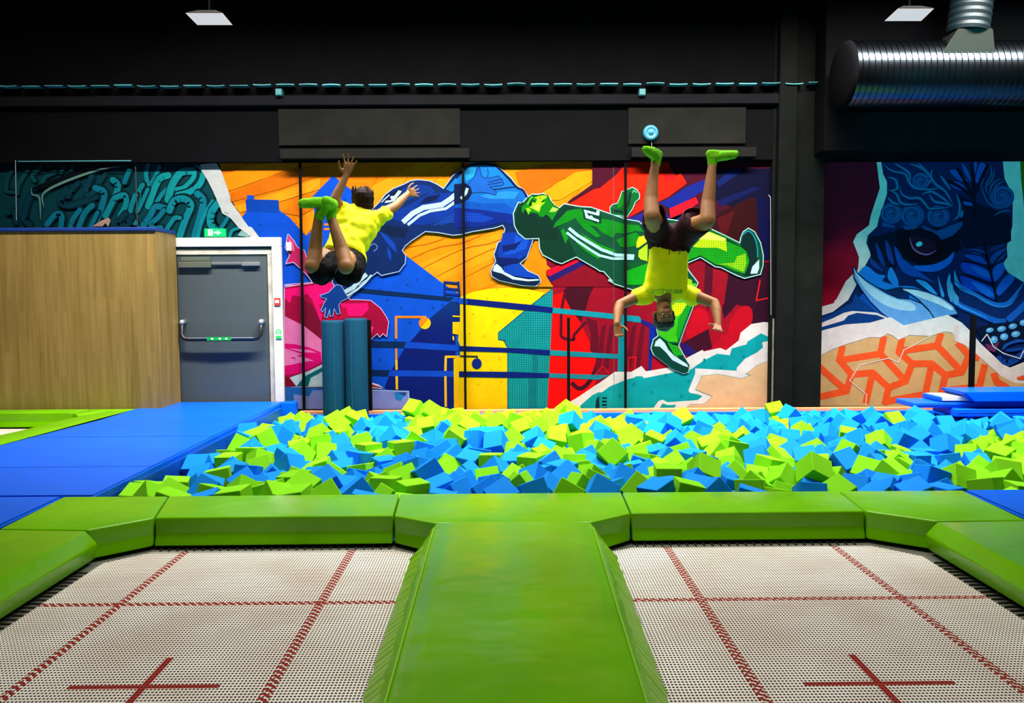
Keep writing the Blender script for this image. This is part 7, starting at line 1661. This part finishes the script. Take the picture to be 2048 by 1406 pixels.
1.269,8.852,0.227,-1.33,1.28,0.51,L,
1.846,8.923,0.265,2.38,0.09,0.56,L,
4.507,8.775,0.241,0.24,-0.23,-0.74,B,
6.009,8.894,0.248,-1.97,0.73,-0.04,B,
6.165,8.807,0.254,1.31,0.82,2.18,B,
-1.586,6.755,0.224,-1.31,0.83,-2.18,L,
5.397,6.698,0.364,-1.27,-0.38,-0.07,L,
0.453,7.064,0.237,-3.10,0.23,-0.56,L,
3.015,7.007,0.22,-0.62,2.65,-0.28,L,
4.809,6.746,0.335,-0.00,-2.42,-2.02,L,
-2.361,7.131,0.239,2.61,0.06,-0.37,L,
-1.944,7.404,0.262,3.04,0.88,0.27,B,
0.467,7.271,0.262,0.70,-0.13,-1.59,L,
1.687,7.122,0.238,-1.01,-0.89,2.73,B,
3.079,7.173,0.231,-0.19,-0.44,1.55,L,
5.346,7.673,0.224,-1.06,-3.09,-0.36,L,
-1.795,7.696,0.268,0.07,-2.73,0.54,L,
-0.71,7.606,0.294,-2.01,-0.69,1.07,B,
-0.147,7.738,0.298,-2.25,-0.83,-0.72,B,
0.285,8.088,0.35,-0.63,-1.16,2.88,L,
1.178,7.624,0.203,1.39,0.26,-2.78,L,
1.65,7.684,0.239,0.17,-1.98,-0.65,B,
2.498,7.794,0.266,0.68,1.78,1.64,B,
5.168,7.677,0.221,-1.43,-3.06,-0.15,L,
5.259,7.982,0.34,-2.30,-0.15,1.90,B,
5.515,7.619,0.221,-1.49,0.68,0.03,L,
-0.406,8.296,0.272,-0.01,2.38,-1.94,L,
4.839,8.136,0.221,0.97,2.61,-0.26,L,
5.975,8.31,0.254,1.49,-0.43,1.82,B,
-0.576,8.241,0.265,1.50,-0.69,-1.76,B,
-0.099,8.714,0.28,-3.04,-0.55,1.09,L,
1.144,8.58,0.234,-2.21,0.41,-0.79,L,
2.418,8.792,0.218,-0.71,-1.76,-0.53,B,
3.535,8.242,0.287,1.19,-0.95,-1.06,B,
4.614,8.492,0.239,-1.28,2.23,-0.47,B,
5.505,8.287,0.237,-0.58,-0.25,0.59,B,
5.8,8.277,0.252,0.60,-0.08,-2.69,B,
6.151,8.286,0.234,1.61,0.64,-1.17,B,
6.511,8.65,0.212,0.35,0.97,-1.26,B,
0.979,8.647,0.231,-0.05,-1.15,2.29,B,
2.003,8.777,0.231,0.74,0.53,0.10,B,
2.913,9.021,0.293,-0.97,-1.33,-0.41,L,
3.147,8.597,0.277,0.21,-1.89,-2.14,B,
3.485,8.705,0.286,0.40,0.85,-2.53,B,
4.483,9.021,0.241,-1.07,-1.15,-0.85,B,
5.692,8.746,0.257,1.68,-0.33,-0.35,B,
5.99,8.654,0.266,0.19,-0.53,-1.87,B,
6.5,8.959,0.25,-0.70,-2.67,0.26,B,
3.533,5.319,0.338,-0.53,-1.20,1.48,L,
2.009,5.914,0.319,1.56,0.95,-0.28,L,
4.243,5.534,0.387,0.28,-0.28,0.44,L,
4.909,5.778,0.325,0.27,0.34,2.66,L,
1.504,5.887,0.333,0.89,0.48,-2.56,B,
4.735,6.153,0.356,-2.38,0.37,-1.32,L,
4.206,6.353,0.36,1.31,-0.32,0.09,L,
4.426,6.276,0.343,-2.42,0.43,0.65,L,
5.34,6.889,0.37,1.58,1.80,-0.77,L,
1.673,6.944,0.236,-1.56,-0.66,1.26,B,
4.681,6.867,0.339,0.05,1.46,1.27,L,
-2.361,7.309,0.249,0.35,-2.35,1.76,L,
0.634,7.333,0.284,-0.53,0.26,0.05,B,
4.026,7.605,0.23,-2.75,-0.46,-0.68,B,
-0.17,7.931,0.318,0.78,2.02,-0.71,B,
0.275,7.777,0.323,1.25,0.63,0.99,B,
5.136,7.802,0.358,-0.96,-2.10,-0.35,B,
5.686,7.697,0.233,0.12,2.37,1.48,L,
-1.891,8.251,0.307,0.30,1.00,-0.86,L,
-0.443,8.122,0.281,2.70,0.95,-0.06,L,
0.373,8.243,0.346,1.58,0.92,0.47,L,
2.301,8.385,0.256,-0.21,2.01,2.13,B,
5.514,8.11,0.247,-1.72,1.19,1.56,B,
5.65,8.206,0.309,-1.53,0.39,-0.95,B,
6.511,8.268,0.199,1.92,-0.14,-1.39,B,
-1.136,8.326,0.275,0.30,-3.00,-0.05,B,
-0.325,8.63,0.281,2.38,-0.66,0.02,L,
0.1,8.392,0.306,-0.48,-2.32,-0.70,L,
2.457,8.618,0.227,-1.91,0.14,-0.40,B,
5.502,8.465,0.239,-1.07,-0.93,-2.38,B,
5.816,8.617,0.268,1.49,-0.17,-1.61,B,
5.859,8.445,0.269,2.47,-0.86,0.94,B,
0.079,8.711,0.288,2.12,-0.43,0.46,L,
0.434,8.719,0.319,-0.89,1.82,0.59,L,
0.972,8.856,0.22,0.64,-2.44,0.70,L,
2.637,9.021,0.274,1.73,-0.31,0.38,B,
3.613,9.021,0.276,-0.84,-0.53,-0.51,B,
4.003,8.859,0.254,-0.49,-1.09,-2.47,B,
4.253,9.021,0.246,-1.10,-1.14,-0.79,L,
4.368,8.885,0.24,-0.69,-0.57,1.15,L,
4.648,8.667,0.242,-1.66,-0.73,0.93,B,
5.865,8.788,0.255,-0.94,-2.18,0.42,B,
6.207,8.632,0.248,1.51,0.97,-1.51,B,
6.134,9.021,0.254,1.56,-0.55,-1.35,B,
3.474,5.123,0.368,-0.64,-1.87,-1.63,L,
3.86,5.142,0.349,-2.61,-1.00,-1.09,L,
4.109,5.149,0.338,-0.42,-2.04,0.99,L,
4.468,5.096,0.361,2.35,-0.38,-1.75,L,
3.655,5.439,0.404,-1.14,0.06,2.07,L,
4.077,5.468,0.425,-1.95,2.05,-0.25,L,
4.809,5.461,0.284,-0.72,-2.93,-0.29,L,
1.316,5.706,0.354,-0.67,0.53,-2.90,B,
4.077,5.85,0.377,-1.64,-0.05,2.17,L,
4.416,5.576,0.384,2.14,-1.87,0.13,L,
4.842,5.615,0.312,-2.04,0.63,-1.20,L,
-0.617,5.991,0.352,0.60,-1.29,2.23,B,
4.559,6.123,0.34,-0.42,1.52,1.14,L,
4.838,6,0.347,-1.28,-0.02,0.39,L,
5.155,6.108,0.349,2.06,1.30,-0.10,L,
4.504,6.469,0.347,2.15,0.77,-1.40,L,
4.63,6.298,0.368,2.54,0.99,0.75,L,
5.273,6.283,0.346,-0.71,0.23,-2.55,L,
0.851,6.604,0.31,0.75,-2.59,-0.58,B,
4.376,6.717,0.337,-2.01,-2.24,0.28,L,
4.734,6.488,0.351,-0.57,-0.42,-1.79,L,
4.946,6.612,0.292,2.39,-0.40,1.46,L,
5.053,6.369,0.386,-0.41,0.65,-1.64,L,
5.634,6.717,0.342,-0.53,0.41,-2.60,L,
2.459,6.861,0.286,0.03,0.88,-1.90,B,
4.939,6.907,0.349,-0.52,0.69,2.37,L,
5.032,7.058,0.329,2.05,-0.69,-0.59,L,
5.184,6.975,0.378,0.28,1.76,1.27,L,
4.825,7.157,0.297,-0.23,0.99,0.14,L,
5.047,7.259,0.342,0.47,-1.16,2.10,B,
5.214,7.16,0.342,-0.79,-0.84,-2.85,L,
5.779,7.434,0.331,-0.66,-0.58,1.11,B,
3.182,7.623,0.301,-0.38,-3.12,-0.52,L,
5.013,7.647,0.325,1.07,-0.82,-1.95,B,
5.16,7.395,0.282,1.49,-1.15,-0.10,L,
5.649,7.553,0.311,2.40,-0.01,-0.48,B,
6.029,7.492,0.342,-2.67,0.05,0.65,B,
6.212,7.44,0.326,0.35,0.63,1.29,B,
-1.466,7.825,0.284,-1.04,-0.53,1.24,B,
5.401,7.826,0.357,-0.79,-0.85,0.50,B,
5.716,7.873,0.238,1.88,-0.36,0.35,B,
-2.053,8.177,0.281,-0.64,2.42,0.36,B,
5.574,7.957,0.318,-0.28,-2.84,1.44,B,
5.875,8.116,0.235,-2.86,-0.23,0.27,B,
6.191,8.113,0.21,1.80,2.58,0.11,B,
-2.361,8.362,0.258,-1.82,-0.03,-2.11,B,
-0.42,8.479,0.272,0.81,0.26,-0.03,L,
1.62,8.528,0.256,2.08,-0.78,-1.08,B,
1.777,8.587,0.307,0.41,-2.15,1.64,L,
5.032,8.422,0.238,0.94,2.21,1.07,L,
5.341,8.542,0.246,0.85,0.67,-1.94,B,
5.642,8.575,0.258,-0.24,2.68,0.96,B,
6.209,8.454,0.243,-0.08,0.33,-2.48,B,
6.365,8.549,0.219,-1.57,-2.46,0.33,B,
1.324,9.021,0.233,1.32,0.02,0.17,L,
2.304,8.934,0.223,0.29,-0.77,-0.71,L,
5.852,9.02,0.231,0.39,-1.92,-2.36,B,
6.404,8.793,0.233,-0.36,-0.47,1.99,B,
3.655,5.122,0.363,-0.32,0.31,2.94,L,
4.251,5.251,0.392,2.81,1.06,0.18,L,
4.488,5.273,0.389,-1.81,0.25,-0.22,L,
3.618,5.265,0.477,0.12,-0.80,1.95,L,
3.766,5.293,0.388,-1.66,0.13,0.17,L,
3.99,5.297,0.369,0.79,0.60,-2.67,L,
4.539,5.443,0.413,-0.14,2.05,-2.16,L,
3.377,5.686,0.359,1.48,1.87,0.17,L,
3.855,5.447,0.374,1.17,2.18,0.16,L,
4.224,5.75,0.36,-1.39,-1.28,-1.44,L,
4.513,5.938,0.346,0.26,1.54,-2.58,L,
4.746,5.737,0.386,0.74,-1.44,1.46,L,
5.12,5.887,0.427,-0.72,0.64,0.33,L,
-0.778,6.079,0.344,0.67,-2.04,-0.99,B,
3.292,5.983,0.308,-0.49,0.75,-0.67,L,
3.588,5.968,0.318,-0.61,-0.33,-1.82,L,
4.027,6.03,0.365,2.33,-1.71,-0.59,L,
4.388,6.064,0.344,1.09,2.37,1.13,L,
4.682,5.916,0.299,0.66,0.33,-0.53,L,
5.016,5.997,0.337,-0.69,0.36,0.10,L,
4.196,6.176,0.355,-1.96,0.23,2.13,L,
4.348,6.395,0.458,-0.63,2.81,-0.14,L,
4.84,6.337,0.36,-0.46,1.10,-1.21,L,
4.943,6.19,0.345,2.77,0.50,-0.10,L,
5.211,6.452,0.393,0.99,1.08,1.05,L,
5.45,6.397,0.346,0.83,2.14,-0.49,L,
4.342,6.542,0.355,1.34,1.16,1.22,L,
5.168,6.799,0.367,0.47,0.73,-2.84,L,'''
def foam(name, col, c2):
    m = mat(name, col, rough=.85, spec=.12, bump=.25, bscale=160, bdist=.002); nt = m.node_tree; b = nt.nodes['Principled BSDF']
    oi = nt.nodes.new('ShaderNodeObjectInfo'); mx = nt.nodes.new('ShaderNodeMix'); mx.data_type = 'RGBA'; mx.inputs['A'].default_value = hx(col); mx.inputs['B'].default_value = hx(c2)
    nt.links.new(oi.outputs['Random'], mx.inputs['Factor']); nt.links.new(mx.outputs['Result'], b.inputs['Base Color']); return m
FM = {'L': foam('lime_foam', '#6cba0c', '#78c410'), 'B': foam('blue_foam', '#0374d2', '#067ede')}
S = .168
def cube_mesh(k):
    bm = bmesh.new(); box(bm, -S/2, S/2, -S/2, S/2, -S/2, S/2, .004, 1)
    me = bpy.data.meshes.new('foam_cube'); bm.to_mesh(me); bm.free(); me.materials.append(FM[k]); return me
CM_ = {k: cube_mesh(k) for k in 'LB'}
proto = {}
rest_v, rest_f, rest_m = [], [], []
for n, ln in enumerate(CUBES.split('\n')):
    q = ln.split(','); x, y, z, a1, b1, c1 = map(float, q[:6]); k = q[6]
    if q[7]:
        if k not in proto: o = proto[k] = bpy.data.objects.new('foam_cube', CM_[k])
        else: o = proto[k].copy()
        C.objects.link(o); o.location = (x, y, z); o.rotation_euler = (a1, b1, c1)
        tag(o, q[7].replace('~', ' foam cube ').replace('|', ', '), 'foam cube', 'lime foam cubes in the pit' if k == 'L' else 'blue foam cubes in the pit')
    else:
        from mathutils import Euler
        R = Euler((a1, b1, c1)).to_matrix(); n0 = len(rest_v); me = CM_[k]
        rest_v += [tuple(R @ v.co+Vector((x, y, z))) for v in me.vertices]
        for p in me.polygons: rest_f.append([n0+i for i in p.vertices]); rest_m.append(0 if k == 'L' else 1)
me = bpy.data.meshes.new('foam_cube_pile'); me.from_pydata(rest_v, [], rest_f); me.materials.append(FM['L']); me.materials.append(FM['B']); me.polygons.foreach_set('material_index', rest_m); me.update()
o = bpy.data.objects.new('foam_cube_pile', me); C.objects.link(o); tag(o, 'remaining lime and blue foam cubes filling the gaps and far end of the pit', 'foam cubes', None, 'stuff')
# pit lining under the cubes
struct('pit_floor', B(-2.44, 9.3, 4.96, 9.1, 0.001, .1), mat('pit_lining', '#1c6cb0', rough=.8), 'blue lining under the foam cubes', 'pit lining')
# ================================================================= LIGHT
def area(name, loc, target, sx, sy, power, col=(1, 1, 1), spread=None):
    l = bpy.data.lights.new(name, 'AREA'); l.shape = 'RECTANGLE'; l.size = sx; l.size_y = sy; l.energy = power; l.color = col
    if spread: l.spread = math.radians(spread)
    o = bpy.data.objects.new(name, l); C.objects.link(o); o.location = loc
    o.rotation_euler = (Vector(target)-Vector(loc)).to_track_quat('-Z', 'Y').to_euler(); return o
for k, (x, p_) in enumerate(((-4.6, 56), (-2.6, 165), (-.6, 222), (1.4, 222), (3.4, 208), (5.4, 195))):
    area('pit_light', (x, 7.25, 5.35), (x, 8.55, .9), 1.9, .3, p_, (1, .95, .88), 110)
for k, (x, p_) in enumerate(((-2.4, 32), (0, 66), (2.4, 32))):
    area('walkway_fill', (x, 4.6, 5.3), (x, 3.9, .3), 1.6, 1.0, p_, (1, .96, .88), 120)  # unseen overhead lamps added to light the foreground pads and beds
area('front_fill_light', (.5, -.6, 4.6), (0, 6, 1.6), 2.5, 1.0, 8, (1, .9, .8))  # unseen fill lamp added behind the camera to brighten fronts
def spot(name, loc, target, deg, power, col, blend=.6, r=.1):
    l = bpy.data.lights.new(name, 'SPOT'); l.energy = power; l.color = col; l.spot_size = math.radians(deg); l.spot_blend = blend; l.shadow_soft_size = r
    o = bpy.data.objects.new(name, l); C.objects.link(o); o.location = loc; o.rotation_euler = (Vector(target)-Vector(loc)).to_track_quat('-Z', 'Y').to_euler(); return o
spot('cyan_spot', (3.6, 2.6, 2.9), (5.3, 9.8, 2.9), 32, 1900, (.04, .75, .8))
spot('cyan_spot', (3.9, 5.0, 2.4), (5.3, 8.6, 3.8), 50, 90, (.05, .5, 1))  # unseen lamp added to give the duct underside its blue reflection
w = bpy.data.worlds.new('world'); bpy.context.scene.world = w; w.use_nodes = True
w.node_tree.nodes['Background'].inputs[0].default_value = (.5, .6, .7, 1); w.node_tree.nodes['Background'].inputs[1].default_value = .025
